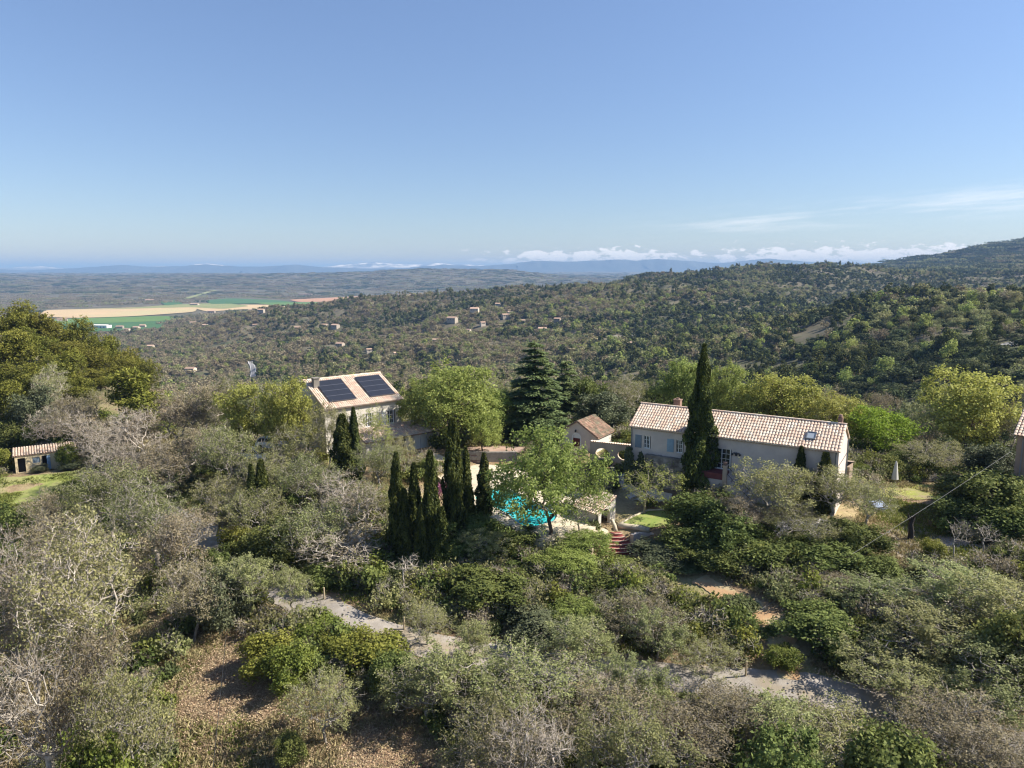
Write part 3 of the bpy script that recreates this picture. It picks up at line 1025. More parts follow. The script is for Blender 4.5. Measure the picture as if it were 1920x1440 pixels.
def tree_proto(seed, leafmat, bark, Rr=3.6, h0=2.2, hT=8.0, base=1.9, k=11, npts=420, nleaf=6000, size=0.13, sd=0.13, twigs=2, twlen=0.38,
               asp=1.5, lump=(0.35, 0.55), shell=0.35, r0=0.011, up=0.3, outw=0.35, flat=1.0, stray=0.0, spread=0.72, gap=0.15, **kw):
    g = np.random.default_rng(seed)
    pts, _, _ = lump_points(g, npts, Rr, h0, hT, k, lump, shell, flat, spread)
    M1, M2, tips = woody(g, pts, base, r0, twigs=twigs, twlen=twlen, up=up, **kw)
    if nleaf:
        kt = np.where(np.sin(tips[:, 0] * 3.1 + seed) + np.sin(tips[:, 1] * 3.7 + 2.0 * seed) + np.sin(tips[:, 2] * 4.3) + g.normal(0, 0.8, len(tips)) > -gap)[0]
        c = kt[g.integers(0, len(kt), nleaf)]
        P = tips[c] + g.normal(0, sd, (nleaf, 3))
        if stray:
            m = int(nleaf * stray)
            P[:m] = lump_points(g, m, Rr, h0, hT, k, lump, 0.5, flat)[0]
        ctr = np.array([0, 0, (h0 + hT) / 2])
        o = P - ctr
        o /= np.linalg.norm(o, axis=1, keepdims=True) + 1e-9
        o = o + np.array([0, 0, 0.35])
        M2.add(cards(g, P, size, asp, o, outw, curl=0.15), 1, clumpy(g, P))
    t = M1.mesh('trunk', [bark])
    c = M2.mesh('crown', [bark, leafmat])
    return t, c, hT * 0.98, 2 * Rr * 0.98


def bush_proto(seed, leafmat, bark, Rr=2.1, hT=3.4, k=12, npts=160, nleaf=7000, size=0.16, asp=1.5, h0=0.35, lump=(0.3, 0.5), **kw):
    return tree_proto(seed, leafmat, bark, Rr, h0, hT, 0.4, k, npts, nleaf, size, 0.17, 2, 0.3, asp, lump, 0.3, 0.011, 0.35, 0.45, stray=0.5, **kw)


def cypress_proto(seed, Rr=0.85, hT=10.0, n=8000, taper=0.62, ragged=0.12, low=0.72):
    g = np.random.default_rng(seed)
    h = g.random(n) ** 0.9
    a = g.uniform(0, 2 * PI, n)
    ph = g.uniform(0, 6.3, 6)
    prof = np.minimum(1, (1.02 - h) ** taper * 1.15) * (low + (1 - low) * np.minimum(1, h * 5))
    wob = 1 + ragged * (np.sin(3 * a + 9 * h + ph[0]) + np.sin(5 * a - 17 * h + ph[1]) * 0.8 + np.sin(2 * a + 31 * h + ph[2]) * 0.7)
    rr = Rr * prof * wob * (0.35 + 0.65 * g.random(n) ** 0.25)
    P = np.stack([rr * np.cos(a), rr * np.sin(a), 0.25 + h * (hT - 0.3)], 1)
    out = np.stack([np.cos(a), np.sin(a), np.full(n, 0.15)], 1)
    al = np.stack([np.cos(a) * 0.25, np.sin(a) * 0.25, np.ones(n)], 1) + g.normal(0, 0.22, (n, 3))
    m2 = Mesher()
    t = np.clip(0.35 + 0.3 * np.sin(4 * a + 12 * h + ph[3]) * np.sin(9 * h + ph[4]) + g.normal(0, 0.25, n), 0, 1)
    m2.add(cards(g, P, 0.14, 3.0, out, 0.5, al), 0, t)
    m1 = Mesher()
    z = np.linspace(0, hT * 0.95, 9)
    A = np.stack([g.normal(0, 0.02, 8), g.normal(0, 0.02, 8), z[:-1]], 1)
    B = np.vstack([A[1:], [[0, 0, z[-1]]]])
    rad = np.linspace(0.16, 0.02, 9)
    m1.add(tubes(A, B, rad[:-1], rad[1:], 6), 0, 0.5)
    return m1.mesh('trunk', [M['bark_dark']]), m2.mesh('crown', [M['l_cyp']]), hT, 2 * Rr * 1.1


def cedar_proto(seed, Rr=4.6, hT=12.0):
    g = np.random.default_rng(seed)
    A, B, ra, rb, P = [], [], [], [], []
    z = 1.2
    A.append((0, 0, 0)); B.append((0, 0, hT)); ra.append(0.30); rb.append(0.03)
    while z < hT - 0.3:
        f = z / hT
        L0 = Rr * (1 - f) ** 0.55 * min(1, 0.6 + f * 2.2)
        nb = int(7 - 2 * f)
        off = g.uniform(0, 6.3)
        for b in range(nb):
            az = off + b * 2 * PI / nb + g.normal(0, 0.2)
            L = L0 * g.uniform(0.7, 1.12)
            d = np.array([math.cos(az), math.sin(az), 0])
            s = np.array([-d[1], d[0], 0])
            zz = z + g.normal(0, 0.12)
            st = max(2, int(L / 0.5))
            q = np.array([0, 0, zz])
            for i in range(1, st + 1):
                u = i / st
                e = d * L * u + np.array([0, 0, zz + 0.28 * L * (u - 1.15 * u * u)])
                A.append(q); B.append(e)
                ra.append(0.06 * (1 - u * 0.7)); rb.append(0.05 * (1 - u * 0.8))
                q = e
            m = int(78 * L)
            u = g.random(m) ** 0.7
            lat = g.normal(0, 1, m) * 0.22 * L * (0.35 + 0.65 * np.sin(PI * np.clip(u, 0.05, 0.95)) ** 0.7) * 0.8
            pp = d * (L * u)[:, None] + s * lat[:, None]
            pp[:, 2] = zz + 0.28 * L * (u - 1.15 * u * u) + g.normal(0, 0.05, m) - 0.10 * np.abs(lat)
            P.append(pp)
        z += g.uniform(0.62, 0.85)
    P = np.concatenate(P)
    P = np.repeat(P, 2, 0) + g.normal(0, 0.07, (len(P) * 2, 3)) * np.array([1.6, 1.6, 0.5])
    m1, m2 = Mesher(), Mesher()
    m1.add(tubes(np.array(A, float), np.array(B, float), np.array(ra), np.array(rb), 4), 0, 0.5)
    n = len(P)
    al = P * np.array([1, 1, 0]) + g.normal(0, 1.0, (n, 3))
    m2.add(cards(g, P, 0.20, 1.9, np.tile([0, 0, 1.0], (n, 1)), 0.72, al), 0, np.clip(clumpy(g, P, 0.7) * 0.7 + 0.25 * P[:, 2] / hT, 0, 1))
    return m1.mesh('trunk', [M['bark_dark']]), m2.mesh('crown', [M['l_cedar']]), hT, 2 * Rr * 0.95


def pine_proto(seed, Rr=3.4, hT=9.0, h0=1.4, k=22, nt=900, tuft=11, leafmat='l_pine', pyr=False):
    g = np.random.default_rng(seed)
    pts, dd, li = lump_points(g, nt, Rr, h0, hT, k, (0.26, 0.44), 0.28, 1.0, 0.78)
    if pyr:
        f = 1 - 0.55 * (pts[:, 2] - h0) / (hT - h0)
        pts[:, :2] *= f[:, None] * 1.3
    M1, M2, tips = woody(g, pts, h0 * 0.9, 0.010, twigs=0, thick=0.03, maxlen=0.8)
    c = np.repeat(np.arange(len(pts)), tuft)
    d = g.normal(size=(len(c), 3)) + np.repeat(dd, tuft, 0) * 0.8 + np.array([0, 0, 0.55])
    d /= np.linalg.norm(d, axis=1, keepdims=True)
    P = pts[c] + g.normal(0, 0.17, (len(c), 3)) + d * 0.16
    out = np.repeat(dd, tuft, 0) + np.array([0, 0, 0.3])
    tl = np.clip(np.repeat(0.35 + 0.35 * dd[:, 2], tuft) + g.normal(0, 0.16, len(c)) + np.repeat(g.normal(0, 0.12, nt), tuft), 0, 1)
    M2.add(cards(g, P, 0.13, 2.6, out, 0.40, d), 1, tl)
    return M1.mesh('trunk', [M['bark_brown']]), M2.mesh('crown', [M['bark_brown'], M[leafmat]]), hT, 2 * Rr


def broom_proto(seed, Rr=1.5, hT=2.6, n=4200, mat='l_broom'):
    g = np.random.default_rng(seed)
    a = g.uniform(0, 2 * PI, n)
    r = Rr * np.sqrt(g.random(n))
    lean = np.stack([np.cos(a) * r, np.sin(a) * r], 1)
    top = hT * np.sqrt(np.maximum(0.05, 1 - (r / Rr) ** 2 * 0.8)) * (0.85 + 0.15 * np.sin(5 * a + 4 * r))
    u = g.uniform(0.25, 1.0, n)
    P = np.stack([lean[:, 0] * (0.35 + 0.65 * u), lean[:, 1] * (0.35 + 0.65 * u), top * u], 1)
    al = np.stack([lean[:, 0], lean[:, 1], np.full(n, hT * 1.1)], 1) + g.normal(0, 0.35, (n, 3))
    out = np.stack([np.cos(a), np.sin(a), np.full(n, 0.6)], 1)
    m2, m1 = Mesher(), Mesher()
    m2.add(cards(g, P, 0.075, 5.5, out, 0.35, al), 0, clumpy(g, P, 0.5))
    k = 14
    aa = g.uniform(0, 6.3, k)
    B = np.stack([np.cos(aa) * Rr * 0.5, np.sin(aa) * Rr * 0.5, np.full(k, hT * 0.6)], 1)
    m1.add(tubes(B * 0.05, B, np.full(k, 0.03), np.full(k, 0.012), 3), 0, 0.5)
    return m1.mesh('stems', [M['bark_dark']]), m2.mesh('foliage', [M[mat]]), hT, 2 * Rr


def far_proto(seed, leafmat, bark, Rr=3.0, h0=1.0, hT=6.5, k=8, n=260, size=0.65, twig=0, outw=0.55, pyr=0.0, lump=(0.35, 0.55), trunk=True):
    """one-mesh tree for the middle and far distance"""
    g = np.random.default_rng(seed)
    P, d, i = lump_points(g, n, Rr, h0, hT, k, lump, 0.25, 0.95)
    if pyr:
        P[:, :2] *= (1 + 0.35 * pyr - pyr * (P[:, 2:3] - h0) / (hT - h0))
    ctr = np.array([0, 0, h0 + (hT - h0) * 0.4])
    o = P - ctr
    o /= np.linalg.norm(o, axis=1, keepdims=True) + 1e-9
    o = o * 0.6 + d * 0.6
    m = Mesher()
    tint = np.clip(g.normal(0.45, 0.22, n) + (g.random(k)[i] - 0.5) * 0.4, 0, 1)
    m.add(cards(g, P, size, 1.25, o, outw, curl=0.1), 1, tint)
    if trunk:
        A = np.array([[0, 0, 0], [0.1, 0, h0 * 0.8]])
        B = np.array([[0.1, 0, h0 * 0.8], [0, 0.1, hT * 0.7]])
        m.add(tubes(A, B, np.array([0.2, 0.15]), np.array([0.15, 0.05]), 4), 0, 0.5)
    if twig:
        q = g.choice(n, twig)
        A = P[q] * 0.45 + np.array([0, 0, hT * 0.25])
        m.add(tubes(A, P[q] * 1.04, np.full(twig, 0.045), np.full(twig, 0.02), 3), 0, 0.5)
    return m.mesh('far_tree', [bark, leafmat]), hT, 2 * Rr


def clump_proto(seed, leafmat, bark, nt=26, area=26, h=6.0, per=26, size=1.5):
    g = np.random.default_rng(seed)
    m = Mesher()
    for t in range(nt):
        a, r = g.uniform(0, 6.3), area * math.sqrt(g.random())
        rr, hh = g.uniform(2.0, 3.6), h * g.uniform(0.7, 1.25)
        d = g.normal(size=(per, 3))
        d /= np.linalg.norm(d, axis=1, keepdims=True)
        P = d * np.array([rr, rr, hh * 0.45]) * g.random((per, 1)) ** 0.25
        P += np.array([r * math.cos(a), r * math.sin(a), hh * 0.5])
        m.add(cards(g, P, size, 1.2, d + np.array([0, 0, 0.2]), 0.6), 1, np.clip(g.normal(0.45, 0.2, per) + g.normal(0, 0.2), 0, 1))
    return m.mesh('tree_clump', [bark, leafmat])


PR = {}                                       # kind -> list of (trunk mesh, crown mesh, height, width)
bg, bp_, bd, bb = M['bark_grey'], M['bark_pale'], M['bark_dark'], M['bark_brown']
PR['OB'] = [tree_proto(s, M['l_bud'], bg, nleaf=7600, npts=430, size=0.090, sd=0.16, thick=0.022, r0=0.013, gap=-0.1, k=kk, hT=hh, Rr=rr) for s, kk, hh, rr in ((1, 11, 8.0, 3.6), (2, 9, 7.2, 3.7), (3, 13, 8.8, 3.5), (4, 10, 7.6, 3.3))]
PR['OX'] = [tree_proto(s, M['l_bud'], bp_, nleaf=10500, npts=760, size=0.090, sd=0.17, k=kk, hT=hh, Rr=rr, h0=hz_, base=2.8, thick=0.022, lump=(0.28, 0.46), r0=0.0155, gap=-0.2, twigs=3) for s, kk, hh, rr, hz_ in ((5, 17, 11.0, 4.6, 2.8), (6, 14, 10.0, 4.4, 2.4))]
PR['OS'] = [tree_proto(s, M['l_spring'], bg, nleaf=9000, npts=440, size=0.105, sd=0.15, k=kk, hT=hh, Rr=rr, thick=0.022, r0=0.013, gap=-0.1) for s, kk, hh, rr in ((7, 11, 8.2, 3.6), (8, 13, 7.8, 3.8))]
PR['DT'] = [tree_proto(s, M['l_brown'], bp_ if s == 44 else bg, nleaf=60, npts=26, size=0.08, twigs=2, twlen=0.9, k=6, hT=8.0, Rr=2.4, h0=4.4, base=4.2, r0=0.035, thick=0.05, jit=0.22) for s in (44, 45)]
PR['PO'] = [tree_proto(36, M['l_fresh'], bd, nleaf=15500, npts=520, size=0.125, sd=0.19, k=20, hT=7.6, Rr=5.0, h0=2.1, base=1.7, thick=0.025, lump=(0.24, 0.38), spread=0.8)]
PR['AI'] = [tree_proto(35, M['l_fresh'], bg, nleaf=3400, npts=300, size=0.10, sd=0.16, k=10, hT=8.0, Rr=3.3, h0=2.4, thick=0.022)]
PR['OG'] = [tree_proto(s, M['l_fresh'], bd, nleaf=15000, npts=420, size=0.135, sd=0.20, k=kk, hT=hh, Rr=rr, stray=0.12) for s, kk, hh, rr in ((11, 13, 8.6, 4.0), (12, 11, 8.0, 3.8), (13, 15, 8.2, 4.2))]
PR['OY'] = [tree_proto(s, M['l_yellow'], bb, nleaf=14000, npts=420, size=0.135, sd=0.19, k=kk, hT=hh, Rr=rr, stray=0.10) for s, kk, hh, rr in ((21, 13, 8.6, 4.0), (22, 12, 8.0, 3.8))]
PR['LI'] = [tree_proto(31, M['l_lime'], bb, nleaf=15000, npts=380, size=0.14, sd=0.22, k=11, hT=8.0, Rr=3.7, stray=0.2)]
PR['BR'] = [tree_proto(s, M['l_brown'], bp_, nleaf=1500, npts=400, size=0.085, thick=0.026, sd=0.12, twigs=4, twlen=0.5, k=kk, hT=hh, Rr=rr, r0=0.0165) for s, kk, hh, rr in ((41, 11, 8.0, 3.4), (42, 9, 7.4, 3.2), (43, 12, 8.6, 3.0))]
PR['OW'] = [tree_proto(s, M['l_brown'], bg, nleaf=6000, npts=460, size=0.085, thick=0.022, sd=0.14, twigs=3, twlen=0.42, k=kk, hT=hh, Rr=rr) for s, kk, hh, rr in ((51, 11, 7.6, 3.4), (52, 9, 7.0, 3.3))]
PR['HO'] = [bush_proto(s, M['l_holm'], bd, k=kk, hT=hh, Rr=rr, nleaf=12500, size=0.115) for s, kk, hh, rr in ((61, 12, 3.6, 2.1), (62, 9, 3.2, 2.2), (63, 15, 4.0, 2.0), (64, 11, 3.0, 2.3))]
PR['BB'] = [bush_proto(s, M['l_bright'], bb, k=kk, hT=hh, Rr=rr, nleaf=11500, size=0.115) for s, kk, hh, rr in ((71, 10, 3.0, 2.0), (72, 13, 3.4, 1.9))]
PR['OL'] = [bush_proto(s, M['l_olive'], bg, k=11, hT=3.4, Rr=2.0, nleaf=11000, size=0.09, asp=2.0) for s in (81, 82)]
PR['CY'] = [cypress_proto(91, 0.85, 10.0, 8000, 0.62, 0.20), cypress_proto(92, 0.8, 9.0, 7600, 0.72, 0.16), cypress_proto(93, 0.95, 10.5, 8600, 0.5, 0.24), cypress_proto(94, 0.75, 8.0, 6600, 0.55, 0.19)]
PR['CB'] = [cypress_proto(95, 1.45, 14.5, 19000, 0.85, 0.24, 0.8)]
PR['CE'] = [cedar_proto(101), cedar_proto(102, 4.4, 11.0)]
PR['PI'] = [pine_proto(111), pine_proto(112, 3.2, 8.5, 1.2, 18), pine_proto(113, 3.6, 9.5, 1.8, 26)]
PR['PN'] = [pine_proto(114, 2.4, 8.5, 0.8, 20, 800, 11, 'l_pine', True)]
PR['BM'] = [broom_proto(121), broom_proto(122, 1.3, 2.9)]
PR['FL'] = [bush_proto(131, M['l_pink'], bb, 1.2, 2.4, 8, 110, 2400, 0.11)]

KIND = {
    'OB': ('oak_tree', 'tree', 'trunk', 'crown'), 'OG': ('oak_tree', 'tree', 'trunk', 'crown'), 'OY': ('leafy_tree', 'tree', 'trunk', 'crown'),
    'LI': ('leafy_tree', 'tree', 'trunk', 'crown'), 'BR': ('bare_tree', 'tree', 'trunk', 'crown'), 'OW': ('oak_tree', 'tree', 'trunk', 'crown'),
    'HO': ('evergreen_bush', 'bush', 'trunk', 'foliage'), 'BB': ('leafy_bush', 'bush', 'trunk', 'foliage'), 'OL': ('olive_bush', 'bush', 'trunk', 'foliage'),
    'OS': ('oak_tree', 'tree', 'trunk', 'crown'), 'PO': ('oak_tree', 'tree', 'trunk', 'crown'), 'OX': ('oak_tree', 'tree', 'trunk', 'crown'), 'DT': ('dead_tree', 'tree', 'trunk', 'crown'), 'AI': ('leafy_tree', 'tree', 'trunk', 'crown'), 'CY': ('cypress_tree', 'tree', 'trunk', 'crown'), 'CB': ('cypress_tree', 'tree', 'trunk', 'crown'), 'CE': ('cedar_tree', 'tree', 'trunk', 'crown'),
    'PI': ('pine_tree', 'tree', 'trunk', 'crown'), 'PN': ('pine_tree', 'tree', 'trunk', 'crown'), 'BM': ('broom_bush', 'bush', 'stems', 'foliage'),
    'FL': ('flowering_bush', 'bush', 'trunk', 'foliage'),
}
_made, _turn = {}, random.Random(5)


def plant(kind, x, y, z, h, w, label, group=None, var=None):
    """first of each prototype is built, the others are copies of it and of its parts"""
    protos = PR[kind]
    i = (_turn.randrange(len(protos)) if var is None else var) % len(protos)
    tm, cm, ph, pw = protos[i]
    nm, cat, pt, pc = KIND[kind]
    if (kind, i) not in _made:
        r = bpy.data.objects.new(nm, None)
        C.objects.link(r)
        r.empty_display_size = 0.5
        link(pt, tm, r)
        link(pc, cm, r)
        _made[(kind, i)] = r
    else:
        src = _made[(kind, i)]
        r = src.copy()
        C.objects.link(r)
        for ch in list(src.children):
            c = ch.copy()
            C.objects.link(c)
            c.parent = r
    r.location = (float(x), float(y), float(z))
    r.rotation_euler = (0, 0, _turn.uniform(0, 6.28))
    r.scale = (w / pw * _turn.uniform(0.94, 1.06), w / pw * _turn.uniform(0.94, 1.06), h / ph)
    for k in ('label', 'category', 'group'):
        if k in r:
            del r[k]
    tag(r, label, cat, group)
    return r


NEAR = []                                     # (x, y, crown radius) of planted trees


def stand(kind, px, top, y, w, label, group=None, var=None, zoff=0.0):
    """a plant whose base stands at distance y in the direction of px and whose crown top reaches the photo row"""
    p = aty(px, top, y)
    z = h1(p[0], y) + zoff
    h = max(p[2] - z, 0.6)
    if kind == 'OB' and (h > 9.0 or w > 8.4):
        kind, var = 'OX', None
    NEAR.append((p[0], y, w / 2))
    return plant(kind, p[0], y, z - 0.05, h, w, label, group, var)


def scatter(name, P, rot, scl, idx, protos, label, cat='trees', kind='stuff'):
    """one mass object: geometry nodes set a prototype on every point"""
    me = bpy.data.meshes.new(name)
    me.vertices.add(len(P))
    me.vertices.foreach_set('co', np.asarray(P, np.float32).ravel())
    for an, ty, dat in (('rz', 'FLOAT', rot), ('pick', 'INT', idx)):
        a = me.attributes.new(an, ty, 'POINT')
        a.data.foreach_set('value', np.asarray(dat, np.float32 if ty == 'FLOAT' else np.int32))
    a = me.attributes.new('sc', 'FLOAT_VECTOR', 'POINT')
    a.data.foreach_set('vector', np.asarray(scl, np.float32).ravel())
    o = link(name, me)
    tag(o, label, cat, None, kind)
    col = bpy.data.collections.new(name + '_kinds')
    for i, m in enumerate(protos):
        po = bpy.data.objects.new('%s_kind_%03d' % (name, i), m)
        col.objects.link(po)
    ng = bpy.data.node_groups.new(name + '_nodes', 'GeometryNodeTree')
    ng.interface.new_socket('Geometry', in_out='INPUT', socket_type='NodeSocketGeometry')
    ng.interface.new_socket('Geometry', in_out='OUTPUT', socket_type='NodeSocketGeometry')
    n, l = ng.nodes, ng.links
    gi, go = n.new('NodeGroupInput'), n.new('NodeGroupOutput')
    ip = n.new('GeometryNodeInstanceOnPoints')
    ci = n.new('GeometryNodeCollectionInfo')
    ci.inputs['Collection'].default_value = col
    ci.inputs['Separate Children'].default_value = True
    ci.inputs['Reset Children'].default_value = True
    ip.inputs['Pick Instance'].default_value = True

    def attr(nm, ty):
        q = n.new('GeometryNodeInputNamedAttribute')
        q.data_type = ty
        q.inputs['Name'].default_value = nm
        return q.outputs['Attribute']
    cb = n.new('ShaderNodeCombineXYZ')
    l.new(attr('rz', 'FLOAT'), cb.inputs[2])
    er = n.new('FunctionNodeEulerToRotation')
    l.new(cb.outputs[0], er.inputs[0])
    l.new(gi.outputs[0], ip.inputs['Points'])
    l.new(ci.outputs[0], ip.inputs['Instance'])
    l.new(attr('pick', 'INT'), ip.inputs['Instance Index'])
    l.new(er.outputs[0], ip.inputs['Rotation'])
    l.new(attr('sc', 'FLOAT_VECTOR'), ip.inputs['Scale'])
    l.new(ip.outputs[0], go.inputs[0])
    md = o.modifiers.new('scatter', 'NODES')
    md.node_group = ng
    return o


# ---------------------------------------------------------------- building helpers
TR = random.Random(11)


def wall_holes(mb, p0, p1, z0, z1, holes, depth=0.22, thick=0.3):
    """a wall from p0 to p1 (front face, inside to the left-hand normal) with rectangular openings and reveals"""
    p0, p1 = np.array(p0, float), np.array(p1, float)
    L = np.linalg.norm(p1 - p0)
    u = (p1 - p0) / L
    n = np.array([-u[1], u[0]])
    us = sorted({0.0, L} | {h[0] for h in holes} | {h[1] for h in holes})
    zs = sorted({z0, z1} | {h[2] for h in holes} | {h[3] for h in holes})

    def P(a, z, d=0.0):
        q = p0 + u * a + n * d
        return (q[0], q[1], z)
    for a, b in zip(us[:-1], us[1:]):
        for c, d in zip(zs[:-1], zs[1:]):
            mx, mz = (a + b) / 2, (c + d) / 2
            if any(h[0] < mx < h[1] and h[2] < mz < h[3] for h in holes):
                continue
            mb.add([P(a, c), P(b, c), P(b, d), P(a, d)], [(0, 1, 2, 3)])
    for a, b, c, d in holes:
        for (a0, c0), (a1, c1) in (((a, c), (b, c)), ((b, c), (b, d)), ((b, d), (a, d)), ((a, d), (a, c))):
            mb.add([P(a0, c0), P(a1, c1), P(a1, c1, depth), P(a0, c0, depth)], [(0, 1, 2, 3)])


def wall_shape(mb, p0, p1, z0, z1, cu, cz, rfun, thick=0.25, n=28, top=None):
    """a free standing wall piece with one opening whose outline is rfun(angle) about (cu, cz)"""
    p0, p1 = np.array(p0, float), np.array(p1, float)
    L = np.linalg.norm(p1 - p0)
    u = (p1 - p0) / L
    nn = np.array([-u[1], u[0]])
    zt = (lambda a: z1) if top is None else top
    an = sorted(list(np.linspace(-PI, PI, n, endpoint=False)) + [math.atan2(z - cz, a - cu) for a in (0, L) for z in (z0, zt(a))])

    def rect(t):
        c, s = math.cos(t), math.sin(t)
        k = []
        if abs(c) > 1e-6:
            k.append(((L if c > 0 else 0) - cu) / c)
        if s < -1e-6:
            k.append((z0 - cz) / s)
        if s > 1e-6:
            sl = (zt(L) - zt(0)) / L
            k.append((zt(0) + sl * cu - cz) / (s - sl * c) if s - sl * c > 1e-6 else 1e9)
        m = min(q for q in k if q > 0)
        return cu + c * m, cz + s * m

    def P(a, z, d):
        q = p0 + u * a + nn * d
        return (q[0], q[1], z)
    m = len(an)
    I = [(cu + rfun(t) * math.cos(t), cz + rfun(t) * math.sin(t)) for t in an]
    O = [rect(t) for t in an]
    for i in range(m):
        j = (i + 1) % m
        mb.add([P(*O[i], 0), P(*O[j], 0), P(*I[j], 0), P(*I[i], 0)], [(0, 1, 2, 3)])
        mb.add([P(*O[i], thick), P(*O[j], thick), P(*I[j], thick), P(*I[i], thick)], [(3, 2, 1, 0)])
        mb.add([P(*I[i], 0), P(*I[j], 0), P(*I[j], thick), P(*I[i], thick)], [(0, 1, 2, 3)])
        mb.add([P(*O[i], 0), P(*O[j], 0), P(*O[j], thick), P(*O[i], thick)], [(3, 2, 1, 0)])


def tiles(mb, x0, x1, ya, za, yb, zb, pitch=0.27, row=0.38, rad=0.115):
    """barrel tiles from the eave (ya, za) up to the ridge (yb, zb), columns along x"""
    s = np.array([0, yb - ya, zb - za], float)
    L = np.linalg.norm(s)
    s /= L
    nn = np.array([0, -s[2], s[1]]) if s[1] > 0 else np.array([0, s[2], -s[1]])
    nc = int((x1 - x0) / pitch)
    pitch = (x1 - x0) / nc
    nr = max(1, int(round(L / row)))
    row = L / nr
    for c in range(nc):
        cx = x0 + (c + 0.5) * pitch
        for r in range(nr):
            a, b = r * row - 0.05, (r + 1) * row + 0.03
            dx = TR.uniform(-0.012, 0.012)
            vs = []
            for q, lift, rr in ((a, 0.045, rad * 1.06), (b, 0.008, rad * 0.9)):
                for k in range(5):
                    t = PI * k / 4
                    p = np.array([cx + dx - rr * math.cos(t), ya, za]) + s * q + nn * (lift + rr * 0.58 * math.sin(t))
                    vs.append(p)
            mb.add(vs, [(k, k + 1, k + 6, k + 5) for k in range(4)], min(1, max(0, TR.gauss(0.5, 0.28))))


def ridge_tiles(mb, x0, x1, y, z, r=0.15, step=0.42):
    n = int((x1 - x0) / step)
    st = (x1 - x0) / n
    for i in range(n):
        vs = []
        for q, rr in ((x0 + i * st, r), (x0 + (i + 1) * st + 0.03, r * 0.9)):
            for k in range(5):
                t = PI * k / 4
                vs.append((q, y - rr * math.cos(t), z + rr * 0.8 * math.sin(t)))
        mb.add(vs, [(k, k + 1, k + 6, k + 5) for k in range(4)], TR.random())


def window(par, x0, x1, z0, z1, y, cols=2, rows=3, cas=2, frame='frame_white', surround=0.07):
    """frame with casements and glazing bars, panes as sub-parts"""
    f = MB()
    w = 0.06
    f.box(x0 - surround, x1 + surround, y - 0.03, y + 0.03, z1 - 0.002, z1 + surround)
    f.box(x0 - surround, x1 + surround, y - 0.06, y + 0.03, z0 - surround, z0 + 0.002)
    for xx in (x0 - surround, x1):
        f.box(xx, xx + surround, y - 0.028, y + 0.028, z0, z1)
    cw = (x1 - x0) / cas
    for k in range(cas):
        a, b = x0 + k * cw, x0 + (k + 1) * cw
        f.box(a, a + w * 0.7, y + 0.04, y + 0.09, z0, z1)
        f.box(b - w * 0.7, b, y + 0.04, y + 0.09, z0, z1)
        f.box(a, b, y + 0.042, y + 0.088, z0, z0 + w)
        f.box(a, b, y + 0.042, y + 0.088, z1 - w, z1)
        for i in range(1, rows):
            z = z0 + (z1 - z0) * i / rows
            f.box(a, b, y + 0.045, y + 0.085, z - 0.02, z + 0.02)
        for i in range(1, cols // cas if cols > cas else 1):
            x = a + cw * i / (cols // cas)
            f.box(x - 0.015, x + 0.015, y + 0.045, y + 0.085, z0, z1)
    fo = f.build('window', M[frame], par)
    for k in range(cas):
        a = x0 + k * cw
        for i in range(rows):
            g = MB()
            za, zb = z0 + (z1 - z0) * i / rows, z0 + (z1 - z0) * (i + 1) / rows
            g.box(a + 0.03, a + cw - 0.03, y + 0.06, y + 0.07, za + 0.02, zb - 0.02)
            g.build('pane', M['glass'], fo)
    return fo


def shutter(par, x0, x1, z0, z1, y, mat):
    s = MB()
    s.box(x0, x1, y - 0.05, y - 0.012, z0, z1)
    n = 9
    for i in range(n):
        z = z0 + 0.08 + (z1 - z0 - 0.16) * i / (n - 1)
        s.box(x0 + 0.06, x1 - 0.06, y - 0.066, y - 0.049, z - 0.035, z + 0.03)
    return s.build('shutter', M[mat], par)


def gable_faces(mb, x, y0, y1, z0, ze, ym, zr, flip=False):
    mb.add([(x, y0, z0), (x, y1, z0), (x, y1, ze), (x, ym, zr), (x, y0, ze)], [(4, 3, 2, 1, 0) if flip else (0, 1, 2, 3, 4)])


def leaves_on(g, name, par, P, out, size, mat, nrm=0.6):
    m = Mesher()
    m.add(cards(g, P, size, 1.2, out, nrm), 0, clumpy(g, P, 0.5))
    return link(name, m.mesh(name, [mat]), par)


# ---------------------------------------------------------------- the long farmhouse
Z0 = 0.35
h1o = empty('farmhouse', (H1L[0], H1L[1], 0), math.atan2(H1D[1], H1D[0]), 'long plastered farmhouse with one tiled roof behind the tallest cypress', 'house')
mb = MB()
wall_holes(mb, (0.15, 0.3), (19.5, 0.3), Z0, 6.22, [(1.38, 2.12, 4.2, 5.52), (4.75, 5.49, 4.2, 5.52), (8.55, 10.15, 3.22, 5.24)])
gable_faces(mb, 19.5, 0.3, 5.9, Z0, 6.35, 3.1, 7.98)
gable_faces(mb, 0.15, 0.3, 5.9, Z0, 6.35, 3.1, 7.98, True)
mb.add([(0.15, 5.9, Z0), (19.5, 5.9, Z0), (19.5, 5.9, 6.3), (0.15, 5.9, 6.3)], [(3, 2, 1, 0)])
mb.build('wall', M['plaster'], h1o)
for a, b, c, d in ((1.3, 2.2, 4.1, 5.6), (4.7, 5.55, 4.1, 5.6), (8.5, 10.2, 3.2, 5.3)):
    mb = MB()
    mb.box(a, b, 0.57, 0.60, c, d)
    mb.build('shade_panel', M['room_shade'], h1o)  # thin dark sheet behind each opening, room shade put into its colour
mb = MB()
for i in range(72):
    mb.tube([(0.2 + i * 0.268, 0.31, 6.20), (0.2 + i * 0.268, 0.08, 6.20)], 0.075, 6)
mb.box(0.16, 19.49, 0.1, 0.31, 6.265, 6.34)
tag(mb.build('eaves_course', M['plaster_pink'], h1o), kind='stuff')
mb = MB()
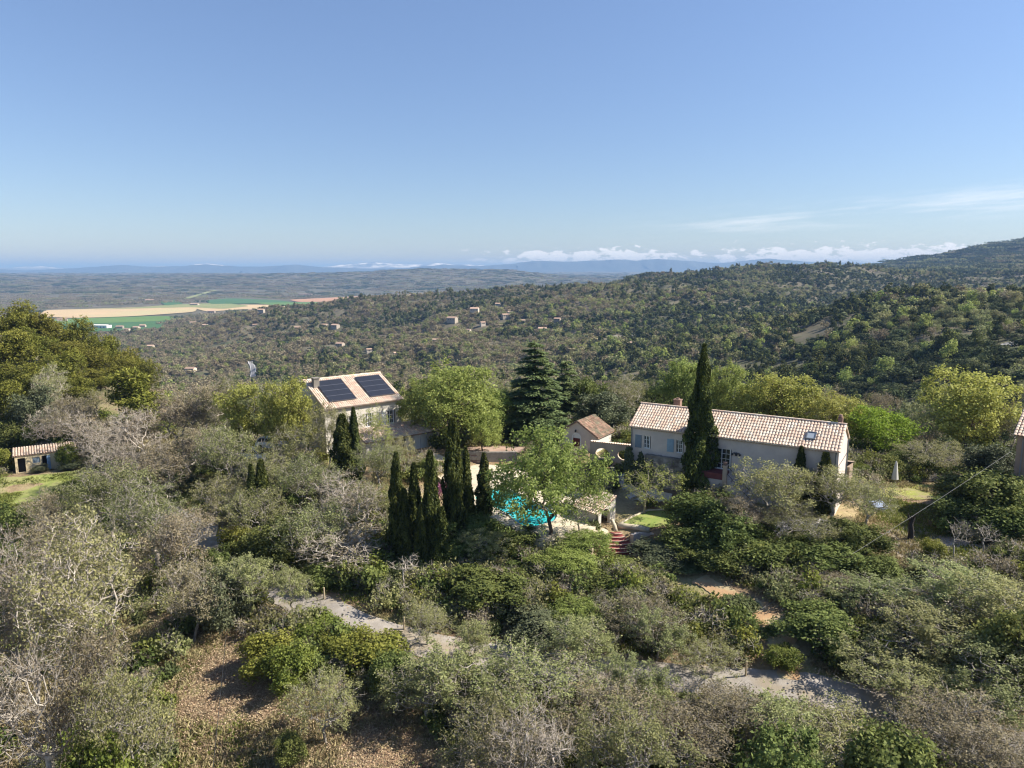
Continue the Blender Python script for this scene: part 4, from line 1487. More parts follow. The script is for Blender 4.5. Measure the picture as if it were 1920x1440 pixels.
mb.add([(0, 0, 6.38), (19.65, 0, 6.38), (19.65, 3.1, 8.18), (0, 3.1, 8.18), (0, 6.2, 6.38), (19.65, 6.2, 6.38),
        (0, 0, 6.28), (19.65, 0, 6.28), (19.65, 3.1, 8.08), (0, 3.1, 8.08), (0, 6.2, 6.28), (19.65, 6.2, 6.28)],
       [(0, 1, 2, 3), (3, 2, 5, 4), (7, 6, 9, 8), (8, 9, 10, 11), (0, 6, 7, 1), (4, 5, 11, 10), (0, 3, 9, 6), (3, 4, 10, 9), (1, 7, 8, 2), (2, 8, 11, 5)])
rf = mb.build('roof', M['tile'], h1o)
mb = MB()
tiles(mb, 0.0, 19.65, -0.04, 6.40, 3.1, 8.20, 0.272, 0.40)
tiles(mb, 0.0, 19.65, 6.24, 6.40, 3.1, 8.20, 0.272, 0.40)
ridge_tiles(mb, 0, 19.65, 3.1, 8.24)
tag(mb.build('roof_tiles', M['tile'], rf), kind='stuff')
mb = MB()
mb.box(3.3, 3.98, 3.7, 4.3, 7.4, 8.75)
mb.box(3.24, 4.04, 3.64, 4.36, 8.75, 8.85)
mb.box(3.5, 3.78, 3.85, 4.15, 8.85, 8.98)
mb.build('chimney', M['chimney'], rf)
mb = MB()
mb.box(18.85, 19.25, 3.25, 3.65, 7.8, 8.75)
mb.lathe([(0.16, 8.75), (0.2, 8.8), (0.15, 9.0), (0.05, 9.05)], 10, (19.05, 3.45))
mb.build('chimney', M['chimney'], rf)
# roof light
sl = np.array([0, 3.1, 1.8]) / math.hypot(3.1, 1.8)
nr = np.array([0, -sl[2], sl[1]])
c0 = np.array([17.02, 1.3, 6.38 + 1.3 * 1.8 / 3.1])
mb = MB()
for sx in (-1, 1):
    mb.obox(c0 + np.array([sx * 0.36, 0, 0]) + nr * 0.12, (0.045, 0, 0), sl * 0.46, nr * 0.10)
for ss in (-1, 1):
    mb.obox(c0 + sl * ss * 0.44 + nr * 0.121, (0.40, 0, 0), sl * 0.045, nr * 0.10)
skl = mb.build('roof_window', M['zinc'], rf)
# windows, shutters, door
window(h1o, 1.40, 2.10, 4.22, 5.50, 0.38, 4, 3)
window(h1o, 4.77, 5.47, 4.22, 5.50, 0.38, 4, 3)
s_ = shutter(h1o, 0.62, 1.30, 4.2, 5.5, 0.3, 'shutter_grey')
s_['label'] = 'grey shutter of the left window'
s_ = shutter(h1o, 3.98, 4.66, 4.2, 5.5, 0.3, 'shutter_blue')
s_['label'] = 'pale blue shutter'
dr = window(h1o, 8.57, 10.13, 3.24, 5.22, 0.40, 4, 4, 2, 'frame_white', 0.09)
dr.name = 'glazed_door'
mb = MB()
mb.box(17.02 - 0.32, 17.02 + 0.32, -0.01, 0.01, -0.4, 0.4)
gl = MB()
gl.obox(c0 + nr * 0.16, (0.32, 0, 0), sl * 0.41, nr * 0.01)
gl.build('pane', surf('roof_window_glass', (0.30, 0.34, 0.38), rough=0.1, spec=0.8), rf)
# raised landing with steps in front of the glazed door
mb = MB()
mb.box(7.9, 10.15, -1.25, 0.29, 0.2, 2.62)
for i in range(9):
    mb.box(10.15 + i * 0.29, 10.15 + (i + 1) * 0.29, -1.2, 0.285, 0.2, 2.95 - i * 0.27)
mb.build('landing', M['plaster'], h1o)
mb = MB()
mb.box(7.86, 10.16, -1.29, 0.288, 2.622, 3.2)
mb.build('landing_tiles', M['landing_red'], h1o)
mb = MB()
mb.box(10.0, 10.36, -1.45, -1.09, 0.2, 3.98)
mb.box(9.95, 10.41, -1.5, -1.04, 3.982, 4.08)
pl = mb.build('gate_pillar', M['plaster_pink'], h1o)
mb = MB()
mb.lathe([(0.12, 4.08), (0.2, 4.2), (0.24, 4.35), (0.22, 4.4)], 10, (10.18, -1.27))
mb.build('flower_pot', M['chimney'], pl)
mb = MB()
ra, rb = np.array([10.38, -1.24, 4.0]), np.array([12.9, -1.24, 1.62])
mb.tube([ra, rb], 0.035, 6)
mb.tube([ra - [0, 0, 0.75], rb - [0, 0, 0.75]], 0.025, 6)
for i in range(14):
    q = ra + (rb - ra) * (i + 0.5) / 14
    mb.tube([q, q - [0, 0, 0.76]], 0.014, 4)
mb.build('handrail', M['iron'], h1o)
mb = MB()
for i, t in enumerate(np.linspace(0, PI, 7)):
    mb.tube([(10.75, 0.27, 4.9), (10.75 + 0.3 * math.cos(t), 0.2, 4.92 + 0.16 * math.sin(t)), (10.75 + 0.46 * math.cos(t), 0.12, 4.86 + 0.12 * math.sin(t))], 0.02, 5)
mb.lathe([(0.03, 4.72), (0.10, 4.76), (0.12, 4.9), (0.04, 5.0)], 8, (10.75, 0.15))
mb.lathe([(0.02, 4.74), (0.08, 4.78), (0.09, 4.86), (0.03, 4.9)], 8, (11.1, 0.13))
mb.lathe([(0.02, 4.74), (0.08, 4.78), (0.09, 4.86), (0.03, 4.9)], 8, (10.4, 0.13))
mb.build('wall_lantern', M['iron'], h1o)
mb = MB()
mb.tube([(0.25, 0.02, 6.28), (0.25, 0.2, 6.0), (0.25, 0.22, 0.4)], 0.06, 8)
mb.build('downpipe', M['zinc'], h1o)
mb = MB()
mb.tube([(19.3, 0.02, 6.28), (19.3, 0.2, 6.0), (19.3, 0.22, 0.4)], 0.06, 8)
mb.build('downpipe', M['zinc'], h1o)
mb = MB()
mb.tube([(19.58, 5.75, 6.3), (19.58, 5.75, 0.4)], 0.06, 8)
mb.build('downpipe', M['zinc'], h1o)
mb = MB()
mb.tube([(19.53, 0.35, 5.0), (19.53, 3, 4.96), (19.53, 5.7, 5.0)], 0.022, 5)
mb.build('wall_cable', M['cable_black'], h1o)
mb = MB()
mb.box(1.9, 7.85, -0.18, 0.29, 0.2, 3.62)
mb.build('lower_wall', M['rough_render'], h1o)
mb = MB()
g_ = np.random.default_rng(5)
for i in range(15):
    x = 1.9 + i * 0.4
    mb.box(x, x + 0.392, -0.24 - 0.03 * TR.random(), 0.288, 3.622, 3.70 + 0.05 * TR.random())
mb.build('ledge', M['stone_grey'], h1o)
mb = MB()
mb.box(17.6, 19.85, 5.905, 8.6, 0.3, 3.6)
mb.add([(17.4, 5.91, 4.15), (20.0, 5.91, 4.15), (20.0, 8.8, 3.55), (17.4, 8.8, 3.55)], [(0, 1, 2, 3)])
mb.build('rear_annex', M['plaster_brown'], h1o)
n_ = 2600
P = np.stack([-0.15 + 2.9 * g_.random(n_) ** 1.2, -0.25 - 0.25 * g_.random(n_), 0.4 + 3.9 * g_.random(n_)], 1)
P = P[P[:, 2] < 4.2 - 0.6 * P[:, 0] + 0.8 * np.sin(P[:, 0] * 5)]
leaves_on(g_, 'ivy', h1o, P, np.tile([0, -1, 0.3], (len(P), 1)), 0.2, M['l_ivy'])

# ---------------------------------------------------------------- the house with the solar roof
h2o = empty('villa', (H2L[0], H2L[1], 0), math.atan2(H2D[1], H2D[0]), 'pale two storey house with black solar panels on its tiled roof', 'house')
mb = MB()
wall_holes(mb, (0.2, 0.35), (10.45, 0.35), -0.2, 5.95, [(8.2, 9.35, 3.05, 4.75), (2.4, 3.5, 3.05, 4.75), (5.2, 6.3, 3.05, 4.75)])
gable_faces(mb, 10.45, 0.35, 9.0, -0.2, 6.0, 5.7, 8.5)
gable_faces(mb, 0.2, 0.35, 9.0, -0.2, 6.0, 5.7, 8.5, True)
mb.add([(0.2, 9.0, -0.2), (10.45, 9.0, -0.2), (10.45, 9.0, 6.8), (0.2, 9.0, 6.8)], [(3, 2, 1, 0)])
mb.build('wall', M['plaster_white'], h2o)
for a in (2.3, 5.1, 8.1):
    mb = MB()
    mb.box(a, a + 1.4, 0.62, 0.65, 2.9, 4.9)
    mb.build('shade_panel', M['room_shade'], h2o)  # dark sheets imitate the shade behind the upper windows
for a in (2.42, 5.22, 8.24):
    window(h2o, a, a + 1.06, 3.07, 4.73, 0.42, 4, 3)
shutter(h2o, 7.62, 8.14, 3.05, 4.75, 0.35, 'frame_white')
mb = MB()
za, zb, yb, yc, zc = 5.98, 8.68, 5.7, 9.4, 6.93
mb.add([(0, 0, za), (10.62, 0, za), (10.62, yb, zb), (0, yb, zb), (0, yc, zc), (10.62, yc, zc),
        (0, 0, za - .1), (10.62, 0, za - .1), (10.62, yb, zb - .1), (0, yb, zb - .1), (0, yc, zc - .1), (10.62, yc, zc - .1)],
       [(0, 1, 2, 3), (3, 2, 5, 4), (7, 6, 9, 8), (8, 9, 10, 11), (0, 6, 7, 1), (4, 5, 11, 10), (0, 3, 9, 6), (3, 4, 10, 9), (1, 7, 8, 2), (2, 8, 11, 5)])
rf2 = mb.build('roof', M['tile'], h2o)
mb = MB()
tiles(mb, 0, 10.62, -0.04, za + .02, yb, zb + .02, 0.265, 0.42)
tiles(mb, 0, 10.62, yc + .04, zc + .02, yb, zb + .02, 0.265, 0.42)
ridge_tiles(mb, 0, 10.62, yb, zb + 0.05)
tag(mb.build('roof_tiles', M['tile'], rf2), kind='stuff')
s2 = np.array([0, yb, zb - za]) / math.hypot(yb, zb - za)
n2 = np.array([0, -s2[2], s2[1]])
for xa in (1.15, 6.5):
    for c in range(2):
        for r in range(4):
            ctr = np.array([xa + 0.86 + c * 1.72, 0, za]) + s2 * (1.05 + 0.56 + r * 1.12) + n2 * 0.26
            mb = MB()
            mb.obox(ctr, (0.852, 0, 0), s2 * 0.548, n2 * 0.02)
            pn = mb.build('solar_panel', M['solar'], h2o)
            mb = MB()
            for sg in (-1, 1):
                mb.obox(ctr + s2 * sg * 0.545 + n2 * 0.004, (0.858, 0, 0), s2 * 0.016, n2 * 0.024)
            mb.build('panel_rail', M['alu'], pn)
mb = MB()
mb.box(0.62, 1.32, 3.9, 4.6, 7.4, 9.05)
mb.box(0.55, 1.39, 3.83, 4.67, 9.05, 9.16)
mb.build('chimney', M['stone_grey'], rf2)
mb = MB()
mb.box(0.21, 10.44, 0.12, 0.345, 5.78, 5.9)
mb.build('cornice', M['plaster_pink'], h2o)
# low lean-to across the front right
mb = MB()
wall_holes(mb, (3.6, -2.9), (13.9, -2.9), -0.1, 2.12, [(2.4, 5.4, -0.05, 1.95), (6.6, 8.6, -0.05, 1.95)], 0.25)
mb.add([(13.9, -2.9, -0.1), (13.9, 0.34, -0.1), (13.9, 0.34, 2.9), (13.9, -2.9, 2.12)], [(0, 1, 2, 3)])
mb.add([(3.6, -2.9, -0.1), (3.6, 0.34, -0.1), (3.6, 0.34, 2.9), (3.6, -2.9, 2.12)], [(3, 2, 1, 0)])
mb.add([(10.46, 0.36, -0.1), (13.9, 0.36, -0.1), (13.9, 0.36, 2.9), (10.46, 0.36, 2.9)], [(0, 1, 2, 3)])
mb.build('porch_wall', M['plaster_white'], h2o)
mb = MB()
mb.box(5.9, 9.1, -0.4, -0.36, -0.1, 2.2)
mb.build('shade_panel', M['room_shade'], h2o)  # dark sheet paints the shade at the back of the porch
for a in (10.3, 11.24):
    mb = MB()
    mb.box(a, a + 0.9, -2.7, -2.64, -0.05, 1.9)
    mb.build('door', M['frame_white'], h2o)
mb = MB()
mb.add([(3.4, -3.2, 2.05), (14.1, -3.2, 2.05), (14.1, 0.33, 2.98), (3.4, 0.33, 2.98), (3.4, -3.2, 1.97), (14.1, -3.2, 1.97), (14.1, 0.33, 2.9), (3.4, 0.33, 2.9)],
       [(0, 1, 2, 3), (7, 6, 5, 4), (0, 4, 5, 1), (1, 5, 6, 2), (3, 7, 4, 0), (2, 6, 7, 3)])
prf = mb.build('porch_roof', M['tile_old'], h2o)
mb = MB()
tiles(mb, 3.4, 14.1, -3.24, 2.07, 0.33, 3.0, 0.27, 0.42)
tag(mb.build('roof_tiles', M['tile'], prf), kind='stuff')

# ---------------------------------------------------------------- chapel-like outbuilding with the red door
ch = empty('outbuilding', (5.75, 84.35, 0), math.atan2(-0.5307, 0.8476), 'small gabled outbuilding with an arched dark red door beside the cedar', 'outbuilding')


def arch_r(hw, zlow, ztop_c):
    """half-round arch on straight jambs: half width hw, springing at centre, foot zlow below the centre"""
    def f(t):
        c, s = math.cos(t), math.sin(t)
        if s >= 0:
            return hw
        k = [zlow / -s]
        if abs(c) > 1e-6:
            k.append(hw / abs(c))
        return min(k)
    return f


mb = MB()
wall_shape(mb, (0, 0), (5, 0), 0.2, 2.55, 2.35, 2.05, arch_r(0.48, 1.6, 0), 0.25, 28)
mb.add([(0, 0, 2.55), (5, 0, 2.55), (2.5, 0, 4.05)], [(0, 1, 2)])
mb.add([(0, 4.2, 0.2), (5, 4.2, 0.2), (5, 4.2, 2.55), (2.5, 4.2, 4.05), (0, 4.2, 2.55)], [(4, 3, 2, 1, 0)])
mb.build('wall', M['plaster'], ch)
mb = MB()
mb.add([(5.001, 0, 0.2), (5.001, 4.2, 0.2), (5.001, 4.2, 2.55), (5.001, 0, 2.55)], [(0, 1, 2, 3)])
mb.build('side_wall', M['plaster_white'], ch)
mb = MB()
mb.add([(-0.001, 0, 0.2), (-0.001, 4.2, 0.2), (-0.001, 4.2, 2.55), (-0.001, 0, 2.55)], [(3, 2, 1, 0)])
mb.build('side_wall', M['plaster_white'], ch)
mb = MB()
for k in range(12):
    t0, t1 = PI * k / 12, PI * (k + 1) / 12
    q = [(2.35 + r * math.cos(t), y, 2.05 + r * math.sin(t)) for y in (-0.04, 0.02) for t in (t0, t1) for r in (0.48, 0.62)]
    mb.add(q, [(0, 1, 3, 2), (1, 5, 7, 3), (0, 2, 6, 4)])
mb.box(1.73, 1.868, -0.04, 0.02, 0.4, 2.05)
mb.box(2.832, 2.97, -0.04, 0.02, 0.4, 2.05)
mb.build('door_surround', M['frame_white'], ch)
mb = MB()
mb.box(1.87, 2.83, 0.1, 0.16, 0.4, 2.0)
dd_ = mb.build('door', M['door_red'], ch)
mb = MB()
mb.lathe([(0.03, 1.15), (0.04, 1.19), (0.03, 1.23)], 8, (2.7, 0.07))
mb.build('handle', M['iron'], dd_)
mb = MB()
mb.box(1.88, 2.82, 0.06, 0.09, 2.0, 2.52)
mb.build('fanlight', M['frame_white'], ch)
mb = MB()
mb.tube([(2.35, -0.02, 3.0), (2.35, -0.3, 3.1)], 0.03, 6)
mb.lathe([(0.05, 2.8), (0.12, 2.86), (0.12, 3.02), (0.04, 3.1)], 8, (2.35, -0.3))
mb.build('wall_lantern', M['iron'], ch)
mb = MB()
for sg in (0, 1):
    xe = -0.3 if sg == 0 else 5.3
    a = [(xe, -0.3, 2.4), (xe, 4.5, 2.4), (2.5, 4.5, 4.12), (2.5, -0.3, 4.12)]
    b = [(x, y, z - 0.1) for x, y, z in a]
    mb.add(a + b, [(0, 1, 2, 3), (7, 6, 5, 4), (0, 4, 5, 1), (1, 5, 6, 2), (3, 7, 4, 0)])
crf = mb.build('roof', M['tile_old'], ch)
mb = MB()
tmp = MB()
tiles(tmp, -0.3, 4.5, 0.0, 0.0, 3.27, 0.0, 0.27, 0.4)
sx = math.hypot(2.8, 1.72)
for sg in (1, -1):
    vs = []
    for (x, y, z) in tmp.v:
        f = y / 3.27
        vs.append((2.5 + sg * (2.8 - 2.8 * f + z * 0.5), x, 2.44 + 1.72 * f + z * 0.85))
    k = len(mb.v)
    mb.v += vs
    mb.f += [tuple(k + i for i in f) for f in tmp.f]
    mb.t += tmp.t
tag(mb.build('roof_tiles', M['tile_old'], crf), kind='stuff')
g_ = np.random.default_rng(9)
P = np.stack([2.6 + 2.6 * g_.random(260), 4.6 * g_.random(260), np.zeros(260)], 1)
P[:, 2] = 4.2 - 0.61 * (P[:, 0] - 2.5)
tag(leaves_on(g_, 'leaf_litter', crf, P, np.tile([0.5, 0, 1.0], (260, 1)), 0.16, M['l_brown']), kind='stuff')

# garden wall with two round openings
gw = empty('garden_wall', (8.75, 77.6, 0), math.atan2(75.3 - 77.6, 13.7 - 8.75), 'ochre garden wall with two oval openings between outbuilding and farmhouse', 'wall')
mb = MB()
oval = lambda t: 1 / math.sqrt((math.cos(t) / 0.78) ** 2 + (math.sin(t) / 0.56) ** 2)
wall_shape(mb, (0, 0), (2.7, 0), 0.2, 2.95, 1.45, 1.75, oval, 0.28)
wall_shape(mb, (2.7, 0), (5.4, 0), 0.2, 2.95, 1.3, 1.80, oval, 0.28)
mb.build('wall', M['plaster_pink'], gw)
for i in range(20):
    mb = MB()
    vs = []
    for q, rr in ((-0.12, 0.135), (0.42, 0.12)):
        for k in range(5):
            t = PI * k / 4
            vs.append((0.14 + i * 0.27 - rr * math.cos(t), q, 2.97 + 0.75 * rr * math.sin(t)))
    mb.add(vs, [(k, k + 1, k + 6, k + 5) for k in range(4)], TR.random())
    mb.build('coping_tile', M['tile'], gw)
p_ = atz(1163, 868, 0.5)
p_ = np.array([p_[0] + 0.9, 79.0, h1(p_[0] + 0.9, 79.0)])
gt = empty('garden_table', p_, -0.5, 'white garden table seen through the right oval opening', 'table')
mb = MB()
mb.box(-0.85, 0.85, -0.45, 0.45, 0.70, 0.75)
mb.build('tabletop', M['fabric_white'], gt)
for sx_ in (-0.7, 0.7):
    for sy_ in (-0.35, 0.35):
        mb = MB()
        mb.box(sx_ - .03, sx_ + .03, sy_ - .03, sy_ + .03, 0, 0.7)
        mb.build('leg', M['fabric_white'], gt)
for k, (dx_, dy_) in enumerate(((-1.25, 0.1), (0.3, -0.95), (1.3, 0.2))):
    gc = empty('garden_chair', p_ + np.array([dx_, dy_, 0]), [0.9, 2.2, 3.9][k], ['white garden chair at the left end of the white table', 'white garden chair in front of the white table', 'white garden chair at the right end of the white table'][k], 'chair', 'garden chairs behind the oval openings')
    mb = MB()
    mb.box(-.22, .22, -.22, .22, .42, .46)
    mb.build('seat', M['fabric_white'], gc)
    mb = MB()
    mb.box(-.22, .22, .20, .24, .46, .95)
    mb.build('backrest', M['fabric_white'], gc)
    for a in (-.19, .19):
        for b in (-.19, .19):
            mb = MB()
            mb.tube([(a, b, 0), (a, b, .42)], .018, 5)
            mb.build('leg', M['fabric_white'], gc)

# ---------------------------------------------------------------- pool terrace
ZD = -0.55
pool_px = [(889, 934), (898, 923), (915, 917), (940, 917), (962, 921), (985, 932), (1010, 946), (1046, 964), (1040, 977), (1015, 984), (988, 990), (972, 982), (955, 965), (930, 952), (905, 945)]
deck_px = [(808, 884), (840, 873), (905, 870), (1000, 878), (1070, 905), (1112, 935), (1120, 975), (1112, 1004), (1062, 1016), (1000, 1010), (950, 988), (905, 960), (870, 932), (835, 905)]
pool_w = np.array([atz(a, b, ZD)[:2] for a, b in pool_px])
deck_w = np.array([atz(a, b, ZD)[:2] for a, b in deck_px])
pc = pool_w.mean(0)


def ray_poly(c, ang, poly):
    d = np.array([math.cos(ang), math.sin(ang)])
    best = None
    for i in range(len(poly)):
        a, b = poly[i] - c, poly[(i + 1) % len(poly)] - c
        den = d[0] * (b - a)[1] - d[1] * (b - a)[0]
        if abs(den) < 1e-9:
            continue
        t = (a[0] * (b - a)[1] - a[1] * (b - a)[0]) / den
        s = (a[0] * d[1] - a[1] * d[0]) / den
        if t > 0 and -1e-6 <= s <= 1 + 1e-6 and (best is None or t > best):
            best = t
    return best


angs = np.linspace(0, 2 * PI, 96, endpoint=False)
rp = np.array([ray_poly(pc, a, pool_w) for a in angs])
for _ in range(2):
    rp = (np.roll(rp, 1) + 2 * rp + np.roll(rp, -1)) / 4
rdk = np.array([ray_poly(pc, a, deck_w) for a in angs])
cs = np.stack([np.cos(angs), np.sin(angs)], 1)


def ring(r, z):
    return [(pc[0] + cs[i, 0] * r[i], pc[1] + cs[i, 1] * r[i], z) for i in range(96)]


po = empty('swimming_pool', (pc[0], pc[1], ZD), 0, 'turquoise free form swimming pool on the stone terrace', 'pool')


def local(vs):
    return [(x - pc[0], y - pc[1], z - ZD) for x, y, z in vs]


mb = MB()
mb.add(local([(pc[0], pc[1], ZD - 0.12)] + ring(rp + 0.02, ZD - 0.12)), [(0, 1 + i, 1 + (i + 1) % 96) for i in range(96)])
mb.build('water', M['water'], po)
step = [0]
for i in range(48):
    a, b = 2 * i, (2 * i + 2) % 96
    m_ = 2 * i + 1
    mb = MB()
    vs = []
    for z in (ZD - 0.2, ZD + 0.045 + 0.006 * TR.random()):
        for rr in (rp, rp + 0.38):
            for q in (a, m_, b):
                vs.append((pc[0] + cs[q, 0] * rr[q], pc[1] + cs[q, 1] * rr[q], z))
    c_ = np.mean(vs, axis=0)
    vs = [tuple(c_ + (np.array(v) - c_) * np.array([0.975, 0.975, 1])) for v in vs]
    mb.add(local(vs), [(6, 7, 10, 9), (7, 8, 11, 10), (0, 1, 7, 6), (1, 2, 8, 7), (4, 3, 9, 10), (5, 4, 10, 11), (3, 0, 6, 9), (2, 5, 11, 8)], TR.random())
    mb.build('coping_stone', M['stone'], po)
mb = MB()
vs = ring(rp + 0.37, ZD) + ring(rdk, ZD) + ring(rdk, -3.4)
mb.add(vs, [(i, (i + 1) % 96, 96 + (i + 1) % 96, 96 + i) for i in range(96)] + [(96 + i, 96 + (i + 1) % 96, 192 + (i + 1) % 96, 192 + i) for i in range(96)])
mb.add(ring(rp + 0.37, ZD) + ring(rp + 0.37, ZD - 0.25), [(i, 96 + i, 96 + (i + 1) % 96, (i + 1) % 96) for i in range(96)])
tag(mb.build('pool_terrace', M['stone']), 'cream stone terrace around the pool with a low retaining edge', 'terrace', kind='structure')

# pool pavilion with the arch
pv = empty('pool_house', (7.75, 60.95, 0), math.atan2(1.65, 1.75), 'small white pool house with an arch and red tiled roof edge', 'pool house')
mb = MB()
wall_shape(mb, (0, 0), (2.4, 0), -1.4, 0.9, 1.0, 0.0, arch_r(0.62, 1.0, 0), 0.3, 28, lambda a: 0.35 + 0.42 * a)
mb.add([(2.4, 0, -1.4), (2.4, 3.0, -1.4), (2.4, 3.0, 1.36), (2.4, 0, 1.36)], [(0, 1, 2, 3)])
mb.add([(0, 0, -1.4), (0, 3.0, -1.4), (0, 3.0, 0.35), (0, 0, 0.35)], [(3, 2, 1, 0)])
mb.add([(0, 3.0, -1.4), (2.4, 3.0, -1.4), (2.4, 3.0, 1.36), (0, 3.0, 0.35)], [(0, 1, 2, 3)])
mb.build('wall', M['plaster_white'], pv)
mb = MB()
a = [(-0.1, -0.03, 0.36), (2.45, -0.03, 1.44), (2.45, 3.1, 1.44), (-0.1, 3.1, 0.36)]
mb.add(a + [(x, y, z - 0.08) for x, y, z in a], [(0, 1, 2, 3), (7, 6, 5, 4), (0, 4, 5, 1), (1, 5, 6, 2), (2, 6, 7, 3), (3, 7, 4, 0)])
prf = mb.build('roof', M['tile_old'], pv)
tmp = MB()
L_ = math.hypot(2.7, 1.12)
tiles(tmp, -0.05, 3.1, 0.0, 0.0, L_, 0.0, 0.25, 0.38)
mb = MB()
mb.v = [(-0.2 + 2.7 * y / L_ - z * 0.38, x, 0.36 + 1.12 * y / L_ + z * 0.92) for x, y, z in tmp.v]
mb.f, mb.t = tmp.f, tmp.t
tag(mb.build('roof_tiles', M['tile'], prf), kind='stuff')

# round platform, red steps, retaining wall and lawn
st = empty('garden_steps', (9.2, 60.9, 0), 0, 'curved dark red steps rising to the pool house', 'steps')
for i in range(6):
    mb = MB()
    r0_, r1_ = 0.55 + i * 0.36, 0.55 + (i + 1) * 0.36 + 0.03
    poly = [(r1_ * math.cos(t), r1_ * math.sin(t)) for t in np.linspace(R(228), R(312), 12)]
    poly += [(r0_ * math.cos(t), r0_ * math.sin(t)) for t in np.linspace(R(312), R(228), 12)]
    mb.prism(poly, -3.6, -1.12 - i * 0.2)
    mb.build('step', M['tile_red'], st)
    if i < 6:
        mb = MB()
        q = [((r1_ + 0.012) * math.cos(t), (r1_ + 0.012) * math.sin(t)) for t in np.linspace(R(229), R(311), 10)] + [((r1_ - 0.06) * math.cos(t), (r1_ - 0.06) * math.sin(t)) for t in np.linspace(R(311), R(229), 10)]
        mb.prism(q, -1.15 - i * 0.2, -1.112 - i * 0.2)
        mb.build('step_edge', M['stone'], st)
mb = MB()
mb.lathe([(0.9, -3.6), (0.9, -1.0), (0.95, -0.98), (0.95, -0.9), (0.5, -0.88)], 28, (7.6, 60.1))
tag(mb.build('round_platform', M['stone']), 'round cream platform left of the red steps', 'platform')
mb = MB()
mb.tube([(9.0, 61.2, -0.3), (9.15, 60.4, -0.55), (9.2, 59.95, -0.85)], 0.17, 8)
mb.tube([(9.5, 61.0, -0.75), (10.3, 60.9, -0.78), (11.4, 60.6, -0.8), (12.2, 60.1, -0.85)], 0.28, 8)
tag(mb.build('parapet', M['stone'], None, True), 'curved cream stone parapet between the red steps and the lawn', 'parapet')
mb = MB()
ar = [(10.55, 59.6), (11.2, 60.1), (12.2, 60.2), (13.4, 59.7), (14.6, 59.0)]
for (xa, ya), (xb, yb_) in zip(ar[:-1], ar[1:]):
    d_ = np.array([xb - xa, yb_ - ya])
    n_ = np.array([-d_[1], d_[0]]) / np.hypot(*d_) * 0.2
    mb.prism([(xa - n_[0], ya - n_[1]), (xb - n_[0], yb_ - n_[1]), (xb + n_[0], yb_ + n_[1]), (xa + n_[0], ya + n_[1])], -4, -1.05)
tag(mb.build('retaining_wall', M['plaster']), 'grey rendered retaining wall below the small lawn', 'wall')
lawn_px = [(1160, 985), (1185, 970), (1215, 958), (1258, 956), (1272, 968), (1255, 985), (1215, 990)]
lw = [atz(a, b, -0.8) for a, b in lawn_px]
tag(patch('garden_lawn', lw, M['lawn'], flat=-0.78), 'small bright green lawn right of the pool house', 'lawn', kind='structure')
mb = MB()
for (a, b) in zip(lw[:3], lw[1:4]):
    mb.tube([(a[0], a[1], -0.74), (b[0], b[1], -0.74)], 0.11, 5)
tag(mb.build('lawn_edging', M['stone']), 'cream stone edging along the back of the small lawn', 'edging')

# courts, patio, low walls behind the pool
tag(patch('upper_court', [hit(*p) for p in [(868, 838), (905, 824), (965, 822), (1020, 832), (1000, 850), (940, 858), (880, 856)]], M['court'], 0.06), 'reddish gravel court under the light green tree', 'court', kind='structure')
tag(patch('patio', [hit(*p) for p in [(735, 862), (775, 853), (815, 850), (842, 862), (830, 880), (770, 878)]], M['stone'], 0.06), 'pale paved patio in front of the solar roofed house', 'patio', kind='structure')
tag(patch('red_paving', [hit(*p) for p in [(722, 860), (740, 854), (778, 852), (780, 859), (745, 864)]], M['tile_red'], 0.10), 'red tiled strip along the porch', 'paving', kind='structure')
tag(strip('garden_path', [hit(*p) for p in [(1150, 862), (1168, 890), (1185, 915), (1215, 935), (1255, 945)]], [1.6] * 5, M['gravel_pale'], 0.07, 40, 5), 'pale path running down beside the garden wall', 'path', kind='structure')
a, b = hit(876, 862), hit(970, 868)
rwl = empty('stone_wall', (a[0], a[1], a[2]), math.atan2(b[1] - a[1], b[0] - a[0]), 'low dry stone wall between the upper court and the pool terrace', 'wall')
LW = float(np.hypot(*(b - a)[:2]))
mb = MB()
mb.box(0, LW, 0.03, 0.4, -0.3, 0.86)
mb.build('core', M['stone_grey'], rwl)
for r_ in range(4):
    x = 0.0
    while x < LW - 0.2:
        w_ = TR.uniform(0.3, 0.6)
        mb = MB()
        mb.box(x, min(x + w_ - 0.03, LW), -0.05 * TR.random(), 0.42, r_ * 0.24 - 0.06, r_ * 0.24 + 0.15 + 0.03 * TR.random())
        mb.build('stone', M['stone_grey'], rwl)
        x += w_
c_ = hit(892, 868)
wg = empty('wooden_gate', c_ + np.array([0, -0.1, 0]), 0.05, 'dark plum coloured wooden gate in the low stone wall', 'gate')
for i in range(6):
    mb = MB()
    mb.box(-0.55 + i * 0.18, -0.55 + i * 0.18 + 0.165, -0.03, 0.03, 0.0, 1.25)
    mb.build('plank', M['wood_dark'], wg)
mb = MB()
mb.box(-0.56, 0.53, -0.07, -0.032, 0.25, 0.35)
mb.box(-0.56, 0.53, -0.07, -0.032, 0.9, 1.0)
mb.build('rail', M['wood_dark'], wg)
q_ = hit(779, 874)
un = empty('garden_urn', q_, 0, 'dark garden urn on the patio in front of the porch', 'urn')
mb = MB()
mb.lathe([(0.22, 0), (0.22, 0.1), (0.1, 0.2), (0.12, 0.4), (0.34, 0.75), (0.38, 1.0), (0.3, 1.05)], 14)
mb.build('bowl', M['charred'], un)
mb = MB()
mb.box(-0.26, 0.26, -0.26, 0.26, -0.25, 0.0)
mb.build('plinth', M['stone_grey'], un)
q_ = hit(822, 884)
pt = empty('planter', q_, 0.3, 'pale square planter at the left corner of the pool terrace', 'planter')
mb = MB()
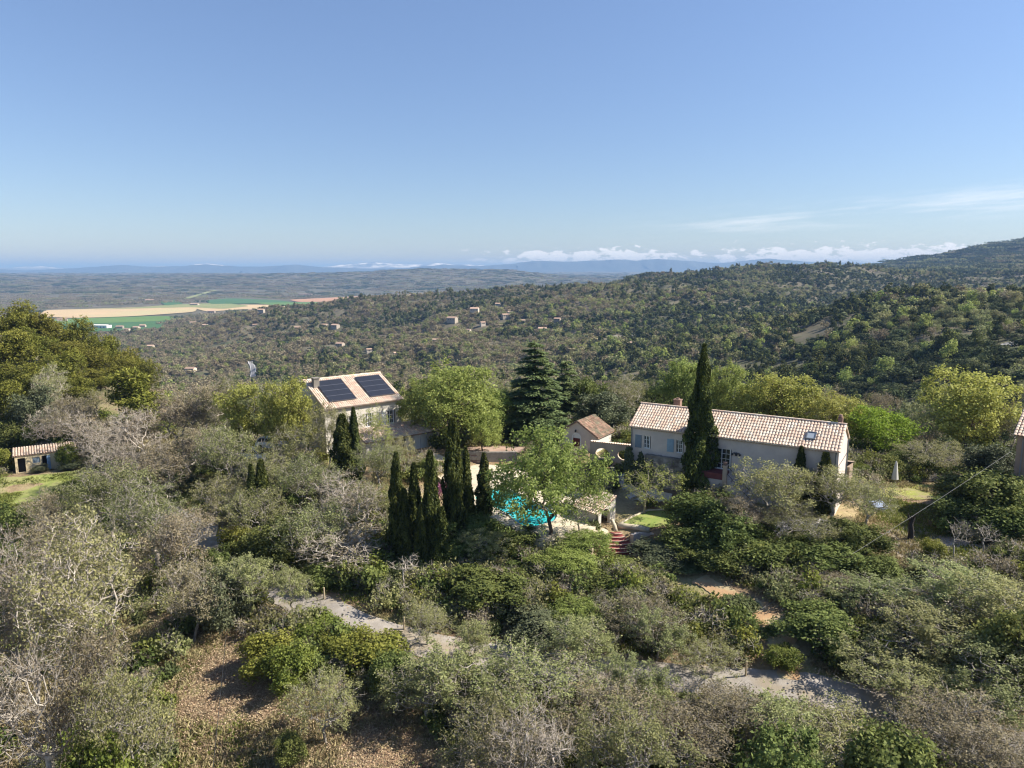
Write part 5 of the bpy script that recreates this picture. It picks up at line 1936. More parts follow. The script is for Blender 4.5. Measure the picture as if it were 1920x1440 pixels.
mb.box(-0.3, 0.3, -0.3, 0.3, 0, 0.5)
mb.box(-0.34, 0.34, -0.34, 0.34, 0.5, 0.58)
mb.build('pot', M['plaster_white'], pt)
g_ = np.random.default_rng(3)
P = g_.normal(0, 0.2, (220, 3)) + np.array([0, 0, 0.8])
leaves_on(g_, 'foliage', pt, P, P * 1.0, 0.12, M['l_holm'])

# ---------------------------------------------------------------- yellow shed on the left
sh = empty('shed', (-66.4, 92.0, -5.0), math.atan2(0.56, 0.83), 'low ochre shed with a blue door standing open at the pasture edge', 'shed')
mb = MB()
wall_holes(mb, (0, 0), (6.9, 0), -0.3, 2.3, [(0.3, 1.15, 0.05, 2.0), (1.95, 2.8, 1.1, 1.9), (3.05, 3.95, 0.0, 2.0)], 0.2)
mb.add([(6.9, 0, -.3), (6.9, 3.2, -.3), (6.9, 3.2, 2.3), (6.9, 0, 2.3)], [(0, 1, 2, 3)])
mb.add([(0, 0, -.3), (0, 3.2, -.3), (0, 3.2, 2.3), (0, 0, 2.3)], [(3, 2, 1, 0)])
mb.add([(0, 3.2, -.3), (6.9, 3.2, -.3), (6.9, 3.2, 2.3), (0, 3.2, 2.3)], [(3, 2, 1, 0)])
mb.build('wall', M['plaster_ochre'], sh)
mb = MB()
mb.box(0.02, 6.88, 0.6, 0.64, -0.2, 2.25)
mb.build('shade_panel', M['room_shade'], sh)  # one dark sheet imitates shade inside the shed
mb = MB()
a = [(-0.25, -0.10, 2.34), (7.15, -0.10, 2.34), (7.15, 3.5, 2.75), (-0.25, 3.5, 2.75)]
mb.add(a + [(x, y, z - 0.07) for x, y, z in a], [(0, 1, 2, 3), (7, 6, 5, 4), (0, 4, 5, 1), (1, 5, 6, 2), (2, 6, 7, 3), (3, 7, 4, 0)])
srf = mb.build('roof', M['tile_old'], sh)
mb = MB()
tiles(mb, -0.25, 7.15, -0.12, 2.36, 3.5, 2.77, 0.3, 0.42)
tag(mb.build('roof_tiles', M['tile'], srf), kind='stuff')
mb = MB()
mb.box(1.97, 2.78, 0.05, 0.08, 1.12, 1.88)
mb.build('shutter', M['shutter_grey'], sh)
mb = MB()
mb.box(3.95, 4.0, -0.55, -0.02, 0.02, 2.0)
for z in (0.3, 1.0, 1.7):
    mb.box(3.90, 3.951, -0.55, -0.02, z - 0.06, z + 0.06)
dl = mb.build('door', M['door_blue'], sh)
dl.location = (3.97, 0, 0)
dl.rotation_euler = (0, 0, -0.75)
for v in dl.data.vertices:
    v.co.x -= 3.97
mb = MB()
mb.lathe([(0.24, 0.0), (0.24, 0.03), (0.17, 0.04)], 16)
vn = mb.build('round_vent', M['stone_grey'], sh)
vn.location = (5.0, -0.005, 1.6)
vn.rotation_euler = (PI / 2, 0, 0)
mb = MB()
mb.box(3.0, 4.3, -0.75, -0.12, -0.25, 0.0)
mb.build('doorstep', M['stone'], sh)

# ---------------------------------------------------------------- house at the right edge
p_ = aty(1909, 812, 61.5)
hr = empty('corner_house', (p_[0], p_[1], 0), -0.78, 'brown rendered house cut off at the right edge', 'house')
et = float(p_[2]) - 0.15
mb = MB()
wall_holes(mb, (0, 0), (9, 0), -1.2, et, [(1.3, 2.3, 0.2, 2.6), (4.5, 5.6, 3.2, 4.8)], 0.25)
mb.add([(0, 0, -1.2), (0, 7, -1.2), (0, 7, et), (0, 3.5, et + 1.9), (0, 0, et)], [(4, 3, 2, 1, 0)])
mb.add([(9, 0, -1.2), (9, 7, -1.2), (9, 7, et), (9, 3.5, et + 1.9), (9, 0, et)], [(0, 1, 2, 3, 4)])
mb.add([(0, 7, -1.2), (9, 7, -1.2), (9, 7, et), (0, 7, et)], [(3, 2, 1, 0)])
mb.build('wall', M['plaster_brown'], hr)
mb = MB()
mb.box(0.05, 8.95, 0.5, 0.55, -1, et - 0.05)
mb.build('shade_panel', M['room_shade'], hr)  # dark sheet stands in for unlit rooms behind the wall openings
mb = MB()
mb.add([(-0.3, -0.4, et), (9.3, -0.4, et), (9.3, 3.5, et + 2.0), (-0.3, 3.5, et + 2.0), (-0.3, 7.4, et), (9.3, 7.4, et)], [(0, 1, 2, 3), (3, 2, 5, 4)])
hrr = mb.build('roof', M['tile_old'], hr)
mb = MB()
tiles(mb, -0.3, 9.3, -0.44, et + .02, 3.5, et + 2.02, 0.28, 0.42)
tag(mb.build('roof_tiles', M['tile'], hrr), kind='stuff')
mb = MB()
mb.tube([(0.45, -0.35, et), (0.45, -0.1, et - 0.4), (0.45, -0.1, -1.2)], 0.06, 8)
mb.build('downpipe', M['cable'], hr)

# ---------------------------------------------------------------- cars behind the oaks
def car(x, y, rz, label):
    z = h1(x, y) + 0.02
    r = empty('parked_car', (x, y, z), rz, label, 'car', 'cars parked beside the solar roofed house')
    prof = [(-2.05, 0.3), (-2.08, 0.75), (-1.95, 0.95), (1.05, 1.0), (1.95, 0.82), (2.08, 0.6), (2.08, 0.3)]
    cab = [(-1.9, 0.95), (-1.45, 1.45), (0.15, 1.48), (1.0, 0.99)]

    def extr(p, hw, top):
        n = len(p)
        vs = [(a, s * hw * (top if i in (1, 2) and n == 4 else 1), b) for s in (-1, 1) for i, (a, b) in enumerate(p)]
        return vs, [tuple(range(n - 1, -1, -1)), tuple(range(n, 2 * n))] + [(i, (i + 1) % n, n + (i + 1) % n, n + i) for i in range(n)]
    m = MB()
    m.add(*extr(prof, 0.88, 1))
    b = m.build('body', M['car_white'], r)
    bv = b.modifiers.new('edge', 'BEVEL')
    bv.width, bv.segments = 0.09, 2
    m = MB()
    m.add(*extr(cab, 0.80, 0.86))
    b = m.build('cabin', M['glass'], r)
    m = MB()
    m.box(-1.48, 0.2, -0.68, 0.68, 1.455, 1.50)
    for s in (-1, 1):
        m.tube([(-1.88, s * .80, .96), (-1.45, s * .70, 1.46)], .05, 4)
        m.tube([(.98, s * .80, 1.0), (.16, s * .70, 1.48)], .045, 4)
        m.tube([(-.6, s * .81, .98), (-.6, s * .70, 1.47)], .045, 4)
    m.build('car_roof', M['car_white'], r)
    for a in (-1.3, 1.3):
        for s in (-1, 1):
            m = MB()
            m.tube([(a, s * 0.72, 0.32), (a, s * 0.9, 0.32)], 0.32, 16)
            w = m.build('wheel', M['rubber'], r)
            m = MB()
            m.tube([(a, s * 0.89, 0.32), (a, s * 0.915, 0.32)], 0.2, 12)
            m.build('rim', M['alu'], w)
    for s in (-1, 1):
        m = MB()
        m.box(2.03, 2.1, s * 0.62 - 0.16, s * 0.62 + 0.16, 0.62, 0.76)
        m.build('headlight', M['glass'], r)


p_ = atz(512, 832, 0.4)
car(p_[0], p_[1], -0.35, 'white hatchback behind the oaks, nearer the solar roofed house')
p_ = atz(484, 838, 0.3)
car(p_[0] - 0.4, p_[1] + 0.5, -0.35, 'white car farther from the house, under the leafing oaks')

# ---------------------------------------------------------------- small things
q_ = hit(1677, 907)
pr = empty('parasol', q_, 0, 'closed white parasol standing on the yellow green lawn', 'parasol')
mb = MB()
mb.lathe([(0.05, 2.45), (0.12, 2.2), (0.2, 1.6), (0.34, 0.5), (0.30, 0.45)][::-1], 12)
mb.build('canopy', M['fabric_white'], pr)
mb = MB()
mb.tube([(0, 0, 0.08), (0, 0, 2.5)], 0.025, 6)
mb.lathe([(0.3, 0), (0.3, 0.08), (0.05, 0.1)], 12)
mb.build('pole', M['alu'], pr)
q_ = hit(1645, 953)
ts = empty('plastic_sheet', q_, 0.3, 'small pale blue sheet over a low frame behind the grey bush', 'sheet')
mb = MB()
mb.add([(-0.7, -0.5, 0.35), (0.7, -0.55, 0.3), (0.75, 0.5, 0.62), (-0.65, 0.55, 0.66), (-0.7, -0.5, 0.05), (0.7, -0.55, 0.05), (0.75, 0.5, 0.05), (-0.65, 0.55, 0.05)],
       [(0, 1, 2, 3), (4, 5, 1, 0), (5, 6, 2, 1), (6, 7, 3, 2), (7, 4, 0, 3)])
mb.build('cover', M['tarp'], ts)
q_ = hit(1706, 1014)
sp = empty('burnt_stump', q_, 0, 'black charred tree stump standing in the stony yard', 'stump')
mb = MB()
mb.tube([(0, 0, -0.1), (0.05, 0, 0.8), (-0.05, 0.05, 1.5), (0.08, 0, 2.1)], 0.26, 9, 0.16)
mb.build('trunk', M['charred'], sp)
for k, t in enumerate((0.4, 1.9, 3.4, 4.9)):
    mb = MB()
    mb.tube([(0, 0, 1.2 + 0.2 * k), (0.3 * math.cos(t), 0.3 * math.sin(t), 1.7 + 0.2 * k), (0.42 * math.cos(t), 0.42 * math.sin(t), 2.15 + 0.15 * k)], 0.09, 6, 0.03)
    mb.build('branch', M['charred'], sp)
for px_, py_, hh_, lb_ in ((608, 1124, 0.95, 'wooden marker post on the drive edge left of the silver snag'), (758, 1181, 0.95, 'wooden marker post below the cypress row'), (1398, 1268, 1.0, 'wooden marker post at the foot of the orange path')):
    q_ = hit(px_, py_)
    mb = MB()
    mb.tube([(0, 0, -0.2), (0.01, 0, hh_ * 0.5), (0.0, 0.01, hh_)], 0.07, 8, 0.06)
    mb.lathe([(0.075, hh_ - 0.02), (0.05, hh_ + 0.03), (0.01, hh_ + 0.05)], 8)
    o = mb.build('marker_post', M['wood'])
    o.location = [float(v) for v in q_]
    tag(o, lb_, 'post', 'wooden posts along the drive')


def cable(name, a, b, sag, r, mat, label):
    a, b = np.array(a, float), np.array(b, float)
    pts = [a + (b - a) * t - np.array([0, 0, sag * 4 * t * (1 - t)]) for t in np.linspace(0, 1, 24)]
    mb = MB()
    mb.tube(pts, r, 5)
    tag(mb.build(name, mat), label, 'cable')


cable('overhead_cable', aty(1896, 846, 60.5), aty(1300, 1216, 44), 0.35, 0.013, M['cable'], 'grey overhead cable sloping down from the right edge house')
cable('overhead_cable', aty(424, 1192, 44), aty(398, 1452, 29), 0.05, 0.017, M['cable_black'], 'thin black cable crossing the clearing at lower left')


# ---------------------------------------------------------------- plants one by one (kind, photo column, crown top row, distance, width, label, group, variant)
G_FRONT, G_KNOLL, G_CYP, G_OAKL, G_OAKR = 'grey oaks in the front of the wood', 'pines on the knoll', 'cypress row beside the pool', 'oaks left of the solar roofed house', 'leafing trees behind the long farmhouse'
PLANTS = [
    # front left
    ('OB', 165, 985, 39.5, 9.5, 'big grey oak with a tall pale trunk at the left of the clearing', G_FRONT),
    ('BR', 48, 1165, 33, 6.0, 'pale bare tree in the bottom left corner', G_FRONT),
    ('OW', 40, 1075, 41, 7.0, 'brownish oak behind the pale bare tree at the left edge', G_FRONT),
    ('OB', 285, 900, 60, 9.0, 'broad grey oak between the pasture and the drive', G_FRONT),
    ('OW', 100, 950, 52, 8.0, 'twiggy grey oak standing below the pasture', G_FRONT),
    ('OB', 205, 880, 66, 8.0, 'grey green oak at the right end of the pasture', G_FRONT),
    ('OW', 320, 960, 55, 7.5, 'brownish twiggy oak left of the drive bend', G_FRONT),
    ('OB', 400, 905, 66, 7.0, 'olive grey oak where the drive meets the wood', G_FRONT),
    ('OB', 235, 1255, 33.0, 5.0, 'low grey green oak at the lower left of the clearing', G_FRONT),
    ('BB', 175, 1382, 31.5, 3.6, 'yellow green bush under the trees in the bottom left', None),
    ('OW', 150, 1190, 34.5, 5.0, 'small brown oak between the big trunk and the bare tree', G_FRONT),
    ('BR', 30, 1000, 48, 7.0, 'bare grey tree at the left edge under the dark bushes', G_FRONT),
    ('OS', 462, 1030, 50, 5.0, 'thin pale leaved oak over the left edge of the drive', G_FRONT),
    ('OL', 410, 1080, 48.5, 4.5, 'grey leaved bush above the black cable end', None),
    ('OW', 350, 1060, 47.5, 6.0, 'loose brown grey oak left of the grey leaved bush', G_FRONT),
    ('HO', 402, 1035, 57, 4.0, 'bright topped evergreen bush in the drive bend', None),
    ('BB', 585, 1152, 46.5, 4.4, 'bright yellow green bush beside the drive, tallest of its clump', 'yellow green bushes along the drive'),
    ('BB', 505, 1195, 43.5, 4.2, 'yellow green bush at the left end of the drive clump', 'yellow green bushes along the drive'),
    ('BB', 545, 1215, 41.8, 3.6, 'yellow green bush lowest down towards the clearing', 'yellow green bushes along the drive'),
    ('BB', 692, 1192, 43.0, 4.6, 'rounded yellow green bush right of the drive clump', 'yellow green bushes along the drive'),
    ('BB', 645, 1180, 44.5, 3.6, 'yellow green bush between the tallest and the rounded one', 'yellow green bushes along the drive'),
    ('HO', 742, 1222, 40.5, 3.2, 'dark bush at the right foot of the rounded yellow green one', None),
    ('OB', 605, 1262, 36.5, 4.2, 'small thin oak standing alone in the clearing', None),
    ('HO', 545, 1374, 35.2, 1.8, 'little dark bush at the foot of the lone clearing oak', None),
    # front middle and right
    ('OS', 868, 1225, 38.5, 8.0, 'wide grey oak below the middle of the drive', G_FRONT),
    ('OB', 1000, 1215, 38, 7.5, 'grey oak right of the wide one below the drive', G_FRONT),
    ('OB', 800, 1255, 38, 5.6, 'grey oak whose shade falls on the clearing', G_FRONT),
    ('OS', 1085, 1160, 41.5, 6.5, 'pale leaved oak over the drive in the middle', G_FRONT),
    ('OB', 948, 1318, 32.5, 6.5, 'grey oak at the bottom edge in the middle', G_FRONT),
    ('OW', 1140, 1285, 35, 6.5, 'brownish oak with a crooked pale limb near the bottom', G_FRONT),
    ('BR', 1015, 1372, 30, 5.5, 'bare twiggy tree at the bottom edge in the middle', G_FRONT),
    ('OW', 925, 1378, 30.6, 6.0, 'dense twiggy brown oak at the bottom right of the clearing', G_FRONT),
    ('OB', 1190, 1350, 30.8, 6.0, 'grey oak at the bottom edge right of the middle', G_FRONT),
    ('OS', 1190, 1235, 38, 5.5, 'light olive oak just below the gravel drive', G_FRONT),
    ('OW', 1295, 1325, 33.5, 6.5, 'brown twiggy oak below the right half of the drive', G_FRONT),
    ('OW', 1375, 1285, 35.5, 6.0, 'brownish oak below the marker post on the drive', G_FRONT),
    ('OS', 1490, 1340, 33, 6.0, 'grey oak under the right end of the drive', G_FRONT),
    ('HO', 1460, 1385, 30.5, 4.5, 'dark evergreen bush at the bottom right edge', None),
    ('OB', 1590, 1345, 32.8, 6.5, 'grey oak near the bottom right corner', G_FRONT),
    ('HO', 1690, 1370, 30.2, 5.0, 'dark bush at the bottom edge below the leaning limb', None),
    ('OS', 1688, 1225, 37.5, 7.0, 'oak with a pale curved trunk at the end of the drive', G_FRONT),
    ('OS', 1720, 1130, 41.5, 8.0, 'large pale leaved oak at lower right', G_FRONT),
    ('OS', 1795, 1062, 45, 8.5, 'tall pale leaved oak below the stony yard', G_FRONT),
    ('OS', 1880, 1085, 42.5, 8.0, 'pale leaved oak at the right edge', G_FRONT),
    ('OS', 1862, 1225, 36.5, 7.5, 'grey oak at the right edge lower down', G_FRONT),
    ('OW', 1780, 1290, 33.2, 6.5, 'twiggy oak with a dark leaning limb at lower right', G_FRONT),
    ('OW', 1892, 1372, 30, 6.0, 'twiggy oak in the bottom right corner', G_FRONT),
    ('HO', 1920, 1160, 38.5, 5.0, 'dark evergreen at the right edge between two pale oaks', None),
    ('OS', 1648, 1085, 47, 7.0, 'yellowish oak below the pale blue sheet', G_FRONT),
    ('HO', 1545, 1142, 43.5, 5.4, 'big dark green bush right of the orange path', None),
    ('BM', 1600, 1212, 41, 2.8, 'small round dark bush beside the drive', None),
    ('OW', 1555, 1075, 49, 5.0, 'brown twiggy small oak above the big dark green bush', None),
    ('BB', 1470, 1215, 41.5, 2.6, 'small green bush at the foot of the orange path', None),
    # middle
    ('HO', 912, 1080, 50, 7.2, 'big dull green evergreen above the drive in the middle', None),
    ('OL', 1010, 1150, 46, 5.4, 'olive green bush right of the big dull evergreen', None),
    ('OL', 840, 1140, 49, 4.2, 'low olive bush left of the big dull evergreen', None),
    ('OG', 1060, 1035, 54, 5.2, 'bright green oak under the retaining edge', None),
    ('OG', 962, 1068, 53.5, 3.6, 'small light green tree among the dark bushes below the pool', None),
    ('OG', 1075, 1128, 48, 4.6, 'leafy light green tree above the drive', None),
    ('HO', 885, 965, 58.5, 6.2, 'dark green bush left of the pool oak', None),
    ('HO', 962, 995, 58, 5.4, 'dark green bush below the pool oak', None),
    ('HO', 840, 1010, 56, 4.6, 'dark bush at the right end of the cypress row', None),
    ('HO', 1010, 1055, 55, 5.0, 'dark green bush beneath the retaining edge of the pool', None),
    ('HO', 1140, 1052, 54.0, 5.6, 'dark green bush below the dark red steps', None),
    ('OL', 1236, 1022, 55.5, 5.6, 'grey green dome shaped bush below the small lawn', None),
    ('HO', 1188, 1078, 51.5, 6.2, 'large mixed green bush in the middle right', None),
    ('OW', 1205, 1120, 45, 6.0, 'brown grey twiggy oak above the drive', G_FRONT),
    ('HO', 1325, 1135, 46.5, 4.6, 'leafy dark bush left of the orange path', None),
    ('BM', 1288, 1052, 54, 4.2, 'feathery green broom above the orange path', None),
    ('BM', 1385, 1118, 47.5, 3.2, 'feathery grey green broom beside the orange path', None),
    ('BB', 1318, 1165, 45, 3.6, 'bright green creeper bush left of the broom', None),
    ('OS', 1235, 1150, 43, 5.0, 'yellowish small oak above the right half of the drive', None),
    ('HO', 760, 1110, 52.5, 3.6, 'dark bush by the marker post below the cypress row', None),
    ('OL', 800, 1075, 54, 3.0, 'silvery olive bush at the feet of the cypresses', None),
    ('OB', 800, 1130, 45.5, 3.6, 'slim budding oak at the edge of the drive', None),
    ('OS', 885, 1165, 43, 3.8, 'slim budding oak with a forked trunk on the drive', None),
    # bushes below the long farmhouse
    ('HO', 1312, 925, 58.5, 6.2, 'dark green dense bush at the foot of the tallest cypress', None),
    ('HO', 1290, 990, 56, 5.4, 'dark rounded bush left of the parking court', None),
    ('HO', 1365, 965, 55, 5.6, 'mid green bush right of the foot of the tallest cypress', None),
    ('OB', 1440, 872, 58, 7.0, 'pale olive oak in front of the farmhouse wall', G_OAKR),
    ('OB', 1565, 885, 57.5, 6.5, 'grey olive oak in front of the right end of the farmhouse', G_OAKR),
    ('OW', 1390, 925, 56.5, 5.0, 'grey twiggy oak beside the farmhouse landing', G_OAKR),
    ('OB', 1500, 945, 55, 6.0, 'grey oak over the parking court', G_OAKR),
    ('OB', 1630, 900, 58, 5.6, 'olive oak left of the yellow green lawn', G_OAKR),
    ('HO', 1605, 985, 54, 5.4, 'dark bush beside the charred stump', None),
    ('HO', 1440, 1015, 52.5, 6.0, 'dark evergreen mass below the parking court', None),
    ('HO', 1540, 1020, 52, 6.0, 'dark evergreen mass below the grey oak of the court', None),
    ('HO', 1350, 1030, 53, 5.0, 'dark evergreen bush above the orange path', None),
    ('HO', 1640, 1045, 50.5, 4.4, 'green bush below the stony yard', None),
    ('AI', 1212, 868, 64.5, 6.0, 'airy many stemmed tree over the small lawn', None),
    ('HO', 1262, 885, 69, 3.4, 'dark bush against the rough lower wall of the farmhouse', None),
    ('HO', 1135, 862, 76.5, 2.2, 'small dark bush under the left oval opening', None),
    ('HO', 1172, 868, 74.5, 2.2, 'small dark bush under the right oval opening', None),
    ('BB', 1150, 838, 80, 2.4, 'yellow green bush behind the left oval opening', None),
    # right
    ('OY', 1822, 700, 86, 13.5, 'large yellow green tree beyond the side lawn', None),
    ('OB', 1752, 825, 76, 8.0, 'grey oak in front of the large yellow green tree', None),
    ('HO', 1832, 893, 62, 7.0, 'dark green bush below the overhead cable', 'dark bushes at the right edge house'),
    ('HO', 1885, 885, 59, 7.0, 'dark green bush against the brown house at the right edge', 'dark bushes at the right edge house'),
    ('HO', 1800, 930, 59.5, 6.0, 'dark green bush right of the side lawn', 'dark bushes at the right edge house'),
    ('HO', 1905, 950, 56, 6.5, 'dark green bush at the right edge above the yard', 'dark bushes at the right edge house'),
    ('OL', 1860, 840, 70, 6.0, 'grey leaved bush left of the brown house', None),
    ('DT', 1795, 985, 51.5, 2.6, 'bare sapling in the stony yard', 'saplings in the stony yard', 1),
    ('DT', 1850, 990, 52, 2.6, 'bare sapling right of the first in the stony yard', 'saplings in the stony yard', 1),
    ('BB', 1750, 1010, 53.5, 2.0, 'little yellow green shrub right of the charred stump', None),
    ('LI', 1655, 760, 84, 8.2, 'lime green tree at the right end of the farmhouse', G_OAKR),
    ('OY', 1480, 706, 92, 10.5, 'broad yellow green tree behind the middle of the farmhouse roof', G_OAKR),
    ('OY', 1572, 742, 88, 8.0, 'yellow green tree behind the right chimney of the farmhouse', G_OAKR),
    ('OY', 1408, 735, 93, 7.0, 'yellow green tree between the tallest cypress and the broad one', G_OAKR),
    ('OG', 1285, 684, 97, 7.6, 'pale green tree left of the tallest cypress', G_OAKR),
    ('OG', 1362, 690, 96, 7.6, 'pale green tree right of the tallest cypress', G_OAKR),
    ('OB', 1185, 708, 97, 8.6, 'olive grey oak behind the left end of the farmhouse', G_OAKR),
    ('OL', 1128, 742, 92, 7.5, 'grey green dense tree behind the small outbuilding', None),
    ('HO', 1110, 720, 100, 7.0, 'dark green tree right of the cedars', None),
    ('OW', 1545, 722, 104, 8.0, 'grey brown oak rising behind the yellow green trees', G_OAKR),
    ('OW', 1640, 735, 102, 8.0, 'grey brown oak left of the large yellow green tree', G_OAKR),
    ('HO', 1700, 850, 76, 5.0, 'dark hedge bush behind the closed parasol', 'dark bushes behind the side lawn'),
    ('HO', 1650, 858, 75, 4.6, 'dark hedge bush between farmhouse and parasol', 'dark bushes behind the side lawn'),
    ('BB', 1612, 868, 72.5, 2.6, 'orange green bush at the corner of the farmhouse', None),
    ('OB', 1738, 770, 90, 7.0, 'olive grey tree left of the large yellow green one', None),
    ('OB', 1905, 760, 84, 7.0, 'olive tree above the brown house at the right edge', None),
    # cypresses
    ('CB', 1321, 645, 66.2, 3.5, 'tallest cypress standing in front of the long farmhouse', None),
    ('CY', 1503, 836, 61.4, 1.75, 'cypress against the farmhouse wall, left of the pair', 'pair of small cypresses', 1),
    ('CY', 1549, 848, 60.2, 1.75, 'cypress against the farmhouse wall, right of the pair', 'pair of small cypresses', 3),
    ('CY', 742, 848, 57.0, 1.81, 'cypress at the left end of the row beside the pool', G_CYP, 0),
    ('CY', 775, 868, 57.4, 1.72, 'cypress second from the left of the row', G_CYP, 1),
    ('CY', 806, 846, 55.6, 1.72, 'smooth dark cypress third from the left of the row', G_CYP, 3),
    ('CY', 848, 783, 58.0, 1.98, 'highest cypress of the row beside the pool', G_CYP, 2),
    ('CY', 873, 838, 60.0, 1.81, 'cypress right of the highest one of the row', G_CYP, 1),
    ('CY', 907, 848, 63.5, 1.63, 'cypress at the edge of the turquoise pool', G_CYP, 0),
    ('CY', 826, 950, 54.6, 1.63, 'low cypress in front of the highest one', G_CYP, 3),
    ('CY', 790, 945, 55.0, 1.38, 'low dark cypress in front of the row', G_CYP, 0),
    ('CY', 757, 915, 56.0, 1.46, 'low cypress between the two left ones of the row', G_CYP, 2),
    ('CY', 640, 776, 71.0, 2.5, 'broad dark cypress in front of the solar roofed house', 'two cypresses in front of the solar roofed house', 2),
    ('CY', 662, 764, 71.6, 1.7, 'slim cypress in front of the solar roofed house', 'two cypresses in front of the solar roofed house', 1),
    ('CY', 470, 870, 65.0, 1.8, 'dark cypress hidden among the oaks left of the drive, left one', 'cypresses among the oaks', 1),
    ('CY', 488, 862, 65.5, 1.8, 'dark cypress hidden among the oaks, right one', 'cypresses among the oaks', 3),
    # cedars and light tree
    ('CE', 1003, 634, 90, 10.2, 'big layered cedar beside the small outbuilding', 'pair of cedars', 0),
    ('CE', 1062, 668, 100, 7.0, 'darker cedar half hidden behind the big one', 'pair of cedars', 1),
    ('OG', 852, 690, 84, 13.0, 'wide light green tree between the solar roof and the cedar', None, 2),
    ('OG', 795, 722, 88, 7.5, 'light green tree against the solar roofed house', None, 0),
    ('OG', 925, 735, 88, 6.0, 'light green tree touching the cedar', None, 1),
    ('OB', 915, 690, 104, 8.0, 'olive grey tree behind the wide light green one', None),
    ('HO', 800, 858, 75, 2.6, 'low green bush on the patio edge', None),
    ('FL', 822, 905, 68, 2.2, 'pink flowering bush behind the cypress row', None),
    ('PO', 1032, 818, 58.4, 12.4, 'spreading light green oak in front of the turquoise pool', None, 0),
    ('AI', 1092, 896, 59.0, 5.0, 'airy light green tree over the roof of the pool house', None),
    ('OG', 905, 768, 82.5, 6.0, 'light green tree hanging over the upper court', None, 0),
    ('OS', 902, 985, 56.5, 5.0, 'leafy spring oak between the cypress row and the pool oak', None),
    ('OG', 1092, 1000, 56.4, 5.0, 'light green oak left of the red steps', None, 1),
    # around the solar roofed house
    ('OY', 528, 716, 80, 7.0, 'yellow olive oak at the left gable of the solar roofed house', G_OAKL),
    ('OB', 510, 712, 86, 8.0, 'olive oak second to the left of the solar roofed house', G_OAKL),
    ('OY', 465, 722, 88, 8.0, 'yellow olive oak above the white cars', G_OAKL),
    ('OB', 425, 712, 94, 8.0, 'grey olive oak left of the yellow olive one', G_OAKL),
    ('OW', 375, 722, 94, 8.5, 'grey brown oak in the middle of the left wood', G_OAKL),
    ('OW', 322, 735, 94, 8.5, 'grey brown oak right of the bright pine', G_OAKL),
    ('BR', 262, 775, 88, 8.0, 'bare grey tree below the bright pine', G_OAKL),
    ('OB', 430, 800, 75, 7.5, 'olive oak in front of the white cars', G_OAKL),
    ('OB', 545, 800, 76, 7.0, 'olive oak between the cars and the slim cypress', G_OAKL),
    ('OB', 505, 850, 69, 7.0, 'grey green oak below the white cars', G_OAKL),
    ('OB', 580, 850, 67, 7.0, 'grey green oak left of the broad dark cypress', G_OAKL),
    ('OW', 355, 800, 82, 8.0, 'twiggy grey oak in the left wood', G_OAKL),
    ('OW', 285, 830, 78, 8.0, 'twiggy grey oak above the broad grey one', G_OAKL),
    ('BR', 165, 775, 94, 8.0, 'bare grey tree right of the yellow shed', G_OAKL),
    ('BR', 205, 815, 84, 8.0, 'bare tree with slanting limbs near the pasture', G_OAKL),
    ('BR', 655, 885, 59.5, 7.5, 'silvery bare tree left of the cypress row', None),
    ('BR', 640, 985, 55, 8.0, 'silver limbed dead oak above the drive', None),
    ('OB', 575, 945, 57, 7.0, 'dark grey green oak above the drive bend', G_OAKL),
    ('HO', 540, 985, 57, 5.4, 'dark green bush above the drive bend', None),
    ('OB', 485, 925, 61, 6.5, 'grey green oak over the upper drive', G_OAKL),
    ('OB', 705, 838, 69, 6.0, 'olive oak below the porch of the solar roofed house', G_OAKL),
    ('OB', 690, 900, 62, 5.5, 'grey oak left of the first cypress of the row', G_OAKL),
    ('DT', 757, 1042, 51.5, 2.6, 'small dead tree with a pale trunk below the cypress row', None, 0),
    ('HO', 700, 1060, 54, 4.5, 'dark bush behind the small dead tree', None),
    ('HO', 610, 1060, 54, 4.2, 'dark bush below the silver limbed dead oak', None),
    ('OS', 545, 1060, 50, 3.6, 'pale leaved sapling over the drive', None),
    ('HO', 480, 1000, 58.5, 4.2, 'dark green bush on the right bank of the drive bend', None),
    ('BB', 440, 985, 60, 3.2, 'bright green bush on the right bank of the drive bend', None),
    ('OB', 755, 820, 74, 4.6, 'small olive tree under the porch arch', None),
    ('OB', 612, 765, 76.5, 5.0, 'thin grey tree before the lit wall of the solar roofed house', None),
    ('AI', 690, 768, 75.5, 5.4, 'airy light green tree across the wall of the solar roofed house', None),
    ('HO', 1408, 1180, 44.8, 3.4, 'dark bush at the left side of the orange path', None),
    ('OB', 1335, 1215, 41.0, 4.2, 'slim budding oak on the upper edge of the drive', None),
    # knoll on the left
    ('PI', 18, 560, 142, 9.5, 'highest pine on the knoll at the left edge', G_KNOLL),
    ('PI', 75, 578, 146, 9.5, 'pine on the knoll crest right of the highest', G_KNOLL),
    ('PI', 130, 590, 150, 9.0, 'pine on the crest below the green field', G_KNOLL),
    ('PI', 182, 612, 156, 9.0, 'pine on the crest below the white warehouse', G_KNOLL),
    ('PI', 232, 640, 158, 8.5, 'pine low on the right shoulder of the knoll', G_KNOLL),
    ('PI', 262, 668, 154, 7.5, 'last pine on the right of the knoll', G_KNOLL),
    ('PI', 52, 612, 130, 8.5, 'pine in the second rank at the left of the knoll', G_KNOLL),
    ('PI', 112, 630, 134, 9.0, 'pine in the second rank in the middle of the knoll', G_KNOLL),
    ('PI', 165, 645, 138, 8.5, 'pine in the second rank right of the middle', G_KNOLL),
    ('PI', 215, 668, 140, 8.0, 'pine in the second rank at the right', G_KNOLL),
    ('PI', 2, 610, 124, 9.0, 'pine cut by the left edge', G_KNOLL),
    ('PI', 85, 665, 122, 8.5, 'pine in the lower rank behind the pale oak', G_KNOLL),
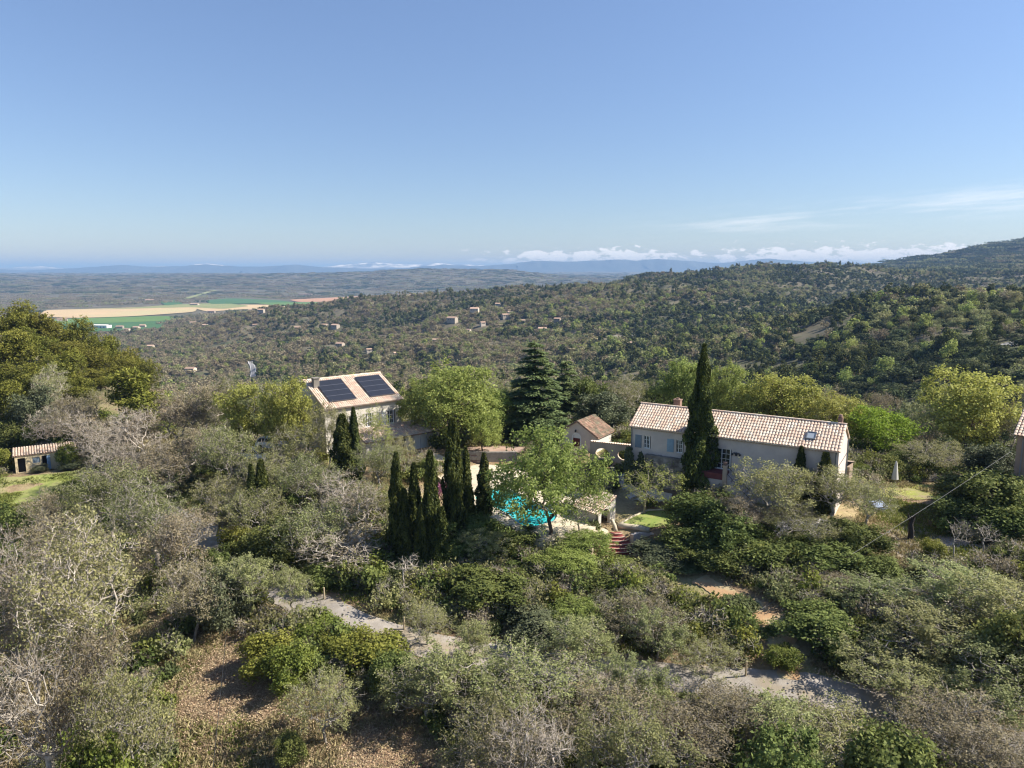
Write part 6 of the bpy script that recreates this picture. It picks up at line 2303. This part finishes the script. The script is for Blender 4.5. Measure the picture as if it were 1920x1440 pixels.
    ('PI', 25, 665, 114, 8.5, 'lighter pine low at the left edge', G_KNOLL),
    ('PI', 150, 685, 124, 7.5, 'pine in the lower rank left of the bright one', G_KNOLL),
    ('PI', 192, 700, 126, 7.0, 'pine directly behind the bright one', G_KNOLL),
    ('PI', 105, 650, 117, 8.0, 'pine standing low in the middle of the knoll', G_KNOLL),
    ('PI', 140, 705, 112, 6.5, 'small pine above the brown grey oak', G_KNOLL),
    ('PI', 45, 690, 110, 7.0, 'small pine above the silvery tree', G_KNOLL),
    ('OB', 178, 730, 112, 7.0, 'grey oak at the right foot of the pines', None),
    ('PN', 238, 684, 101, 8.6, 'bright green bushy pine standing alone below the knoll', None),
    ('OB', 100, 686, 108, 8.0, 'pale grey oak in front of the pines', None),
    ('OL', 55, 730, 104, 7.0, 'silvery tree in front of the left pines', None),
    ('OW', 130, 735, 100, 8.0, 'brown grey oak below the pines', None),
    ('BR', 85, 765, 99, 7.5, 'bare grey tree above the yellow shed', None),
    ('PI', 8, 705, 105, 7.0, 'yellowish pine at the left edge above the shed', None),
    ('HO', 20, 790, 102, 6.5, 'dark green bush behind the left end of the yellow shed', 'green bushes behind the shed'),
    ('BB', 68, 795, 101, 5.5, 'green bush behind the middle of the yellow shed', 'green bushes behind the shed'),
    ('HO', 112, 790, 101, 6.0, 'dark green bush behind the right end of the yellow shed', 'green bushes behind the shed'),
    ('BB', 124, 832, 94.6, 2.8, 'small bright yellow green tree at the right corner of the shed', None),
    ('BB', 4, 842, 93, 3.4, 'bright green bush left of the yellow shed', None),
    ('OL', 72, 872, 92.4, 2.0, 'grey bush under the shed window', None),
    ('OL', 128, 866, 93.6, 2.6, 'grey bush right of the blue door', None),
    ('HO', 12, 960, 66, 5.4, 'dark bush with a bright top at the left edge below the pasture', 'dark bushes below the pasture'),
    ('HO', 20, 1030, 58, 5.0, 'dark bush at the left edge, lower than the bright topped one', 'dark bushes below the pasture'),
    ('OW', 95, 925, 66, 6.0, 'brown twiggy bush oak in the pasture foot', None),
]
for p in PLANTS:
    kind, px, top, y, w, lab = p[:6]
    stand(kind, px, top, y, w, lab, p[6] if len(p) > 6 else None, p[7] if len(p) > 7 else None)

# ---------------------------------------------------------------- middle distance: trees one by one, then masses
FP = {}
FP['grey'] = [far_proto(s, M['l_bud'], M['bark_grey'], rr, 1.0, hh, 9, 620, 0.34, 60, 0.45) for s, rr, hh in ((201, 3.2, 7.0), (202, 3.5, 6.4), (203, 2.9, 7.6))]
FP['brown'] = [far_proto(s, M['l_brown'], M['bark_grey'], rr, 1.0, hh, 9, 520, 0.30, 90, 0.35) for s, rr, hh in ((211, 3.2, 7.0), (212, 3.5, 6.2), (213, 3.0, 7.4))]
FP['green'] = [far_proto(s, M['l_maquis'], M['bark_dark'], rr, 0.4, hh, 8, 620, 0.40, 0, 0.55) for s, rr, hh in ((221, 2.8, 5.2), (222, 3.1, 4.6), (223, 2.6, 6.0))]
FP['pine'] = [far_proto(s, M['l_pine_wood'], M['bark_brown'], rr, 1.8, hh, 11, 620, 0.42, 0, 0.5, 0.25, (0.25, 0.42)) for s, rr, hh in ((231, 3.0, 9.0), (232, 3.3, 8.4), (233, 2.7, 9.6))]
FP['fresh'] = [far_proto(s, M['l_fresh'], M['bark_brown'], rr, 1.0, hh, 10, 640, 0.36, 20, 0.5) for s, rr, hh in ((241, 3.3, 6.8), (242, 3.0, 7.2))]
LOWD = {
    'grey': [far_proto(s, M['l_bud'], M['bark_grey'], 3.2, 0.6, 6.4, 7, 150, 0.75, 14, 0.5) for s in (301, 302, 303)],
    'brown': [far_proto(s, M['l_brown'], M['bark_grey'], 3.3, 0.6, 6.2, 7, 150, 0.72, 20, 0.45) for s in (311, 312, 313)],
    'green': [far_proto(s, M['l_maquis'], M['bark_dark'], 2.9, 0.3, 5.0, 6, 150, 0.80, 0, 0.6) for s in (321, 322, 323)],
    'pine': [far_proto(s, M['l_pine_wood'], M['bark_brown'], 3.0, 1.2, 8.6, 8, 170, 0.82, 0, 0.6, 0.25, (0.25, 0.42)) for s in (331, 332, 333)],
    'fresh': [far_proto(s, M['l_fresh'], M['bark_brown'], 3.1, 0.6, 6.4, 7, 150, 0.75, 0, 0.55) for s in (341, 342)],
}
NAMES = {'grey': ('oak_tree', 'grey budding oak'), 'brown': ('oak_tree', 'brown twiggy oak'), 'green': ('holm_oak', 'dark green rounded holm oak'), 'pine': ('pine_tree', 'olive green pine'), 'fresh': ('leafy_tree', 'fresh green tree')}

FAR_HOUSES = [
    (848, 603, 17, 'long pale flat house in the wooded valley middle'), (890, 585, 15, 'white low house above the long pale one'), (947, 596, 13, 'reddish house left of the village group'),
    (957, 590, 10, 'taller clay coloured house of the village group'), (1045, 603, 11, 'white walled house alone on the slope'), (1017, 622, 15, 'grey roofed house below the village group'),
    (933, 574, 9, 'small house high in the wooded slope'), (638, 650, 14, 'pink roofed house among dark trees'), (629, 615, 13, 'pale house at the right of the wooded spur'), (609, 613, 10, 'small pale house left of the spur house'),
    (817, 643, 10, 'small white gabled house in brown woods'), (878, 624, 9, 'small cream house under the long pale one'), (692, 661, 10, 'cream low house above the solar roof'), (743, 668, 9, 'pinkish small house right above the solar roof'),
    (283, 653, 11, 'white house right of the knoll'), (358, 698, 17, 'pink roofed house near the knoll foot'), (558, 618, 11, 'white house with a tower like end on the spur'), (478, 613, 8, 'small white house on the brown spur'),
    (490, 586, 11, 'pale roofed house on the spur crest'), (470, 584, 9, 'small house beside the crest house'), (362, 609, 11, 'pinkish house at the field corner'), (385, 613, 9, 'cream house right of the field corner'),
    (397, 587, 12, 'low white farm among the dark pines'), (117, 603, 16, 'white farm building behind the knoll pines'), (365, 573, 16, 'white farm at the head of the green strip'), (280, 565, 14, 'pale farm under the wooded slope'),
    (573, 554, 24, 'long pale quarry building beyond the ploughed field'), (225, 617, 12, 'village house right of the warehouse, nearest to it'), (240, 622, 12, 'village house with a tan roof'), (256, 618, 11, 'village house behind the tan roofed one'), (268, 614, 10, 'right end house of the valley village'),
    (980, 606, 10, 'cream house right of the reddish one'), (905, 610, 9, 'small tan house below the village group'), (1180, 650, 10, 'small pale house by the rocky outcrop'),
]
HSPOT = []
for k, (px, py, wpx, lab) in enumerate(FAR_HOUSES):
    q = hit(px, py, ymin=330)
    HSPOT.append(q)
    w = max(6.0, wpx * q[1] / FPX * 1.02)
    d, hh = min(w * 0.75, 11), min(max(3.2, w * 0.36), 5.2)
    rz = TR.uniform(-0.5, 0.5)
    o = empty('far_house', (q[0], q[1], q[2] + 0.8), rz, lab, 'house', 'small houses scattered over the valley')
    mb = MB()
    wall_holes(mb, (-w / 2, -d / 2), (w / 2, -d / 2), -3, hh, [(w * f - 0.55, w * f + 0.55, hh * 0.35, hh * 0.35 + 1.3) for f in (0.22, 0.5, 0.78)], 0.3)
    mb.add([(-w / 2, -d / 2, -3), (-w / 2, d / 2, -3), (-w / 2, d / 2, hh), (-w / 2, 0, hh + d * 0.18), (-w / 2, -d / 2, hh)], [(4, 3, 2, 1, 0)])
    mb.add([(w / 2, -d / 2, -3), (w / 2, d / 2, -3), (w / 2, d / 2, hh), (w / 2, 0, hh + d * 0.18), (w / 2, -d / 2, hh)], [(0, 1, 2, 3, 4)])
    mb.add([(-w / 2, d / 2, -3), (w / 2, d / 2, -3), (w / 2, d / 2, hh), (-w / 2, d / 2, hh)], [(3, 2, 1, 0)])
    mb.build('wall', M['far_wall'], o)
    mb = MB()
    e = 0.35
    for s in (-1, 1):
        a = [(-w / 2 - e, s * (d / 2 + e), hh - 0.1), (w / 2 + e, s * (d / 2 + e), hh - 0.1), (w / 2 + e, 0, hh + d * 0.18 + 0.12), (-w / 2 - e, 0, hh + d * 0.18 + 0.12)]
        mb.add(a + [(x, y, z - 0.15) for x, y, z in a], [(0, 1, 2, 3), (7, 6, 5, 4), (0, 4, 5, 1), (1, 5, 6, 2), (3, 7, 4, 0)])
    mb.build('roof', M['far_roof'], o)
    for f in (0.22, 0.5, 0.78):
        mb = MB()
        mb.box(-w / 2 + w * f - 0.56, -w / 2 + w * f + 0.56, -d / 2 + 0.2, -d / 2 + 0.24, hh * 0.35 - 0.01, hh * 0.35 + 1.31)
        mb.build('window', M['glass'], o)
q = hit(180, 616, ymin=400)
wh = empty('warehouse', (q[0], q[1], q[2] + 1), -0.12, 'long white warehouse beside the green field', 'warehouse')
sc_ = q[1] / FPX
mb = MB()
mb.box(-24 * sc_, 22 * sc_, 0, 16, -4, 6.0)
mb.build('wall', M['frame_white'], wh)
mb = MB()
mb.add([(-24.3 * sc_, -0.6, 6.01), (22.3 * sc_, -0.6, 6.01), (22.3 * sc_, 8, 7.6), (-24.3 * sc_, 8, 7.6), (-24.3 * sc_, 16.6, 6.01), (22.3 * sc_, 16.6, 6.01)], [(0, 1, 2, 3), (3, 2, 5, 4)])
mb.build('roof', M['fabric_white'], wh)
for i in range(6):
    mb = MB()
    x = (-20 + i * 7) * sc_
    mb.box(x, x + 2.6 * sc_, -0.05, 0.02, -1, 3.6)
    mb.build('loading_door', M['zinc'], wh)
# pylons on the plateau
for px, py, hp, lab in ((29, 517, 30, 'small steel pylon on the plateau at the far left'), (368, 515, 44, 'tall steel pylon on the plateau'), (395, 515, 36, 'steel pylon right of the tall one'), (250, 516, 26, 'short steel pylon in the middle of the plateau')):
    q = hit(px, py, ymin=5000)
    yy = 6500
    x = (px - 960) / FPX * yy
    zb = h1(x, yy)
    py_o = empty('pylon', (x, yy, zb), 0.4, lab, 'pylon', 'pylons on the plateau')
    for sx in (-1, 1):
        for sy in (-1, 1):
            mb = MB()
            mb.tube([(sx * 4, sy * 4, 0), (sx * 1.2, sy * 1.2, hp * 0.7), (sx * 0.5, sy * 0.5, hp)], 0.55, 4)
            mb.build('leg', M['steel'], py_o)
    for zf, wd in ((0.72, 8), (0.86, 6)):
        mb = MB()
        mb.tube([(-wd, 0, hp * zf), (wd, 0, hp * zf)], 0.5, 4)
        mb.build('cross_arm', M['steel'], py_o)
# pale limestone outcrops
for px, py, s, lab in ((1150, 632, 6, 'pale limestone outcrop in the wooded middle'), (1125, 640, 4, 'smaller pale rock left of the outcrop'), (1195, 628, 4, 'pale rock right of the outcrop'), (1905, 645, 4, 'pale rock face at the right edge')):
    q = hit(px, py, ymin=200)
    HSPOT.append(q)
    g = np.random.default_rng(int(px))
    bm_v = []
    mb = MB()
    n1, n2_ = 14, 8
    vs = []
    for i in range(n2_ + 1):
        for j in range(n1):
            a, b = 2 * PI * j / n1, PI * 0.5 * i / n2_
            rr = s * (0.8 + 0.35 * g.random())
            vs.append((rr * math.cos(a) * math.cos(b) * 1.3, rr * math.sin(a) * math.cos(b), rr * 0.35 * math.sin(b) - 0.5))
    mb.add(vs, [(i * n1 + j, i * n1 + (j + 1) % n1, (i + 1) * n1 + (j + 1) % n1, (i + 1) * n1 + j) for i in range(n2_) for j in range(n1)])
    o = mb.build('rock_outcrop', M['limestone'])
    o.location = [float(v) for v in q]
    tag(o, lab, 'rock', 'limestone outcrops')

HS = np.array(HSPOT)
RD = np.array(road_pts)
gF = np.random.default_rng(77)
POLY = [np.array([atz(a, b, -101)[:2] for a, b in px]) for px in (
    [(60, 592), (80, 577), (330, 568), (480, 570), (400, 590), (330, 594), (300, 618), (120, 625)], [(355, 577), (400, 570), (530, 569), (650, 571), (620, 584), (460, 583), (390, 587)],
    [(385, 566), (430, 556), (540, 560), (640, 554), (720, 550), (800, 549), (780, 561), (700, 572), (600, 576), (395, 573)])]


def inside(poly, x, y):
    c = np.zeros(len(x), bool)
    j = len(poly) - 1
    for i in range(len(poly)):
        xi, yi, xj, yj = *poly[i], *poly[j]
        c ^= ((yi > y) != (yj > y)) & (x < (xj - xi) * (y - yi) / (yj - yi + 1e-12) + xi)
        j = i
    return c


def free(x, y):
    ok = np.ones(len(x), bool)
    for q in HS:
        fx = q[0] / q[1]
        dx = x - fx * y
        ok &= ~((np.abs(dx) < 7 + 0.003 * q[1]) & (y > q[1] - 9 - 0.016 * q[1]) & (y < q[1] + 10))
    for q in RD:
        ok &= ~((np.abs(x - q[0] / q[1] * y) < 4.5) & (y > q[1] - 45) & (y < q[1] + 20))
    for p in POLY:
        ok &= ~inside(p, x, y)
    return ok


SPEC = ['grey', 'brown', 'green', 'pine', 'fresh']


def species(x, y):
    """which wood grows where: brown oak woods in the valley, evergreens on the right slopes, pines in bands"""
    t = x / y
    n1, n2 = vnoise(x, y, 60 + 0 * x, 1), vnoise(x, y, 140, 2)
    r = gF.random(len(x))
    ever = sstep(-0.05, 0.28, t + 0.18 * (n2 - 0.5)) * 0.74 + 0.07
    ever = np.where((y > 1050) & (y < 1700) & (t > -0.36) & (t < 0.1), 0.55, ever)
    ever = np.where(y > 3500, 0.22 + 0.5 * (n2 > 0.62), ever)
    ever = np.where((y > 1800) & (t > 0.3), 0.9, ever)
    ever = np.clip(ever + 0.9 * (n1 - 0.5) + 0.4 * (n2 - 0.5), 0.02, 0.98)
    is_e = r < ever
    pine = gF.random(len(x)) < np.clip(0.22 + 0.9 * (vnoise(x, y, 90, 5) - 0.45), 0.03, 0.8)
    out = np.where(is_e, np.where(pine, 3, 2), np.where(gF.random(len(x)) < np.clip(0.62 - t * 0.9, 0.25, 0.8), 1, 0))
    out = np.where((gF.random(len(x)) < 0.05) & (y < 1000), 4, out)
    return out


# candidate points between 100 m and 1700 m, spacing widening with distance
def sow(n, y0, y1, power):
    u = gF.random(n)
    y = (y0 ** power + u * (y1 ** power - y0 ** power)) ** (1 / power)
    t = gF.uniform(-0.80, 0.80, n)
    return t * y, y


def thin(x, y, dist):
    """drop points closer than dist(y) to an earlier one, by grid"""
    keep, cell = [], {}
    d = dist(y)
    for i in range(len(x)):
        s = d[i]
        k = (int(x[i] // s), int(y[i] // s), int(s * 2))
        if k in cell:
            continue
        cell[k] = 1
        keep.append(i)
    return np.array(keep)


x, y = sow(130000, 103, 1750, 1.7)
near = np.array(NEAR)
ok = free(x, y)
m_ = y < 175
idx_ = np.where(m_)[0]
dd = np.sqrt((x[idx_, None] - near[None, :, 0]) ** 2 + (y[idx_, None] - near[None, :, 1]) ** 2) - near[None, :, 2]
ok[idx_] &= dd.min(1) > 2.2
ok &= ~((y < 118) & (np.abs(x) < 1e9) & (x < -0.62 * y))       # the shed's pasture and the knoll front stay as planted
ok &= ~((y < 190) & (x < -0.60 * y))                            # the knoll carries its own pines
zz = height(x, y)
ok &= ~((zz < -97) & (gF.random(len(x)) < 0.55))
dens = vnoise(x, y, 45, 9) + 0.35 * vnoise(x, y, 18, 10)
glade = vnoise(x, y, 70, 61) * 0.7 + 0.3 * vnoise(x, y, 22, 62)
ok &= (glade < np.where(y > 500, 0.72, 0.66)) | (gF.random(len(x)) < 0.10)
ok &= (dens > 0.30) | (gF.random(len(x)) < 0.45)
x, y, zz = x[ok], y[ok], zz[ok]
kp = thin(x, y, lambda y: np.clip(3.0 + y * 0.0010, 3.0, 4.6))
x, y, zz = x[kp], y[kp], zz[kp]
sp_ = species(x, y)
size_ = np.clip(np.exp(gF.normal(-0.10, 0.30, len(x))), 0.42, 1.6) * (0.75 + 0.5 * vnoise(x, y, 85, 51)) * np.where((sp_ == 2), 0.95, 1.0)
# does the camera see it? march the sight line over the terrain
vis = np.ones(len(x), bool)
for f in np.linspace(0.25, 0.98, 26):
    lx, ly = x * f, y * f
    lz = ZC + (zz + 7.5 * size_ - ZC) * f
    vis &= lz > height(lx, ly) - 0.5
vis &= ~((y < 200) & (zz + 9.0 * size_ > 22 - 0.146 * y) & (x < 0.1 * y)) & ~((y < 200) & (zz + 9.0 * size_ > 22 - 0.152 * y))
x, y, zz, sp_, size_ = x[vis], y[vis], zz[vis], sp_[vis], size_[vis]
app = size_ / y
single = np.zeros(len(x), bool)
LIMIT = {0: 110, 1: 110, 2: 200, 3: 140, 4: 60}
for k in range(5):
    ii = np.where(sp_ == k)[0]
    single[ii[np.argsort(-app[ii])][:LIMIT[k]]] = True
first = {}
for i in np.where(single)[0]:
    k = SPEC[sp_[i]]
    v = _turn.randrange(len(FP[k]))
    nm, lab = NAMES[k]
    t = x[i] / y[i]
    place = 'in the dip behind the left wood' if t < -0.25 else 'on the falling slope behind the solar roofed house' if t < -0.02 else 'in the hollow behind the cedars' if t < 0.2 else 'on the slope behind the long farmhouse' if t < 0.45 else 'on the wooded rise at the right'
    m = FP[k][v][0]
    if (k, v) not in first:
        o = bpy.data.objects.new(nm, m)
        first[(k, v)] = o
    else:
        o = first[(k, v)].copy()
    C.objects.link(o)
    s = float(size_[i])
    o.location = (float(x[i]), float(y[i]), float(zz[i]) - 0.1)
    o.rotation_euler = (0, 0, _turn.uniform(0, 6.28))
    o.scale = (s * _turn.uniform(0.9, 1.1), s * _turn.uniform(0.9, 1.1), s)
    tag(o, lab + ' ' + place, 'tree', lab + 's ' + place)
rest = ~single
protos = [m[0] for k in SPEC for m in FP[k]]
low = [m[0] for k in SPEC for m in LOWD[k]]


def mass(sel, table, name, lab):
    n = int(sel.sum())
    base, cnt = {}, 0
    for i, k in enumerate(SPEC):
        base[i] = cnt
        cnt += len(table[k])
    idx = np.array([base[s] + gF.integers(0, len(table[SPEC[s]])) for s in sp_[sel]])
    s = size_[sel]
    wide = np.choose(sp_[sel], [1.12, 1.12, 1.25, 1.05, 1.1])
    sc = np.stack([s * wide * gF.uniform(0.85, 1.2, n), s * wide * gF.uniform(0.85, 1.2, n), s * np.choose(sp_[sel], [0.95, 0.92, 0.85, 1.0, 1.0])], 1)
    scatter(name, np.stack([x[sel], y[sel], zz[sel] - 0.1], 1), gF.uniform(0, 6.28, n), sc, idx, [m[0] for k in SPEC for m in table[k]], lab)


mass(rest & (y < 420), FP, 'slope_woods', 'mixed oak and evergreen wood covering the near slopes')
mass(rest & (y >= 420), LOWD, 'valley_woods', 'mixed woods covering the valley and the middle ridge')
print('mid trees', len(x), 'single', int(single.sum()))

# far woods as clumps
CL = [clump_proto(401, M['l_brown'], M['bark_grey']), clump_proto(402, M['l_brown'], M['bark_grey']), clump_proto(403, M['l_maquis'], M['bark_dark'], 24, 24, 6.0), clump_proto(404, M['l_maquis'], M['bark_dark'], 28, 26, 5.0),
      clump_proto(405, M['l_pine_wood'], M['bark_dark'], 22, 24, 8.0), clump_proto(406, M['l_bud'], M['bark_grey'], 24, 26, 6.0)]
n = 46000
y2 = np.exp(gF.uniform(math.log(1650), math.log(11000), n))
x2 = gF.uniform(-0.80, 0.80, n) * y2
z2 = height(x2, y2)
ok = free(x2, y2) & ~((z2 < -94) & (y2 < 4300) & (gF.random(n) < 0.80))
ok &= ~((y2 > 6500) & (gF.random(n) < 0.4))
for q in lane:
    ok &= ~((np.abs(x2 - q[0] / q[1] * y2) < 30) & (np.abs(y2 - q[1]) < 120))
x2, y2, z2 = x2[ok], y2[ok], z2[ok]
vis = np.ones(len(x2), bool)
for f in np.linspace(0.15, 0.985, 30):
    vis &= ZC + (z2 + 9 - ZC) * f > height(x2 * f, y2 * f) - 1
x2, y2, z2 = x2[vis], y2[vis], z2[vis]
s2_ = species(x2, y2)
pick = np.choose(s2_, [5, 0, 2, 4, 5]) + (gF.random(len(x2)) < 0.5) * np.choose(s2_, [0, 1, 1, 0, 0])
sc = np.repeat(gF.uniform(0.8, 1.25, len(x2))[:, None], 3, 1)
sc[:, 2] *= gF.uniform(0.8, 1.15, len(x2))
print('far clumps', len(x2))
scatter('distant_woods', np.stack([x2, y2, z2 - 0.3], 1), gF.uniform(0, 6.28, len(x2)), sc, pick, CL, 'far woods on the plateau and the right mountain')

# ---------------------------------------------------------------- undergrowth and dry grass near the camera
UG = [bush_proto(501, M['l_holm'], M['bark_dark'], 0.9, 1.0, 6, 40, 700, 0.13)[1], bush_proto(502, M['l_bud'], M['bark_grey'], 0.9, 1.1, 6, 60, 500, 0.10)[1], bush_proto(503, M['l_bright'], M['bark_brown'], 0.8, 0.9, 6, 40, 600, 0.12)[1],
      broom_proto(504, 0.6, 0.9, 420)[1], bush_proto(505, M['l_brown'], M['bark_pale'], 0.9, 1.1, 6, 90, 180, 0.09)[1]]
BUILT = [(loc2w(H1L, H1D, 9.8, 2.6), H1D, 11.5, 4.8), (loc2w(H2L, H2D, 6.5, 3.0), H2D, 8, 7), (np.array([0.3, 69]), np.array([0.75, -0.66]), 10.5, 7.0), (np.array([12.0, 62.5]), np.array([1.0, 0]), 4.5, 3.4), (np.array([9.2, 56.8]), np.array([1.0, 0]), 3.4, 2.8), (np.array([-63.5, 94]), np.array([0.87, 0.49]), 4.5, 3.5),
         (np.array([8.5, 83]), np.array([0.85, -0.53]), 3.4, 3.6), (np.array([11, 76.5]), np.array([0.9, -0.42]), 3.6, 2.0), (np.array([50, 65]), np.array([0.9, -0.4]), 7, 5), (np.array([-7, 82]), np.array([1.0, 0]), 9, 3), (np.array([-30, 83]), np.array([1.0, 0]), 4, 3)]
DR = np.array([p[:2] for p in drive_pts])
PT = np.array([p[:2] for p in path_pts])


def clear_near(x, y, m=0.3):
    ok = np.ones(len(x), bool)
    for c, ax, hl, hw in BUILT:
        dx, dy = x - c[0], y - c[1]
        ok &= ~((np.abs(dx * ax[0] + dy * ax[1]) < hl) & (np.abs(-dx * ax[1] + dy * ax[0]) < hw))
    for L, w in ((DR, 1.75), (PT, 1.6)):
        for a, b in zip(L[:-1], L[1:]):
            d = b - a
            t = np.clip(((x - a[0]) * d[0] + (y - a[1]) * d[1]) / (d @ d), 0, 1)
            ok &= np.hypot(x - a[0] - t * d[0], y - a[1] - t * d[1]) > w + m
    return ok


clr = np.array([hit(*p)[:2] for p in [(430, 1160), (500, 1270), (640, 1290), (760, 1330), (850, 1400), (830, 1500), (640, 1560), (430, 1560), (340, 1440), (310, 1330), (340, 1230), (390, 1180)]])
past = np.array([hit(*p)[:2] for p in [(-60, 900), (40, 890), (130, 880), (185, 875), (215, 905), (190, 945), (110, 970), (20, 970), (-60, 965)]])
yards = [np.array([hit(*p)[:2] for p in pp]) for pp in ([(1425, 990), (1470, 975), (1560, 975), (1610, 1000), (1560, 1020), (1460, 1015)], [(1640, 915), (1690, 902), (1760, 912), (1780, 935), (1720, 985), (1800, 1010), (1880, 1045), (1800, 1075), (1700, 1070), (1640, 1010)])]
x, y = sow(9000, 24, 112, 1.6)
ok = clear_near(x, y, 0.6) & ~inside(clr, x, y) & ~inside(past, x, y)
for yd in yards:
    ok &= ~inside(yd, x, y)
ok &= vnoise(x, y, 7, 21) > 0.30
x, y = x[ok], y[ok]
k = len(x)
s = gF.uniform(0.5, 1.5, k)
scatter('undergrowth', np.stack([x, y, height(x, y) - 0.05], 1), gF.uniform(0, 6.28, k), np.stack([s, s, s * gF.uniform(0.7, 1.3, k)], 1), gF.choice(5, k, p=[0.27, 0.30, 0.10, 0.15, 0.18]), UG, 'low scrub under the oaks', 'undergrowth')


def tuft(seed, mat, nb=14, h=0.32, spread=0.22):
    g = np.random.default_rng(seed)
    m = Mesher()
    P = np.stack([g.normal(0, spread, nb), g.normal(0, spread, nb), np.full(nb, h * 0.45)], 1)
    al = np.stack([g.normal(0, 0.5, nb), g.normal(0, 0.5, nb), np.ones(nb)], 1)
    m.add(cards(g, P, 0.055, h / 0.055, None, 0, al), 0, g.random(nb))
    return m.mesh('grass_tuft', [mat])


x, y = sow(95000, 24, 100, 1.5)
ok = clear_near(x, y, 0.05) & (vnoise(x, y, 4, 31) > 0.35)
ip_ = inside(past, x, y)
ok &= ~inside(yards[0], x, y)
x, y, ip_ = x[ok], y[ok], ip_[ok]
k = len(x)
s = gF.uniform(0.6, 1.5, k)
pk = np.where(ip_ | ((vnoise(x, y, 9, 33) > 0.62) & ~(inside(clr, x, y) & (gF.random(k) < 0.7))), 2, 0) + gF.integers(0, 2, k)
scatter('dry_grass', np.stack([x, y, height(x, y) + 0.02], 1), gF.uniform(0, 6.28, k), np.stack([s, s, s], 1), pk, [tuft(1, M['l_grass']), tuft(2, M['l_grass'], 10, 0.24), tuft(3, M['l_green_grass'], 16, 0.26), tuft(4, M['l_green_grass'], 12, 0.2)], 'tufts of dry and green grass between the trees', 'grass')

# leaf litter on the clearing and between the trees
def litter(seed, nb=90, mat='l_litter'):
    g = np.random.default_rng(seed)
    m = Mesher()
    P = np.stack([g.normal(0, 0.5, nb), g.normal(0, 0.5, nb), g.uniform(0.02, 0.06, nb)], 1)
    m.add(cards(g, P, 0.052, 1.4, np.tile([0, 0, 1.0], (nb, 1)), 0.6), 0, g.random(nb))
    return m.mesh('leaf_patch', [M[mat]])


M['l_litter'] = leaf('fallen_leaves', (0.20, 0.135, 0.075), (0.50, 0.385, 0.25), 0.1, 0.25, 0.02)
x, y = sow(26000, 24, 75, 1.5)
ok = clear_near(x, y, 0.1) & (inside(clr, x, y) | (gF.random(len(x)) < 0.45)) & ~inside(past, x, y) & ~inside(yards[0], x, y)
ok &= vnoise(x, y, 3.2, 41) > 0.3
x, y = x[ok], y[ok]
k = len(x)
s = gF.uniform(0.7, 1.6, k)
scatter('leaf_litter', np.stack([x, y, height(x, y) + 0.05], 1), gF.uniform(0, 6.28, k), np.stack([s, s, s], 1), gF.integers(0, 3, k), [litter(1), litter(2), litter(3, 30)], 'fallen brown leaves over the clearing and under the oaks', 'leaves')

# ---------------------------------------------------------------- air
hz = MB()
hz.box(-70000, 70000, -70000, 70000, -160, 290)
hm, n, l = new_mat('haze_air')
o = n.new('ShaderNodeOutputMaterial')
v = n.new('ShaderNodeVolumePrincipled')
v.inputs['Color'].default_value = (0.215, 0.375, 0.66, 1)
v.inputs['Absorption Color'].default_value = (0.25, 0.25, 0.25, 1)
v.inputs['Density'].default_value = 0.00011
v.inputs['Anisotropy'].default_value = 0.0
l.new(v.outputs[0], o.inputs['Volume'])
tag(hz.build('haze', hm), 'thin blue haze over the whole landscape', 'haze', kind='stuff')
